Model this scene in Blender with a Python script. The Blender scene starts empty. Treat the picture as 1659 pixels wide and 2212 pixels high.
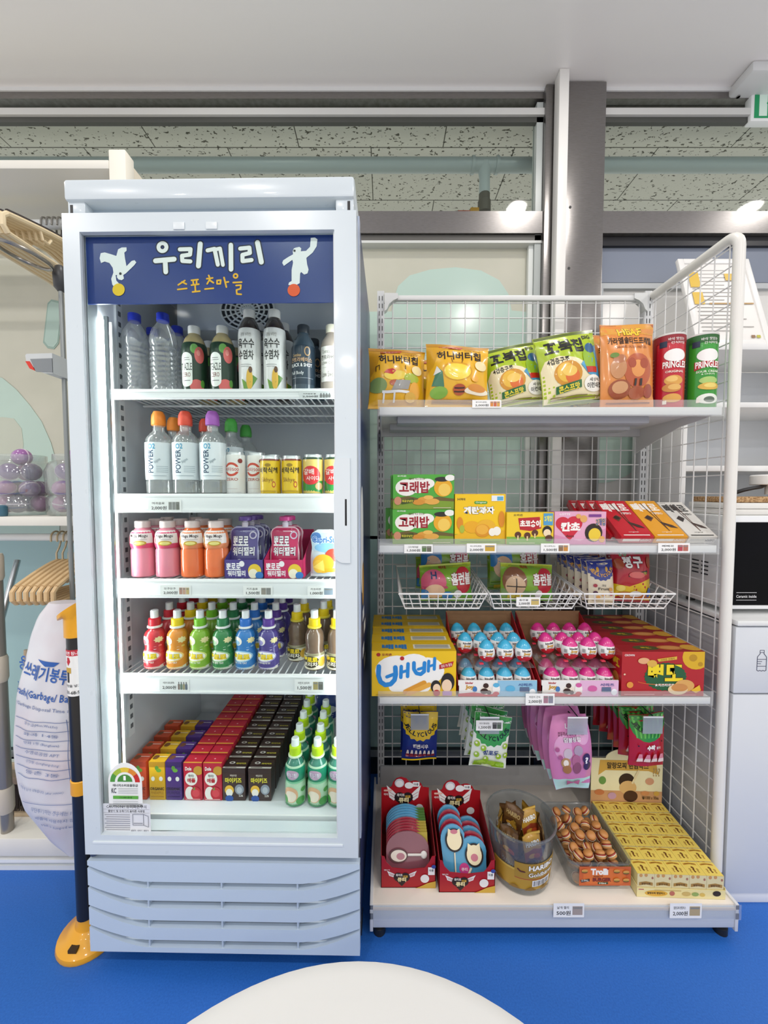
import bpy, bmesh, math, random
from mathutils import Vector, Matrix, Euler
PI = math.pi
rnd = random.Random(7)
S = bpy.context.scene
COL = S.collection

# ---------------------------------------------------------------- camera, light, exposure
CAMZ, F, IW, IH = 1.14, 850.0, 1659, 2212
PITCH = math.atan(40 / F)
cam_d = bpy.data.cameras.new('camera'); cam = bpy.data.objects.new('camera', cam_d); COL.objects.link(cam)
cam_d.sensor_fit = 'HORIZONTAL'; cam_d.sensor_width = 36.0; cam_d.lens = F / IW * 36.0
cam_d.clip_start = 0.02
cam.location = (0, 0, CAMZ); cam.rotation_euler = (PI / 2 - PITCH, 0, 0)
S.camera = cam
vs = S.view_settings
vs.view_transform = 'Standard'; vs.look = 'None'; vs.gamma = 1.0; vs.use_curve_mapping = False
vs.exposure = 0.36
LAMP = 6.0
S.cycles.transparent_max_bounces = 32
S.cycles.max_bounces = 10
S.cycles.sample_clamp_indirect = 4.0
world = bpy.data.worlds.new('world'); S.world = world; world.use_nodes = True
world.node_tree.nodes['Background'].inputs[0].default_value = (1.0, 0.985, 0.97, 1)
world.node_tree.nodes['Background'].inputs[1].default_value = 0.78

def downlight(loc, power, r=.05, color=(1, .965, .92)):
    d = bpy.data.lights.new('downlight', 'AREA'); d.shape = 'DISK'; d.size = 2 * r; d.energy = power; d.color = color
    o = bpy.data.objects.new('downlight', d); COL.objects.link(o); o.location = loc
    return o
# recessed downlights of the hall, a regular grid in its ceiling
for ly in (.98, -.28, -1.54, -2.8):
    for lx in (-1.76, -.53, .70, 1.93): downlight((lx, ly, 2.645), LAMP * (.45 if ly > .5 else 1))

def ray(px, py):
    u = (px - IW / 2) / F; c = -(py - IH / 2) / F
    cp, sp = math.cos(PITCH), math.sin(PITCH)
    return Vector((u, cp + c * sp, -sp + c * cp))
def at(px, py, Y):
    d = ray(px, py); t = Y / d.y
    return d.x * t, CAMZ + d.z * t
def floor_at(px, py, z=0.0):
    d = ray(px, py); t = (z - CAMZ) / d.z
    return d.x * t, d.y * t

# ---------------------------------------------------------------- materials
def lin(h):
    h = h.lstrip('#')
    r = []
    for i in (0, 2, 4):
        c = int(h[i:i + 2], 16) / 255
        r.append(c / 12.92 if c <= .04045 else ((c + .055) / 1.055) ** 2.4)
    return r + [1.0]
_M = {}
def C(h, rough=.45, metal=0.0, emit=0.0, spec=.5, coat=0.0):
    """plain painted / printed surface, with a faint noise in its roughness"""
    key = (h, rough, metal, emit, spec, coat)
    if key in _M: return _M[key]
    m = bpy.data.materials.new('surface_' + h.strip('#')); m.use_nodes = True
    nt = m.node_tree; b = nt.nodes['Principled BSDF']
    b.inputs['Base Color'].default_value = lin(h)
    b.inputs['Metallic'].default_value = metal
    b.inputs['Specular IOR Level'].default_value = spec
    b.inputs['Roughness'].default_value = rough
    if coat: b.inputs['Coat Weight'].default_value = coat; b.inputs['Coat Roughness'].default_value = .08
    if emit:
        b.inputs['Emission Color'].default_value = lin(h); b.inputs['Emission Strength'].default_value = emit
    if not emit:
        n = nt.nodes.new('ShaderNodeTexNoise'); n.inputs['Scale'].default_value = 35
        r = nt.nodes.new('ShaderNodeMapRange'); r.inputs[3].default_value = max(0, rough - .015); r.inputs[4].default_value = min(1, rough + .015)
        nt.links.new(n.outputs['Fac'], r.inputs[0]); nt.links.new(r.outputs[0], b.inputs['Roughness'])
    m.diffuse_color = lin(h)
    _M[key] = m
    return m
def clear(name, tint='#f4f8f8', gloss=.06, body=0.0, rough=.05, ior=1.45):
    """thin clear plastic or glass: tinted see-through, fresnel gloss, a little haze of its own colour"""
    key = ('clear', name)
    if key in _M: return _M[key]
    m = bpy.data.materials.new(name); m.use_nodes = True
    nt = m.node_tree; nt.nodes.clear()
    out = nt.nodes.new('ShaderNodeOutputMaterial')
    t = nt.nodes.new('ShaderNodeBsdfTransparent'); t.inputs[0].default_value = lin(tint)
    d = nt.nodes.new('ShaderNodeBsdfDiffuse'); d.inputs[0].default_value = lin(tint)
    g = nt.nodes.new('ShaderNodeBsdfGlossy'); g.inputs['Roughness'].default_value = rough
    f = nt.nodes.new('ShaderNodeLayerWeight'); f.inputs[0].default_value = .5
    p = nt.nodes.new('ShaderNodeMath'); p.operation = 'POWER'; p.inputs[1].default_value = 4.0
    a = nt.nodes.new('ShaderNodeMath'); a.operation = 'MULTIPLY_ADD'; a.inputs[1].default_value = .75; a.inputs[2].default_value = gloss; a.use_clamp = True
    m1 = nt.nodes.new('ShaderNodeMixShader'); m1.inputs[0].default_value = body
    m2 = nt.nodes.new('ShaderNodeMixShader')
    L = nt.links.new
    L(t.outputs[0], m1.inputs[1]); L(d.outputs[0], m1.inputs[2])
    L(f.outputs['Facing'], p.inputs[0]); L(p.outputs[0], a.inputs[0]); L(a.outputs[0], m2.inputs[0])
    L(m1.outputs[0], m2.inputs[1]); L(g.outputs[0], m2.inputs[2]); L(m2.outputs[0], out.inputs[0])
    _M[key] = m
    return m
def noisy(name, h1, h2, scale=40, rough=.5, lo=.4, hi=.6, bump=0.0, stretch=None, metal=0.0, spec=.5, detail=4):
    key = ('noisy', name)
    if key in _M: return _M[key]
    m = bpy.data.materials.new(name); m.use_nodes = True
    nt = m.node_tree; b = nt.nodes['Principled BSDF']; L = nt.links.new
    tc = nt.nodes.new('ShaderNodeTexCoord'); mp = nt.nodes.new('ShaderNodeMapping')
    if stretch: mp.inputs['Scale'].default_value = stretch
    n = nt.nodes.new('ShaderNodeTexNoise'); n.inputs['Scale'].default_value = scale; n.inputs['Detail'].default_value = detail
    r = nt.nodes.new('ShaderNodeValToRGB')
    r.color_ramp.elements[0].position = lo; r.color_ramp.elements[0].color = lin(h1)
    r.color_ramp.elements[1].position = hi; r.color_ramp.elements[1].color = lin(h2)
    L(tc.outputs['Object'], mp.inputs[0]); L(mp.outputs[0], n.inputs['Vector']); L(n.outputs['Fac'], r.inputs[0]); L(r.outputs[0], b.inputs['Base Color'])
    b.inputs['Roughness'].default_value = rough; b.inputs['Metallic'].default_value = metal; b.inputs['Specular IOR Level'].default_value = spec
    if bump:
        bp = nt.nodes.new('ShaderNodeBump'); bp.inputs['Strength'].default_value = bump; bp.inputs['Distance'].default_value = .002
        L(n.outputs['Fac'], bp.inputs['Height']); L(bp.outputs[0], b.inputs['Normal'])
    _M[key] = m
    return m

# ---------------------------------------------------------------- flat art (rects, ellipses, polygons, strokes, text)
_TX = {}
def text_mesh(s, bold):
    k = (s, bold)
    if k not in _TX:
        c = bpy.data.curves.new('lettering', 'FONT'); c.body = s; c.resolution_u = 1 if len(s) > 14 else 2; c.offset = bold
        o = bpy.data.objects.new('lettering', c)
        me = o.to_mesh()
        vs_ = [(v.co.x, v.co.y) for v in me.vertices]; fs = [tuple(p.vertices) for p in me.polygons]
        o.to_mesh_clear(); bpy.data.objects.remove(o); bpy.data.curves.remove(c)
        x0 = min(v[0] for v in vs_); x1 = max(v[0] for v in vs_); y0 = min(v[1] for v in vs_); y1 = max(v[1] for v in vs_)
        _TX[k] = ([((x - x0) / (x1 - x0), (y - y0) / max(1e-6, y1 - y0)) for x, y in vs_], fs)
    return _TX[k]
def stroke_poly(pts, w):
    """a round-ended ribbon as separate little polygons"""
    out = []
    n = 10
    for (ax, ay), (bx, by) in zip(pts, pts[1:]):
        dx, dy = bx - ax, by - ay; l = math.hypot(dx, dy) or 1e-9
        nx, ny = -dy / l * w / 2, dx / l * w / 2
        out.append([(ax + nx, ay + ny), (ax - nx, ay - ny), (bx - nx, by - ny), (bx + nx, by + ny)])
    for (x, y) in pts:
        out.append([(x + w / 2 * math.cos(2 * PI * i / n), y + w / 2 * math.sin(2 * PI * i / n)) for i in range(n)])
    return out
def arc(cx, cy, r, a0, a1, n=10, ry=None):
    ry = ry or r
    return [(cx + r * math.cos(math.radians(a0 + (a1 - a0) * i / n)), cy + ry * math.sin(math.radians(a0 + (a1 - a0) * i / n))) for i in range(n + 1)]
def art_shapes(items, w, h):
    """fractions of the face -> list of (verts2d metres, faces, colour)"""
    out = []
    for it in items:
        k = it[0]
        if k == 'r':
            x0, y0, x1, y1, c = it[1:6]
            cr = it[6] if len(it) > 6 else 0
            x0, x1, y0, y1 = x0 * w, x1 * w, y0 * h, y1 * h
            if cr:
                r = cr * min(x1 - x0, y1 - y0)
                p = []
                for (cx, cy, a) in ((x1 - r, y1 - r, 0), (x0 + r, y1 - r, 90), (x0 + r, y0 + r, 180), (x1 - r, y0 + r, 270)):
                    p += arc(cx, cy, r, a, a + 90, 4)
            else: p = [(x0, y0), (x1, y0), (x1, y1), (x0, y1)]
            out.append((p, [tuple(range(len(p)))], c))
        elif k == 'e':
            cx, cy, rx, ry, c = it[1:6]; n = it[6] if len(it) > 6 else 20
            p = [((cx + rx * math.cos(2 * PI * i / n)) * w, (cy + ry * math.sin(2 * PI * i / n)) * h) for i in range(n)]
            out.append((p, [tuple(range(n))], c))
        elif k == 'p':
            p = [(x * w, y * h) for x, y in it[1]]
            out.append((p, [tuple(range(len(p)))], it[2]))
        elif k == 'z':                                   # zigzag / scalloped star: cx cy rx ry n depth
            cx, cy, rx, ry, n, dp, c = it[1:8]
            p = []
            for i in range(2 * n):
                q = 1 if i % 2 == 0 else 1 - dp
                p.append(((cx + rx * q * math.cos(PI * i / n)) * w, (cy + ry * q * math.sin(PI * i / n)) * h))
            vv = [(cx * w, cy * h)] + p
            out.append((vv, [(0, 1 + i, 1 + (i + 1) % (2 * n)) for i in range(2 * n)], c))
        elif k == 's':
            pts = [(x * w, y * h) for x, y in it[1]]
            for q in stroke_poly(pts, it[2] * w): out.append((q, [tuple(range(len(q)))], it[3], 1))
        elif k == 't':
            s, x0, y0, x1, y1, c = it[1:7]
            bold = it[7] if len(it) > 7 else .012
            oc = it[8] if len(it) > 8 else None
            rot = it[9] if len(it) > 9 else 0
            for pas in ((1, oc), (0, c)) if oc else ((0, c),):
                vv, ff = text_mesh(s, bold + (.032 if pas[0] else 0))
                gx = .012 * (x1 - x0) if pas[0] else 0; gy = .03 * (y1 - y0) if pas[0] else 0
                cx, cy = (x0 + x1) / 2 * w, (y0 + y1) / 2 * h
                pp = []
                for a, b in vv:
                    X = (x0 - gx + a * (x1 - x0 + 2 * gx)) * w - cx; Y = (y0 - gy + b * (y1 - y0 + 2 * gy)) * h - cy
                    if rot == 90:
                        X = (x1 - b * (x1 - x0)) * w - cx; Y = (y0 + a * (y1 - y0)) * h - cy
                    elif rot:
                        q = math.radians(rot); X, Y = X * math.cos(q) - Y * math.sin(q), X * math.sin(q) + Y * math.cos(q)
                    pp.append((cx + X, cy + Y))
                out.append((pp, ff, pas[1]))
        elif k == 'a':                                   # text on an arc: s cx cy r a0 a1 (deg, going left to right) height colour
            s, cx, cy, r, a0, a1, hh, c = it[1:9]
            n = len(s)
            for i, ch in enumerate(s):
                if ch == ' ': continue
                vv, ff = text_mesh(ch, .02)
                ang = math.radians(a0 + (a1 - a0) * i / max(1, n - 1))
                d = math.atan2(math.sin(math.radians(a1 - a0)), math.cos(math.radians(a1 - a0)))
                up = 1 if a1 < a0 else -1
                ox, oy = cx * w + r * w * math.cos(ang), cy * h + r * w * math.sin(ang)
                tilt = ang - PI / 2 if up > 0 else ang + PI / 2
                cwid = hh * w * (.35 if ch in 'iI1' else .8)
                pp = []
                for a, b in vv:
                    X, Y = (a - .5) * cwid, (b - .5) * hh * w
                    pp.append((ox + X * math.cos(tilt) - Y * math.sin(tilt), oy + X * math.sin(tilt) + Y * math.cos(tilt)))
                out.append((pp, ff, c))
    return out
def slice_shape(vv, ff, step, clip=None):
    bm = bmesh.new()
    bv = [bm.verts.new((x, y, 0)) for x, y in vv]
    for f in ff:
        try: bm.faces.new([bv[i] for i in f])
        except ValueError: pass
    bmesh.ops.triangulate(bm, faces=bm.faces[:])
    for ax in (0, 1):
        st = step[ax]
        if not st or not bm.verts: continue
        lo = min(v.co[ax] for v in bm.verts); hi = max(v.co[ax] for v in bm.verts)
        k = math.floor(lo / st) + 1
        no = (1, 0, 0) if ax == 0 else (0, 1, 0)
        while k * st < hi - 1e-6:
            co = (k * st, 0, 0) if ax == 0 else (0, k * st, 0)
            bmesh.ops.bisect_plane(bm, geom=bm.verts[:] + bm.edges[:] + bm.faces[:], plane_co=co, plane_no=no)
            k += 1
    if clip:
        for co, no in (((0, 0, 0), (-1, 0, 0)), ((clip[0], 0, 0), (1, 0, 0)), ((0, 0, 0), (0, -1, 0)), ((0, clip[1], 0), (0, 1, 0))):
            if bm.verts: bmesh.ops.bisect_plane(bm, geom=bm.verts[:] + bm.edges[:] + bm.faces[:], plane_co=co, plane_no=no, clear_outer=True)
    bm.verts.index_update()
    r = [(v.co.x, v.co.y) for v in bm.verts], [tuple(v.index for v in f.verts) for f in bm.faces]
    bm.free()
    return r

# ---------------------------------------------------------------- mesh builder
_RB = {}
class MB:
    sheen = ()                                                       # (roughness, metallic, emission, specular, coat) of printed colours
    def __init__(self): self.v, self.f, self.m, self.mats, self.flat = [], [], [], [], set()
    def mi(self, mat):
        if isinstance(mat, str): mat = C(mat, *self.sheen)
        if mat not in self.mats: self.mats.append(mat)
        return self.mats.index(mat)
    def add(self, verts, faces, mat, M=None):
        o = len(self.v)
        if M is not None: verts = [tuple(M @ Vector(p)) for p in verts]
        self.v += [tuple(p) for p in verts]
        one = None if isinstance(mat, list) else self.mi(mat)
        for i, f in enumerate(faces):
            self.f.append(tuple(o + k for k in f)); self.m.append(one if one is not None else self.mi(mat[i]))
        return self
    def box(self, x0, x1, y0, y1, z0, z1, mat, r=0.0, M=None, seg=2):
        if r <= 0:
            v = [(x0, y0, z0), (x1, y0, z0), (x1, y1, z0), (x0, y1, z0), (x0, y0, z1), (x1, y0, z1), (x1, y1, z1), (x0, y1, z1)]
            return self.add(v, [(0, 3, 2, 1), (4, 5, 6, 7), (0, 1, 5, 4), (1, 2, 6, 5), (2, 3, 7, 6), (3, 0, 4, 7)], mat, M)
        key = (round(x1 - x0, 5), round(y1 - y0, 5), round(z1 - z0, 5), round(r, 5), seg)
        if key not in _RB:
            bm = bmesh.new(); bmesh.ops.create_cube(bm, size=1)
            for q in bm.verts: q.co = Vector((q.co.x * key[0], q.co.y * key[1], q.co.z * key[2]))
            bmesh.ops.bevel(bm, geom=bm.edges[:], offset=min(r, .49 * min(key[:3])), segments=seg, profile=.5, affect='EDGES')
            bm.verts.index_update()
            bm.normal_update()
            _RB[key] = ([tuple(q.co) for q in bm.verts], [tuple(q.index for q in f.verts) for f in bm.faces], [i for i, f in enumerate(bm.faces) if max(map(abs, f.normal)) > .999]); bm.free()
        vv, ff, fl = _RB[key]; self.flat |= {len(self.f) + i for i in fl}; cx, cy, cz = (x0 + x1) / 2, (y0 + y1) / 2, (z0 + z1) / 2
        return self.add([(a + cx, b + cy, c + cz) for a, b, c in vv], ff, mat, M)
    def lathe(self, prof, mat, seg=20, c=(0, 0, 0), M=None, sq=None):
        """prof: [(radius, z)]; mat one or one per ring"""
        v, f, mm = [], [], []
        n = len(prof)
        for r, z in prof:
            for i in range(seg):
                a = 2 * PI * i / seg; k = 1.0
                if sq: k = 1 / (abs(math.cos(a)) ** sq + abs(math.sin(a)) ** sq) ** (1 / sq)
                v.append((c[0] + r * k * math.cos(a), c[1] + r * k * math.sin(a), c[2] + z))
        for j in range(n - 1):
            for i in range(seg):
                i2 = (i + 1) % seg
                f.append((j * seg + i, j * seg + i2, (j + 1) * seg + i2, (j + 1) * seg + i)); mm.append(mat[j] if isinstance(mat, list) else mat)
        if prof[0][0] > 1e-5: f.append(tuple(range(seg - 1, -1, -1))); mm.append(mm[0])
        if prof[-1][0] > 1e-5: f.append(tuple((n - 1) * seg + i for i in range(seg))); mm.append(mm[-1])
        return self.add(v, f, mm, M)
    def cyl(self, p, q, r, mat, seg=12): return self.tube([p, q], r, mat, seg)
    def tube(self, pts, r, mat, seg=8, closed=False):
        pts = [Vector(p) for p in pts]; n = len(pts); v, f = [], []
        rr = r if isinstance(r, list) else [r] * n
        up = None
        for i, p in enumerate(pts):
            a = pts[(i - 1) % n] if (i or closed) else p; b = pts[(i + 1) % n] if (i < n - 1 or closed) else p
            t = (b - a).normalized()
            if up is None:
                up = Vector((0, 0, 1)) if abs(t.z) < .9 else Vector((0, 1, 0))
            x = t.cross(up).normalized(); up = x.cross(t).normalized()
            for k in range(seg):
                an = 2 * PI * k / seg
                v.append(tuple(p + (x * math.cos(an) + up * math.sin(an)) * rr[i]))
        for i in range(n if closed else n - 1):
            j = (i + 1) % n
            for k in range(seg):
                k2 = (k + 1) % seg
                f.append((i * seg + k, j * seg + k, j * seg + k2, i * seg + k2))
        if not closed: f.append(tuple(range(seg))); f.append(tuple((n - 1) * seg + k for k in range(seg - 1, -1, -1)))
        return self.add(v, f, mat)
    def prism(self, poly, y0, y1, mat, M=None):
        """XZ outline given thickness along Y"""
        n = len(poly); a = sum(poly[i][0] * poly[(i + 1) % n][1] - poly[(i + 1) % n][0] * poly[i][1] for i in range(n))
        if a < 0: poly = poly[::-1]
        v = [(x, y0, z) for x, z in poly] + [(x, y1, z) for x, z in poly]
        f = [tuple(range(n)), tuple(range(2 * n - 1, n - 1, -1))] + [(i, n + i, n + (i + 1) % n, (i + 1) % n) for i in range(n)]
        return self.add(v, f, mat, M)
    def sphere(self, c, r, mat, seg=14, rings=9, sx=1, sy=1, sz=1, M=None):
        prof = [(r * math.sin(PI * j / rings), -r * math.cos(PI * j / rings)) for j in range(rings + 1)]
        prof[0] = (1e-6, -r); prof[-1] = (1e-6, r)
        T = Matrix.Translation(c) @ Matrix.Diagonal((sx, sy, sz, 1))
        return self.lathe(prof, mat, seg, M=(M @ T if M is not None else T))
    def art(self, items, w, h, fn, step=(0, 0), base=.0003, lay=.00012, clip=True):
        """flat art laid on a surface: fn(x, y, off) -> point"""
        i = -1; sub = 0
        for vv, ff, c, *more_ in art_shapes(items, w, h):
            if more_ and sub and sub < 14: sub += 1
            else: i += 1; sub = 1 if more_ else 0
            out = clip and (min(p[0] for p in vv) < -1e-6 or max(p[0] for p in vv) > w + 1e-6 or min(p[1] for p in vv) < -1e-6 or max(p[1] for p in vv) > h + 1e-6)
            if step[0] or step[1] or out: vv, ff = slice_shape(vv, ff, step, (w, h) if out else None)
            self.add([fn(x, y, base + lay * (i + .05 * sub)) for x, y in vv], ff, c)
        return self
    def build(self, name, parent=None, smooth=35):
        me = bpy.data.meshes.new(name); me.from_pydata(self.v, [], self.f)
        for m in self.mats: me.materials.append(m)
        me.polygons.foreach_set('material_index', self.m)
        if smooth:
            me.polygons.foreach_set('use_smooth', [i not in self.flat for i in range(len(self.f))]); me.set_sharp_from_angle(angle=math.radians(smooth))
        me.update()
        o = bpy.data.objects.new(name, me); COL.objects.link(o)
        if parent is not None: o.parent = parent
        return o
def tag(o, label, cat, group=None):
    o['label'] = label; o['category'] = cat
    if group: o['group'] = group
    return o
def thing(name, label, cat, loc=(0, 0, 0), rz=0, group=None, rx=0, ry=0):
    o = bpy.data.objects.new(name, None); COL.objects.link(o); o.empty_display_size = .02
    o.location = loc; o.rotation_euler = (rx, ry, rz)
    return tag(o, label, cat, group)
def structure(name, mb, smooth=35):
    o = mb.build(name, None, smooth); o['kind'] = 'structure'
    return o
KIDS = {}
def copy_tree(o, loc, label, rz=None, rx=None, ry=None, group=None, skip=()):
    c = o.copy(); COL.objects.link(c); c.location = loc; c['label'] = label
    if group: c['group'] = group
    e = list(c.rotation_euler)
    if rx is not None: e[0] = rx
    if ry is not None: e[1] = ry
    if rz is not None: e[2] = rz
    c.rotation_euler = e
    for ch in o.children:
        if ch.name.split('.')[0] in skip: continue
        d = ch.copy(); COL.objects.link(d); d.parent = c
        for g in ch.children:
            k = g.copy(); COL.objects.link(k); k.parent = d
    return c
def face(x0, z0, y, sgn=-1):
    """front plane at y, looking towards the camera"""
    return lambda a, b, o: (x0 + a, y + sgn * o, z0 + b)
ORD = ['front', 'second', 'third', 'fourth', 'fifth', 'sixth', 'seventh', 'eighth', 'ninth', 'tenth', 'eleventh', 'twelfth']
# ================================================================ THE SETTING
YW = 1.56                                                        # glass partition behind fridge and rack
steel = noisy('brushed_steel', '#807c7a', '#94918f', 60, .28, .3, .7, stretch=(1, 1, 40), metal=.85)
white_paint = C('#e9e9e8', .4)
soffit_mat = C('#f2efee', .3, spec=.6)
floor_mat = noisy('blue_floor', '#2160b6', '#2a6cc4', 260, .45, .3, .7, bump=.05)
structure('floor', MB().box(-2.8, 2.8, .2, YW + .1, -.05, 0, floor_mat).box(-2.8, 2.8, -3.6, .2, -.05, 0, C('#c9c2b6', .5)).box(-5, 5, -9, -3.6, -.05, 0, floor_mat))  # unseen beige stretch added between the blue ones to cut their blue bounce
structure('ceiling', MB().box(-2.8, 2.8, -3.6, YW - .005, 2.65, 2.72, soffit_mat))
structure('wall_back', MB().box(-2.8, 2.8, YW + .01, YW + .03, .1, .97, C('#a9c9c8', .35)))
structure('baseboard_shade', MB().box(-2.8, 2.8, YW - .01, YW + .03, 0, .1, C('#20262c', .4)).box(-2.8, 2.8, YW - .016, YW - .01, .075, .1, C('#8d9294', .3)))  # dark band paints in the shade at the wall foot, under a grey rail
# head rail, transom and posts of the partition
structure('trim_1', MB().box(-2.8, 2.8, YW - .025, YW - .005, 2.637, 2.65, white_paint).box(-2.8, 2.8, YW - .02, YW + .03, 2.613, 2.637, steel))
structure('trim_2', MB().box(-2.8, 2.8, YW - .03, YW - .004, 2.547, 2.571, C('#d2d2cf', .35)).box(-2.8, 2.8, YW - .02, YW - .004, 2.528, 2.547, C('#4a4b47', .5)))
structure('trim_3', MB().box(-2.8, .60, YW - .03, YW + .04, 2.12, 2.2, steel).box(-2.8, .60, YW - .02, YW + .04, 2.098, 2.119, C('#5e5c58', .5)).box(-2.8, .60, YW - .024, YW + .03, 2.088, 2.097, C('#d6d8d4', .3)))
structure('trim_4', MB().box(.82, 2.8, YW - .03, YW + .04, 2.12, 2.2, steel).box(.82, 2.8, YW - .012, YW + .04, 2.085, 2.119, C('#15151b', .4)))
colm = MB().box(.66, .815, YW - .05, YW + .06, 0, 2.645, steel, .003).box(.597, .64, YW - .04, YW + .06, 0, 2.645, steel, .003)
for zz in (2.2, 1.72, 1.98): colm.cyl((.69, YW - .051, zz), (.69, YW - .047, zz), .005, '#3a3a3a', 10)
structure('column', colm)
structure('trim_5', MB().box(.625, .66, YW - .09, YW - .045, 0, 2.649, C('#eceae6', .35), .003))
structure('trim_6', MB().box(.572, .596, YW - .02, YW + .02, .97, 2.6, C('#b9bfbc', .3)).box(.553, .571, YW - .01, YW + .01, .97, 2.09, C('#dfe3df', .3)))
pane = clear('window_glass', '#f2f6f4', .01)
structure('window_1', MB().box(-2.8, .572, YW + .004, YW + .01, 2.2, 2.613, pane))
structure('window_2', MB().box(.815, 2.8, YW + .004, YW + .01, 2.2, 2.613, pane))
film = noisy('frosted_film', '#c3c3b2', '#cfcdbd', 3, .16, .3, .7, spec=.6)
mint, mint_d = C('#bfd6cb', .18), C('#9ab3a8', .2)
w3 = structure('window_3', MB().box(-2.8, .572, YW + .012, YW + .022, .97, 2.088, film))
def blob(name, pts, col, y, par):
    o = MB().prism(pts, y, y + .001, col).build(name, par); return o
cx, cz = at(985, 1050, YW)
blob('film_shape', [at(x, y, YW) for x, y in ((700, 672), (846, 670), (850, 645), (860, 615), (885, 592), (930, 579), (985, 574), (1040, 581), (1080, 602), (1100, 632), (1107, 668), (1150, 672), (1150, 1165), (700, 1165))], mint, YW + .010, w3)
pl = [at(x, y, YW) for x, y in ((-300, 760), (-150, 760), (0, 815), (30, 840), (60, 875), (85, 910), (105, 955), (118, 1000), (124, 1080), (124, 1165), (-300, 1165))]
blob('film_shape', pl, mint, YW + .010, w3)
blob('film_shape', [at(x, y, YW) for x, y in ((-300, 930), (0, 900), (25, 903), (42, 925), (46, 960), (40, 1010), (30, 1060), (-300, 1090))], C('#c5cabb', .2), YW + .009, w3)
rr = [(98, 652), (106, 644), (124, 648), (131, 658), (122, 740), (112, 752), (98, 750), (88, 738)]
blob('film_shape', [at(x, y, YW) for x, y in rr], mint_d, YW + .010, w3)
blob('film_shape', [at(x * .84 + 17.6, y * .92 + 56, YW) for x, y in rr], C('#b4ccc2', .2), YW + .009, w3)
# door leaf to the right of the steel column
dr = structure('door_1', MB().box(.83, 2.8, YW + .012, YW + .024, 0, 2.085, noisy('door_film', '#d3d2cf', '#dcdad6', 3, .2)))
MB().box(.822, 2.8, YW + .002, YW + .012, 1.955, 2.085, C('#7f8797', .3)).build('head_panel', dr)
f_ = MB().box(.822, 2.8, YW - .004, YW + .012, 1.93, 1.95, C('#b9bdbf', .3)).box(.822, .846, YW - .004, YW + .012, 0, 1.93, C('#b9bdbf', .3)); f_.build('frame', dr)
cx, cz = at(1300, 900, YW)
MB().prism([(cx + .24 * math.cos(a), cz + .26 * math.sin(a)) for a in [2 * PI * i / 40 for i in range(40)] if cx + .24 * math.cos(a) > .846], YW + .0105, YW + .0118, mint).build('film_shape', dr)
a0 = at(1311, 608, YW)
MB().art([('r', 0, .72, 1, .9, '#55585a'), ('r', .1, .45, .9, .6, '#7d8082'), ('r', 0, .1, 1, .32, '#55585a')], .028, .026, face(a0[0], a0[1] - .026, YW + .0105)).build('notice_print', dr)
# the space behind the glass: acoustic ceiling
def tile_mat():
    m = bpy.data.materials.new('acoustic_tile'); m.use_nodes = True
    nt = m.node_tree; b = nt.nodes['Principled BSDF']; L = nt.links.new; N = nt.nodes.new
    tc = N('ShaderNodeTexCoord')
    mp = N('ShaderNodeMapping'); mp.inputs['Scale'].default_value = (1, 1.6, 1)
    n = N('ShaderNodeTexNoise'); n.inputs['Scale'].default_value = 62; n.inputs['Detail'].default_value = 2.0; n.inputs['Distortion'].default_value = .25
    r = N('ShaderNodeValToRGB'); e = r.color_ramp.elements
    e[0].position = .625; e[0].color = (1, 1, 1, 1); e[1].position = .65; e[1].color = (.16, .155, .13, 1)
    br = N('ShaderNodeTexBrick'); br.offset = .5; br.inputs['Scale'].default_value = 1
    br.inputs['Brick Width'].default_value = .61; br.inputs['Row Height'].default_value = .3; br.inputs['Mortar Size'].default_value = .0022
    br.inputs['Color1'].default_value = lin('#e9e5dc'); br.inputs['Color2'].default_value = lin('#e5e1d8'); br.inputs['Mortar'].default_value = lin('#5b594e')
    m2 = N('ShaderNodeMapping'); m2.inputs['Location'].default_value = (.36, .06, 0)
    mx = N('ShaderNodeMix'); mx.data_type = 'RGBA'; mx.blend_type = 'MULTIPLY'; mx.inputs[0].default_value = 1
    L(tc.outputs['Object'], mp.inputs[0]); L(mp.outputs[0], n.inputs['Vector']); L(n.outputs['Fac'], r.inputs[0])
    L(tc.outputs['Object'], m2.inputs[0]); L(m2.outputs[0], br.inputs['Vector'])
    L(br.outputs['Color'], mx.inputs[6]); L(r.outputs[0], mx.inputs[7]); L(mx.outputs[2], b.inputs['Base Color'])
    b.inputs['Roughness'].default_value = .9
    return m
structure('ceiling_beyond', MB().box(-3.5, 3.5, 1.606, 4.2, 2.606, 2.64, tile_mat()))
structure('floor_beyond', MB().box(-3.5, 3.5, YW + .1, 5.5, -.05, 0, C('#d8d6ce', .7)))
structure('beam', MB().box(-2.8, 2.8, 1.6, 1.606, 2.58, 2.72, C('#6a5f55', .6)))
# grey pipe under that ceiling
pY = 1.7
pz = at(829, 357, pY)[1]
t = thing('ceiling_pipe', 'grey painted pipe running under the speckled ceiling behind the glass', 'pipe', (0, pY, pz))
pm = C('#b3bdbd', .4)
tx = at(1047, 360, pY)[0]
MB().cyl((-3.0, 0, 0), (3.0, 0, 0), .0275, pm, 16).build('main_pipe', t)
b_ = MB().tube([(tx, 0, 0), (tx, 0, -.05), (tx, 0, -.155)], [.03, .0225, .0225], pm, 14)
for q in (-.05, .05): b_.cyl((tx + q - .006, 0, 0), (tx + q + .006, 0, 0), .032, pm, 16)
b_.build('branch_pipe', t)
zb = at(1047, 420, pY)[1] - pz; zc = at(1047, 462, pY)[1] - pz
v_ = MB().lathe([(.02, zc), (.027, zc + .004), (.027, zb - .03), (.023, zb - .026), (.023, zb)], C('#5f5a50', .6), 14, c=(tx, 0, 0)); v_.build('thread_wrap', t)
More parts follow.
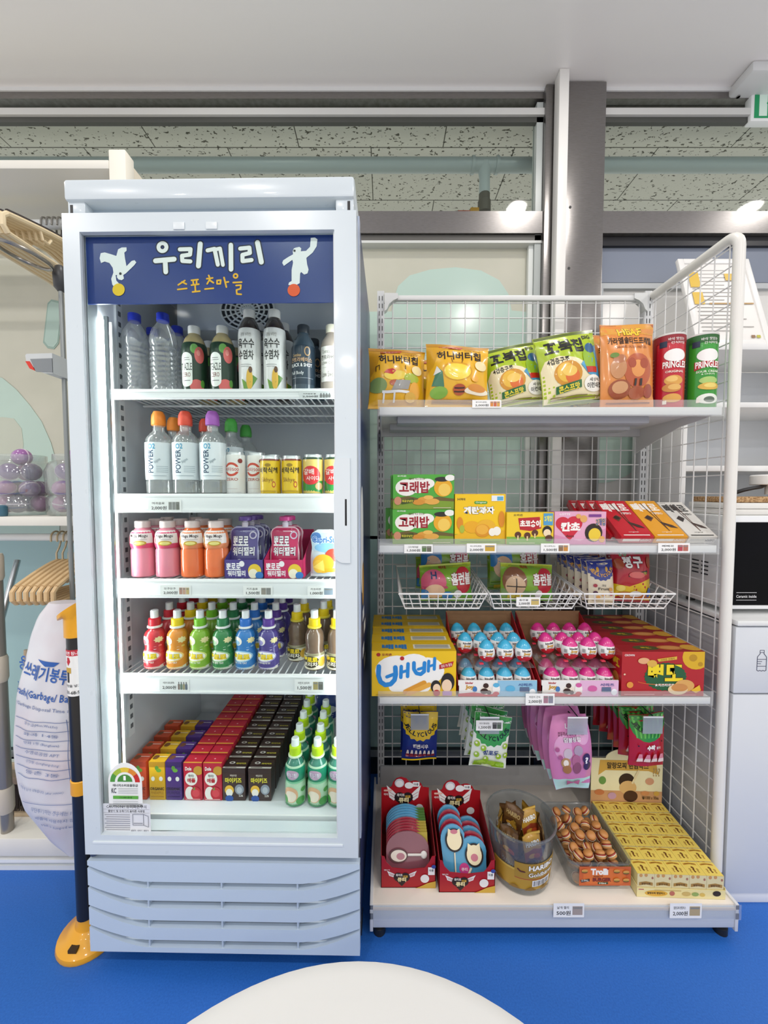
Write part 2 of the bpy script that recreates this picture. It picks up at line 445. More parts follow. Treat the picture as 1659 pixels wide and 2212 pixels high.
MB().box(tx - .06, tx + .01, -.012, .012, zc - .004, zc + .02, C('#b98a2c', .4), .004).cyl((tx - .11, 0, zc + .004), (tx - .06, 0, zc + .004), .009, C('#a8401f', .4), 10).build('valve', t)
# exit sign on the ceiling, cut by the frame
xa, ya = floor_at(1612, 132, 2.645); xb, yb = floor_at(1561, 207, 2.645)
X0 = xb + .004
t = thing('exit_sign', 'green and white emergency exit sign hanging from the ceiling', 'sign', (X0, ya, 2.65))
L_, D_ = .42, yb - ya
MB().box(0, L_, 0, D_, -.035, 0, C('#dfe0e0', .4), .008).build('mount_plate', t)
MB().cyl((.03, D_ - .03, -.039), (.03, D_ - .03, -.034), .006, '#8a8a8a', 10).cyl((.03, .09, -.039), (.03, .09, -.034), .006, '#8a8a8a', 10).build('screw', t)
sx0, sz1 = at(1622, 180, ya + .09); sz0 = at(1622, 264, ya + .09)[1]
w_, h_ = .3, sz1 - sz0
fx = sx0 - X0
MB().box(fx, fx + w_, .085, .115, sz0 - 2.65, -.03, C('#eef1f0', .35), .006).build('sign_box', t)
g = '#0a9a5e'
MB().art([('r', .04, .08, .96, .9, '#dff5e8'), ('r', .04, .08, .32, .9, g), ('r', .04, .08, .16, .9, g), ('r', .1, .14, .2, .84, '#dff5e8'), ('e', .27, .74, .035, .08, g),
          ('s', [(.2, .5), (.25, .6), (.3, .62)], .02, g), ('s', [(.22, .2), (.27, .4), (.33, .5)], .022, g), ('r', .33, .08, .96, .9, g), ('p', [(.45, .5), (.6, .7), (.6, .57), (.85, .57), (.85, .43), (.6, .43), (.6, .3)], '#dff5e8')],
         w_, h_ * .9, face(fx, sz0 - 2.65, .085)).build('pictogram', t)

# ================================================================ LEFT: white clothes rack
cream_w = C('#e6e3d9', .4)
RY0, RY1, RX0, RX1 = 1.14, 1.5, -2.2, -.72
zr = lambda py, Y=1.14: at(100, py, Y)[1]
t = thing('clothes_rack', 'white open clothes rack with shelves and rails behind the fridge', 'rack', (-1.4, 1.3, 0))
def rel(o, b): return b
def R(mb, name, par=t, off=(-1.4, 1.3, 0)):
    mb.v = [(x - off[0], y - off[1], z - off[2]) for x, y, z in mb.v]; return mb.build(name, par)
for yy in (RY0, RY1 - .04): R(MB().box(-.767, -.72, yy, yy + .04, 0.03, zr(322), C('#efe9dc', .4), .003), 'post')
R(MB().box(-.757, -.73, RY0 + .04, RY1 - .04, zr(366), zr(328), C('#e9dfcc', .4)), 'side_rail')
R(MB().box(RX0, -.767, RY0, RY1, zr(364), zr(345), cream_w, .002), 'top_shelf')
R(MB().box(RX0, -.74, RY0, RY1, zr(1136), zr(1116), cream_w, .002), 'middle_shelf')
R(MB().box(RX0, -.74, RY0, RY1, zr(1850), zr(1812), C('#eeeae0', .4), .002), 'bottom_shelf')
R(MB().box(RX0, -.72, RY0, RY0 + .03, .0, .014, C('#e3e6e6', .3)).box(RX0, -.72, RY0 + .004, RY0 + .03, .014, .03, C('#b9bfc2', .3)).box(RX0, -.72, RY0 - .001, RY0 + .03, .024, .034, C('#f0f2f2', .3)), 'base_rail')
R(MB().cyl((RX0, 1.23, 1.952), (-.76, 1.23, 1.952), .0135, C('#d9dcda', .3), 14), 'upper_rail')
R(MB().cyl((RX0, 1.23, 1.003), (-.76, 1.23, 1.003), .0115, C('#e4e6e3', .3), 14), 'lower_rail')
# hangers: planes across the rail
RAILY = 1.23
def hanger(name, label, x, rail_z, w, drop, col, strip, cat='hanger', grp=None):
    h = thing(name, label, cat, (x, RAILY, rail_z), 0, grp)
    b = MB()
    n = 14; pts = []
    for i in range(n + 1):
        q = -1 + 2 * i / n
        pts.append((0, q * w / 2, -.075 - drop * abs(q) ** 1.3))
    low = [(0, p[1] * .98, p[2] - .045) for p in pts]
    b.tube(pts, .007, col, 8)
    end = [(0, pts[0][1], pts[0][2]), (0, pts[0][1] - .012, pts[0][2] - .012), (0, pts[0][1] - .012, pts[0][2] - .034), (0, pts[0][1], pts[0][2] - .046)]
    b.tube(end, .0065, col, 8); b.tube([(a, -y, z) for a, y, z in end], .0065, col, 8)
    b.tube([(0, -w / 2, pts[0][2] - .046), (0, 0, pts[0][2] - .04), (0, w / 2, pts[0][2] - .046)], .006, col, 8)
    b.tube([(0, -w * .3, -.075 - drop * .45), (0, -w * .28, -.1 - drop * .5), (0, -w * .24, -.1 - drop * .5), (0, -w * .22, -.09 - drop * .4)], .004, col, 6)
    b.build('shoulder_frame', h)
    k = [(0, 0, -.078), (0, 0, -.05), (0, .012, -.032), (0, .0185, -.014)] + [(0, .0185 * math.cos(a), .0185 * math.sin(a)) for a in [PI * i / 8 for i in range(9)]] + [(0, -.0185, -.012)]
    MB().tube(k, .0028, C('#b9a88a' if strip is None else '#8d8a84', .35, metal=.3), 8).build('hook', h)
    if strip:
        MB().tube([(0, y, z + .006) for a, y, z in pts], .0055, strip, 6).build('grip_strip', h)
    return h
hx = ['nearest the fridge', 'second out from the fridge', 'third out from the fridge', 'fourth out from the fridge', 'fifth out from the fridge', 'sixth out from the fridge', 'seventh out from the fridge']
h0 = None
for i in range(7):
    lb = 'cream plastic hanger with dark grip on the upper rail, ' + hx[i]
    if h0 is None: h0 = hanger('clothes_hanger', lb, -.926, 1.952, .46, .05, C('#e6d3ae', .4), C('#2b211f', .6), grp='cream hangers on the upper rail')
    else: copy_tree(h0, (-.926 - .016 * i, RAILY, 1.952), lb)
h0 = None
for i in range(7):
    lb = 'beige ridged hanger on the lower rail, ' + hx[i]
    if h0 is None: h0 = hanger('clothes_hanger', lb, -.916, 1.003, .28, .05, C('#d8b88a', .45), None, grp='beige hangers on the lower rail')
    else: copy_tree(h0, (-.916 - .019 * i, RAILY, 1.003), lb)
# thin pole with loop and grey head
LSY = 1.12
X, Z = at(132, 640, LSY)
MZ = zr(1116) + .001
t = thing('loop_stand', 'thin grey pole with metal loop and grey red-cornered head beside the fridge door', 'stand', (X, LSY, .0))
MB().cyl((0, 0, .0), (0, .0, 1.76), .006, C('#8f9494', .3, metal=.5), 10).lathe([(.010, 0), (.010, .03), (.006, .034)], C('#8f9494', .4), 14).build('pole', t)
z2 = 1.748
MB().tube([(-.022 + .05 * math.cos(a), -.085 + .062 * math.sin(a), z2 - .012 * math.cos(a)) for a in [2 * PI * i / 28 for i in range(28)]], .0045, C('#8d8b87', .25, metal=.8), 8, closed=True).build('loop', t)
MB().lathe([(.008, 1.70), (.016, 1.71), (.018, 1.745), (.012, 1.765), (.006, 1.77)], C('#3c3d3f', .4), 12).build('clamp', t)
zt, zl = at(110, 778, LSY)[1], at(110, 818, LSY)[1]
hd = MB().prism([(-.062, zt - .004), (-.058, zt), (.01, zt + .002), (.01, zl), (-.012, zl), (-.03, zl + .006), (-.06, zt - .018)], -.05, .03, C('#c9cdcd', .35)).build('head', t)
MB().prism([(-.0605, zt - .02), (-.05, zt - .02), (-.036, zl + .006), (-.05, zl + .012)], -.052, -.045, C('#d8321f', .35)).build('red_corner', hd)
MB().prism([(-.048, zt - .014), (.01, zt - .012), (.01, zl + .002), (-.034, zl + .004)], -.0515, -.049, C('#83888b', .4)).build('grey_panel', hd)
# capsule jars on the middle shelf
jar_m = clear('jar_plastic', '#f4f7f6', .12, .07)
def capsule(x, y, z, c1, label, i):
    o = tag(MB().sphere((0, 0, 0), .021, c1, 14, 8).build('toy_capsule'), label, 'toy capsule', 'purple capsules in the jars')
    return o
caps = {}
def jar(x, label, base_lbl):
    k_ = 1.42; JY = 1.235
    t = thing('candy_jar', label, 'jar', (x, JY, MZ - .0005))
    prof = [(.052, 0), (.056, .006), (.056, .035), (.05, .043), (.056, .05), (.057, .095), (.05, .112), (.043, .117), (.043, .13), (.0405, .13), (.0405, .117), (.048, .11), (.054, .094), (.053, .05), (.047, .043), (.053, .035), (.053, .003), (.001, .003)]
    MB().lathe([(r * k_, z * k_) for r, z in prof], jar_m, 28).build('jar_wall', t, 50)
    k = 0
    tints = ['#a06aa8', '#8c6aa0', '#b56ca0', '#6e5a80', '#c58ab8', '#5c5468']
    lay = [(.034, 4, .040, .4), (.080, 4, .042, 1.1), (.133, 3, .031, 1.5), (.179, 1, 0, 0)]
    for z, m, rr_, ph in lay:
        for q in range(m):
            a = ph + 2 * PI * q / m; ti = (k * 5 + int(-x * 100)) % 6
            lbl = ('grey violet', 'dusty violet', 'rose purple', 'dark plum', 'pale pink', 'charcoal violet')[ti] + ' capsule, ' + ('bottom layer', 'second layer', 'third layer', 'topmost')[lay.index((z, m, rr_, ph))] + ' ' + ('front', 'mesh facing', 'rear', 'wall facing')[q % 4] + ' spot ' + base_lbl
            o = MB().sphere((0, 0, 0), .0265, C(tints[ti], .2, coat=.6), 16, 10)
            o.lathe([(.0268, -.002), (.0268, .002)], '#e8d4e4', 16)
            ob = tag(o.build('toy_capsule'), lbl, 'toy capsule', 'purple capsules in the jars')
            ob.location = (x + rr_ * math.cos(a - PI / 2), JY + rr_ * math.sin(a - PI / 2), MZ + z); ob.rotation_euler = (q, k, .7 * k)
            k += 1
jar(at(50, 1050, 1.235)[0], 'clear plastic jar of purple toy capsules on the middle rack shelf', 'in the wide open jar')
jar(at(50, 1050, 1.235)[0] + .172, 'second clear jar of capsules, half hidden behind the fridge door edge', 'in the half hidden jar')
X, Z = at(8, 1090, 1.12)
t = tag(MB().lathe([(.012, 0), (.0135, .008), (.0135, .028), (.008, .032)], C('#3f6a7c', .35), 16).build('bottle_cap'), 'blue green plastic cap lying beside the capsule jar', 'cap'); t.location = (at(4, 1090, 1.155)[0], 1.1545, MZ)
# poles, dustpan and brush on the bottom shelf
X, Z = at(-2, 1300, 1.17)
t = thing('mop_pole', 'thick grey metal pole with cream joints at the frame edge', 'pole', (X - .006, 1.17, zr(1812) + .001))
MB().cyl((0, 0, .0), (0, 0, .85), .016, C('#9b958c', .3, metal=.5), 14).build('tube', t)
for zz in (.06, .47, .78): MB().lathe([(.017, zz), (.02, zz + .01), (.02, zz + .07), (.017, zz + .08)], C('#cfc4b2', .5), 14).build('joint', t)
p0, p1 = at(-14, 1400, 1.28), at(38, 1210, 1.40)
t = tag(MB().cyl((p0[0], 1.28, p0[1]), (p1[0], 1.40, p1[1]), .0095, C('#c4c9cb', .15, metal=.9), 14).cyl((p0[0], 1.28, p0[1]), (p0[0] - .06, 1.25, .16), .0095, C('#c4c9cb', .15, metal=.9), 14).build('chrome_rod'), 'slim chrome rod leaning against the teal wall', 'rod')
X, Z = at(20, 1740, 1.2)
t = thing('dustpan', 'beige dustpan standing on the bottom shelf of the rack', 'dustpan', (X, 1.28, zr(1812) + .0008))
bei = C('#cbb596', .5)
MB().box(-.11, .055, -.06, .0, 0, .012, bei, .002).add([(.055, -.06, 0), (.06, -.06, 0), (.088, .02, .12), (.083, .02, .12), (.055, .02, 0), (.06, .02, 0)], [(0, 1, 2, 3), (4, 5, 1, 0), (5, 2, 1), (4, 0, 3), (4, 3, 2, 5)], bei).box(-.11, .07, .02, .03, 0, .12, bei, .002).build('pan', t)
MB().cyl((-.05, .02, .1), (-.05, .06, .5), .01, bei, 10).build('handle', t)
t = thing('hand_brush', 'dark brown brush standing in the beige dustpan', 'brush', (X - .03, 1.248, zr(1812) + .0155))
MB().box(-.08, .075, -.02, .02, .085, .11, C('#8d7a66', .5), .004).build('brush_back', t)
br = MB()
for i in range(34):
    x = -.077 + .0046 * i
    for yy in (-.014, -.004, .006): br.cyl((x, yy, .088), (x + .004 * math.sin(i), yy - .01, .002), .0018, '#3a2f2a', 4)
br.build('bristles', t)
# bin bag hanging in front of the rack
sl = [(1300, 108, 172), (1330, 84, 188), (1370, 70, 196), (1400, 64, 200), (1450, 52, 204), (1500, 42, 206), (1550, 37, 207), (1600, 35, 207), (1650, 38, 207), (1700, 47, 206), (1740, 62, 204), (1780, 86, 200), (1815, 112, 190), (1838, 140, 172), (1846, 150, 164)]
rows = []
BY = 1.035
for py, a, b in sl:
    xa, z = at(a, py, BY); xb, _ = at(b, py, BY); rows.append((xa, xb, z))
def bag_at(s, zz):
    """front surface of the bag: s 0..1 left to right"""
    for (a, b, z1), (c, d, z2) in zip(rows, rows[1:]):
        if z2 <= zz <= z1:
            k = (z1 - zz) / (z1 - z2); return a + (c - a) * k, b + (d - b) * k
    return (rows[0][:2] if zz > rows[0][2] else rows[-1][:2])
def bag_pt(ang, zz):
    a, b = bag_at(0, zz); cxx, r = (a + b) / 2, (b - a) / 2
    top, bot = rows[0][2], rows[-1][2]; q = (zz - bot) / (top - bot)
    dep = .045 * min(1, 4 * q + .15) * (1 - .55 * max(0, q - .7) / .3)
    wr = 1 + .05 * math.sin(9 * ang + 30 * zz) * math.sin(23 * zz + 2) + .04 * math.sin(40 * zz + 3 * ang)
    return cxx + r * math.cos(ang), -dep * math.sin(ang) * wr
bg = MB(); NS, NZ = 36, 44
vv = []
for j in range(NZ + 1):
    zz = rows[0][2] + (rows[-1][2] - rows[0][2]) * j / NZ
    for i in range(NS):
        x, y = bag_pt(2 * PI * i / NS, zz); vv.append((x, BY + y, zz))
ff = [(j * NS + i, j * NS + (i + 1) % NS, (j + 1) * NS + (i + 1) % NS, (j + 1) * NS + i) for j in range(NZ) for i in range(NS)] + [tuple(range(NS)), tuple(NZ * NS + i for i in range(NS - 1, -1, -1))]
bg.add(vv, ff, noisy('bag_plastic', '#dfe0e4', '#d9cfd4', 6, .35, .35, .65, bump=.3, spec=.4))
bz = lambda py: at(100, py, BY)[1]
bh = bz(1400) - bz(1780); bwid = .235; bx0 = at(32, 1500, BY)[0]
def bag_map(x, y, off):
    zz = bz(1780) + y
    a, b = bag_at(0, zz); X = bx0 + x; r = (b - a) / 2
    c = max(-.97, min(.97, (X - (a + b) / 2) / r)); ang = math.acos(c)
    _, dy = bag_pt(ang, zz); return (X, BY + dy - off - .001, zz)
blu, gry = '#2c5fae', '#6f7fa6'
ba = [('p', [(.42, .97), (.66, .95), (.6, .93), (.52, .935)], blu), ('t', '용 쓰레기봉투(75L', .10, .84, .98, .93, blu, .02, None, -12), ('t', 'Trash(Garbage/ Bag –', .08, .745, .86, .80, blu, .012, None, -9),
      ('t', '(Garbage Disposal Time and Place)', .12, .69, .98, .715, gry, .004, None, -8)]
for k in range(7): ba.append(('s', [(.12, .655 - .052 * k), (.96, .62 - .052 * k)], .006, gry))
ba.append(('s', [(.72, .645), (.72, .29)], .006, gry))
for k in range(6):
    ba += [('t', ('월·수·금(Mon,Wed,Fri)', '화곡 1·4동', '방화 1동 (Banghwa)', '수영로공원 APT', '공항동 Gonghang-dong', '등촌 3동')[k], .26, .612 - .052 * k, .64, .632 - .052 * k, gry, .0, None, -8), ('t', '☎ 0260'[2:], .76, .592 - .052 * k, .9, .61 - .052 * k, gry)]
ba += [('t', '이 봉투에 담아 내놓습니다. (after sunset.)', .14, .255, .66, .275, gry, 0, None, -9), ('s', [(.2, .2), (.95, .17)], .006, gry), ('t', '무단투기하는 경우에는 100만원 이하', .3, .125, .95, .15, gry, 0, None, -9), ('t', '배출에 사용하지 않습니다.', .34, .08, .9, .102, gry, 0, None, -9), ('t', 'trash is dumped without the bag', .38, .03, .95, .052, gry, 0, None, -9)]
bg.art(ba, bwid, bh, bag_map, (.012, .02), .0006)
tag(bg.build('garbage_bag', smooth=60), 'white translucent garbage bag printed in blue hanging beside the black pole', 'bag')
# umbrella-cover pole with yellow foot
PX, PY = -.757, .955
t = thing('umbrella_wrapper', 'black upright tube with yellow foot and yellow funnel beside the fridge', 'umbrella wrapper', (PX, PY, 0))
yel = C('#eaa50c', .35, coat=.3)
MB().lathe([(.072, 0), (.074, .006), (.072, .014), (.052, .026), (.048, .034), (.034, .042), (.03, .056), (.026, .085), (.022, .09)], yel, 32, c=(0, .012, 0)).box(-.012, .008, -.05, -.03, .022, .030, '#3a2a10').build('foot', t)
MB().cyl((0, 0, .07), (0, 0, .83), .022, C('#1b1c20', .25), 20).build('tube', t)
MB().lathe([(.0225, .395), (.0245, .397), (.0245, .43), (.0225, .432)], yel, 20).build('band', t)
fn_ = MB().lathe([(.022, .79), (.026, .792), (.026, .835), (.027, .84), (.034, .855), (.0345, .865), (.030, .865), (.02, .84)], yel, 24)
fn_.v = [(x * (1.15 if z > .85 else 1), y, z + (x * .75 if z > .85 else 0)) for x, y, z in fn_.v]; fn_.build('funnel', t)
zs0, zs1 = at(150, 1495, PY)[1], at(150, 1397, PY)[1]; hh = zs1 - zs0
def cylmap(r, z0, w): return lambda x, y, off: ((r + off) * math.sin((x - w / 2) / r), -(r + off) * math.cos((x - w / 2) / r), z0 + y)
MB().art([('r', 0, 0, 1, 1, '#f3f2ee'), ('r', 0, .87, 1, 1, '#c21f30'), ('t', '누르면 됩니다', .05, .89, .95, .97, '#ffffff'), ('p', [(.3, .84), (.3, .75), (.24, .75), (.36, .66), (.48, .75), (.42, .75), (.42, .84)], '#c21f30'), ('r', .2, .5, .5, .62, '#c9a23a'), ('r', .28, .3, .4, .52, '#2a2a2a'), ('t', '우산을 넣고', .1, .2, .9, .26, '#333333'), ('t', '031-68-91', .1, .05, .9, .12, '#222222')],
         .05, hh, cylmap(.022, zs0, .05), (.006, 0), .0004).build('label', t)

# ================================================================ RIGHT: cabinet, shelf unit and what stands there
cabm = C('#d5d9de', .4)
t = thing('storage_cabinet', 'light grey low cabinet with drawer fronts to the side of the snack rack', 'cabinet', (1.4, 1.3, 0))
off = (1.4, 1.3, 0)
def Rc(mb, name, par=t): return R(mb, name, par, off)
CX = .945
Rc(MB().box(CX, 1.95, 1.06, 1.54, .03, .772, C('#bfc2c6', .45)), 'body')
Rc(MB().box(CX, 1.95, 1.045, 1.06, .0, .03, C('#e6e8ea', .4), .002), 'plinth')
zA, zB = at(1600, 1355, 1.04)[1], at(1600, 1500, 1.04)[1]
Rc(MB().box(CX, 1.95, 1.035, 1.545, zA + .004, .80, C('#e1e3e3', .35), .003), 'worktop')
d1 = Rc(MB().box(CX, 1.95, 1.04, 1.06, zB + .003, zA, cabm, .002), 'drawer_front')
Rc(MB().box(CX, 1.95, 1.04, 1.06, .032, zB - .002, cabm, .002), 'door_front')
bx, bz_ = at(1633, 1450, 1.04); s_ = 1.04 / 850
ic = MB(); nv = C('#3b3f58', .5)
W_, H_ = 22 * s_ * 1.05, 48 * s_ * 1.0
ic.art([('s', [(.3, .98), (.7, .98), (.7, .88), (.3, .88), (.3, .98)], .05, nv), ('s', [(.32, .88), (.32, .82), (.08, .68), (.06, .62), (.06, .05), (.2, .01), (.35, .04), (.5, .01), (.65, .04), (.8, .01), (.94, .05), (.94, .62), (.92, .68), (.68, .82), (.68, .88)], .06, nv),
        ('s', [(.06, .56), (.94, .56)], .05, nv), ('s', [(.06, .24), (.94, .24)], .05, nv), ('s', [(.1, .46), (.5, .46)], .05, nv), ('s', [(.1, .36), (.4, .36)], .05, nv)], W_, H_, face(bx, bz_, 1.04))
R(ic, 'bottle_icon', d1, off)
# shelf unit on the worktop
t = thing('shelf_unit', 'white open shelf unit standing on the grey cabinet worktop', 'shelf unit', (1.4, 1.4, .80)); off = (1.4, 1.4, .80)
SY = 1.288
Rc(MB().box(.965, .985, SY, 1.54, .801, 1.60, white_paint, .001), 'side_panel', t)
Rc(MB().box(1.55, 1.57, SY, 1.54, .801, 1.60, white_paint, .001), 'side_panel', t)
Rc(MB().box(.985, 1.55, 1.525, 1.54, .801, 1.60, C('#d9dcdf', .45)).cyl((1.22, 1.524, 1.46), (1.22, 1.5255, 1.46), .006, '#4a4d50', 10), 'back_panel', t)
for (ya_, yb_) in ((742, 755), (869, 880), (1006, 1018)):
    z1, z0 = at(1500, ya_, SY)[1], at(1500, yb_, SY)[1]
    Rc(MB().box(.985 if ya_ > 800 else .96, 1.55 if ya_ > 800 else 1.575, SY, 1.525, z0, z1, white_paint, .001), 'shelf', t)
ztop = at(1500, 742, SY)[1]
# document stand
t = thing('document_stand', 'white framed document stand holding a printed notice above the shelf unit', 'document stand', (1.155, SY + .03, ztop + .007), rx=math.radians(-17))
W_, H_ = .25, .35
fr = MB()
for a in ((0, .02, 0, H_), (W_ - .02, W_, 0, H_), (.02, W_ - .02, 0, .02), (.02, W_ - .02, H_ - .02, H_)): fr.box(a[0] - W_ / 2, a[1] - W_ / 2, 0, .014, a[2], a[3], C('#ecebe8', .35), .002)
fr.build('frame', t)
pa = [('r', .06, .05, .94, .95, '#e9e6e2')]
for k in range(17): pa.append(('r', .12, .86 - .044 * k, .12 + (.5 if k % 4 == 0 else .7) * (1 - .2 * ((k * 7) % 3) / 2), .868 - .044 * k, '#9a9894'))
pa += [('r', .10, .66, .24, .84, '#dcb63e'), ('r', .10, .46, .24, .60, '#dcb63e'), ('r', .60, .74, .74, .82, '#dcb63e'), ('r', .3, .46, .9, .475, '#b08a4a'), ('r', .75, .08, .8, .11, '#8d6b4c'), ('r', .82, .08, .87, .11, '#b9b33c')]
MB().box(-W_ / 2 + .02, W_ / 2 - .02, .004, .012, .02, H_ - .02, C('#e9e6e2', .3)).art(pa, W_, H_, face(-W_ / 2, 0, .004)).build('notice', t)
MB().box(-.03, .03, .014, .02, .02, H_ - .06, C('#d8d5cf', .4)).build('back_strut', t)
# microwave, boards, puck with cable
MX, MY = .955, 1.09
zb_, zt_ = .815, at(1600, 1114, MY)[1]
t = thing('microwave', 'white microwave oven with black glass door on the cabinet worktop', 'microwave', (MX, MY, zb_))
hM = zt_ - zb_
MB().box(0, .46, .012, .185, 0, hM, C('#dcdedd', .4), .006).build('housing', t)
vt = MB()
for i in range(2):
    for j in range(4): vt.box(-.0012, .0, .06 + .035 * i, .085 + .035 * i, .10 - .012 * j + .02, .104 - .012 * j + .02, '#33363a')
vt.build('vent', t)
d = MB().box(.0, .46, 0, .012, 0.0, hM, C('#eceef0', .3), .004).build('door', t)
gx = at(1587, 1200, MY)[0] - MX
gz0, gz1 = at(1600, 1307, MY)[1] - zb_, at(1600, 1128, MY)[1] - zb_
MB().box(gx, .40, -.0015, .002, gz0, gz1, noisy('oven_glass', '#050507', '#08080f', 3, .03, spec=.08)).art([('t', 'Ceramic inside', .02, .09, .17, .125, '#d8d8dc'), ('r', .02, .15, .17, .155, '#d8d8dc'), ('r', .02, .06, .17, .065, '#d8d8dc')], .40 - gx, gz1 - gz0, face(gx, gz0, -.0015)).build('door_glass', d)
ft = MB()
for a in (.03, .4): ft.lathe([(.012, -.0145), (.012, 0)], '#2a2a2a', 12, c=(a, .03, 0)).lathe([(.012, -.0145), (.012, 0)], '#2a2a2a', 12, c=(a, .16, 0))
ft.build('foot', t)
bx0_, bx1_ = .985, 1.42
zz = zt_ + .0008
for i, (h_, c_, lb) in enumerate(((.0165, '#e4e2dd', 'white melamine board lying directly on the microwave'), (.0165, '#e9e8e3', 'white melamine board, middle of the three on the microwave'), (.016, '#b08c62', 'cork faced board, topmost of the three on the microwave'))):
    m_ = C(c_, .5) if i < 2 else noisy('cork', '#8f6a42', '#c9a578', 220, .85, .4, .6)
    x0 = bx0_ - .002 * i + (.012 if i == 2 else 0)
    o = MB().box(-.2, .2, -.08, .08, 0, h_, m_, .0015)
    if i < 2: o.art([('r', 0, .08, .28, .92, '#d6cfc2')], .2, h_, face(-.05, 0, -.08))
    o = tag(o.build('board'), lb, 'board', 'boards on the microwave'); o.location = (x0 + .2, 1.19, zz); zz += h_ + .0012
z1 = at(1500, 1018, SY)[1]
X, Z = at(1655, 1038, 1.24)
t = thing('hub', 'white round hub with black cable above the cork board', 'hub', (X + .01, 1.245, zz + .017))
MB().lathe([(.042, .018), (.044, .02), (.044, .046), (.04, .05)], C('#e6e6e4', .35), 28).build('puck', t)
MB().tube([(-.01, 0, .018), (-.03, -.01, .012), (-.06, -.015, .008), (-.085, -.012, .002), (-.1, 0, -.006), (-.105, .02, -.009)], .006, C('#2a2a2c', .5), 8).build('cable', t)
MB().lathe([(.007, -.012), (.007, .02)], C('#c5c5c3', .4), 12).build('foot', t)

# ================================================================ round white table at the camera
TZ, TR = .50, .365
t = thing('round_table', 'low round white table in front of the fridge and rack', 'table', (-.035, .15, 0))
MB().lathe([(TR - .03, TZ - .03), (TR - .006, TZ - .027), (TR, TZ - .02), (TR, TZ - .008), (TR - .004, TZ - .002), (TR - .012, TZ + .0005), (TR - .02, TZ), (.001, TZ)], C('#cfcfcd', .5), 96).build('tabletop', t)
MB().lathe([(.2, 0), (.2, .01), (.05, .02), (.03, .04), (.03, TZ - .03)], C('#d9d9d7', .4), 32).build('pedestal', t)
# ================================================================ THE FRIDGE
FX, FY, FR = -.3825, .885, -.0147
def fw(x, y, z=0):
    """point given square to the room -> the fridge's slightly turned frame"""
    dx, dy = x - FX, y - FY; c, s = math.cos(FR), math.sin(FR)
    return (FX + dx * c - dy * s, FY + dx * s + dy * c, z)
fridge = thing('display_fridge', 'tall white glass door drinks fridge with blue sign and louvred base', 'fridge', (FX, FY, 0), FR)
def G(mb, name, par=fridge, smooth=35):
    mb.v = [(x - FX, y - FY, z) for x, y, z in mb.v]; return mb.build(name, par, smooth)
fr_w = C('#d3dde3', .28, coat=.3)
inner = C('#d4d8de', .4)
navy = C('#1b2c5e', .3)
FL, FRt = -.705, -.060
IL, IR = -.678, -.088
BK = 1.40
G(MB().box(FL, IL, .937, 1.445, .29, 1.775, fr_w).box(IR, FRt - .001, .937, 1.445, .29, 1.775, fr_w).box(IL, IR, BK, 1.445, .29, 1.775, fr_w).box(IL, IR, .937, BK, 1.735, 1.775, fr_w).box(FL, FRt, .95, 1.445, .05, .29, C('#3d434c', .5)), 'body')
G(MB().box(IL, IL + .002, .94, BK, .33, 1.735, inner).box(IR - .002, IR, .94, BK, .33, 1.735, inner).box(IL, IR, BK - .002, BK, .33, 1.735, inner).box(IL, IR, .94, BK, 1.733, 1.735, inner), 'liner')
sd = G(MB().box(FRt - .001, FRt + .001, .96, 1.445, .05, 1.775, navy), 'side_panel')
sp = MB()
sp.add([(FRt + .0014, y, z) for y, z in [(1.02 + .05 * math.cos(a), 1.02 + .14 * math.sin(a)) for a in [2 * PI * i / 20 for i in range(20)]]], [tuple(range(20))], '#e8e8e6')
sp.add([(FRt + .0014, y, z) for y, z in [(1.05 + .03 * math.cos(a), .9 + .06 * math.sin(a)) for a in [2 * PI * i / 20 for i in range(20)]]], [tuple(range(20))], '#d9a03a')
for k in range(4): sp.add([(FRt + .0014, 1.03 + q * .06 + .05 * (k % 2), .80 - .05 * k + w) for q, w in ((0, 0), (1, 0), (1, .03), (0, .03))], [(0, 1, 2, 3)], '#e8e8e6')
G(sp, 'side_print', sd)
G(MB().box(FRt - .002, FRt + .003, .937, .96, .29, 1.775, C('#c2cce0', .25)).box(FL - .003, FL + .001, .937, .96, .29, 1.775, C('#c2cce0', .25)), 'edge_strip')
# top cap
cp = MB().box(FL + .004, FRt - .004, .887, 1.445, 1.782, 1.826, fr_w, .006).box(FL + .03, FRt - .05, .92, 1.2, 1.755, 1.79, C('#b7c6d2', .35))
for a, b in ((FL + .006, FL + .045), (FRt - .046, FRt - .006)): cp.box(a, b, .895, .95, 1.757, 1.786, fr_w, .003)
c_ = G(cp, 'top_cap')
G(MB().box(FRt - .02, FRt - .014, .8945, .9, 1.758, 1.778, '#1c1d20').box(FL + .012, FL + .018, .8945, .9, 1.758, 1.776, '#1c1d20'), 'slot', c_)
# door
DL, DR_, DT, DB = -.667, -.108, 1.712, .337
d_ = MB()
y0, y1 = .885, .932
d_.box(FL, DL, y0, y1, .289, 1.752, fr_w).box(DR_, FRt, y0, y1, .289, 1.752, fr_w).box(DL, DR_, y0, y1, DT, 1.752, fr_w).box(DL, DR_, y0, y1, .289, DB, fr_w)
door = G(d_, 'door')
G(MB().box(DL - .018, DR_ + .012, y0 - .002, y0 + .004, DB - .019, DB - .015, C('#e2eaef', .25)).box(DL - .002, DL + .0, y0 + .006, y1 - .002, DB, DT, C('#c7ccd0', .3)).box(DL + .018, DL + .026, y1 - .006, y1, DB, 1.55, C('#aab0b4', .2, metal=.6)).box(DR_ - .003, DR_, y0 + .006, y1, DB, DT, C('#e4e8ea', .3)), 'moulding', door)
for px in (374, 445):
    a = at(px, 480, y0); e = at(px + 25, 496, y0)
    G(MB().box(a[0], e[0], y0 - .0025, y0, e[1], a[1], C('#dfe7eb', .3), .001), 'cover_cap', door)
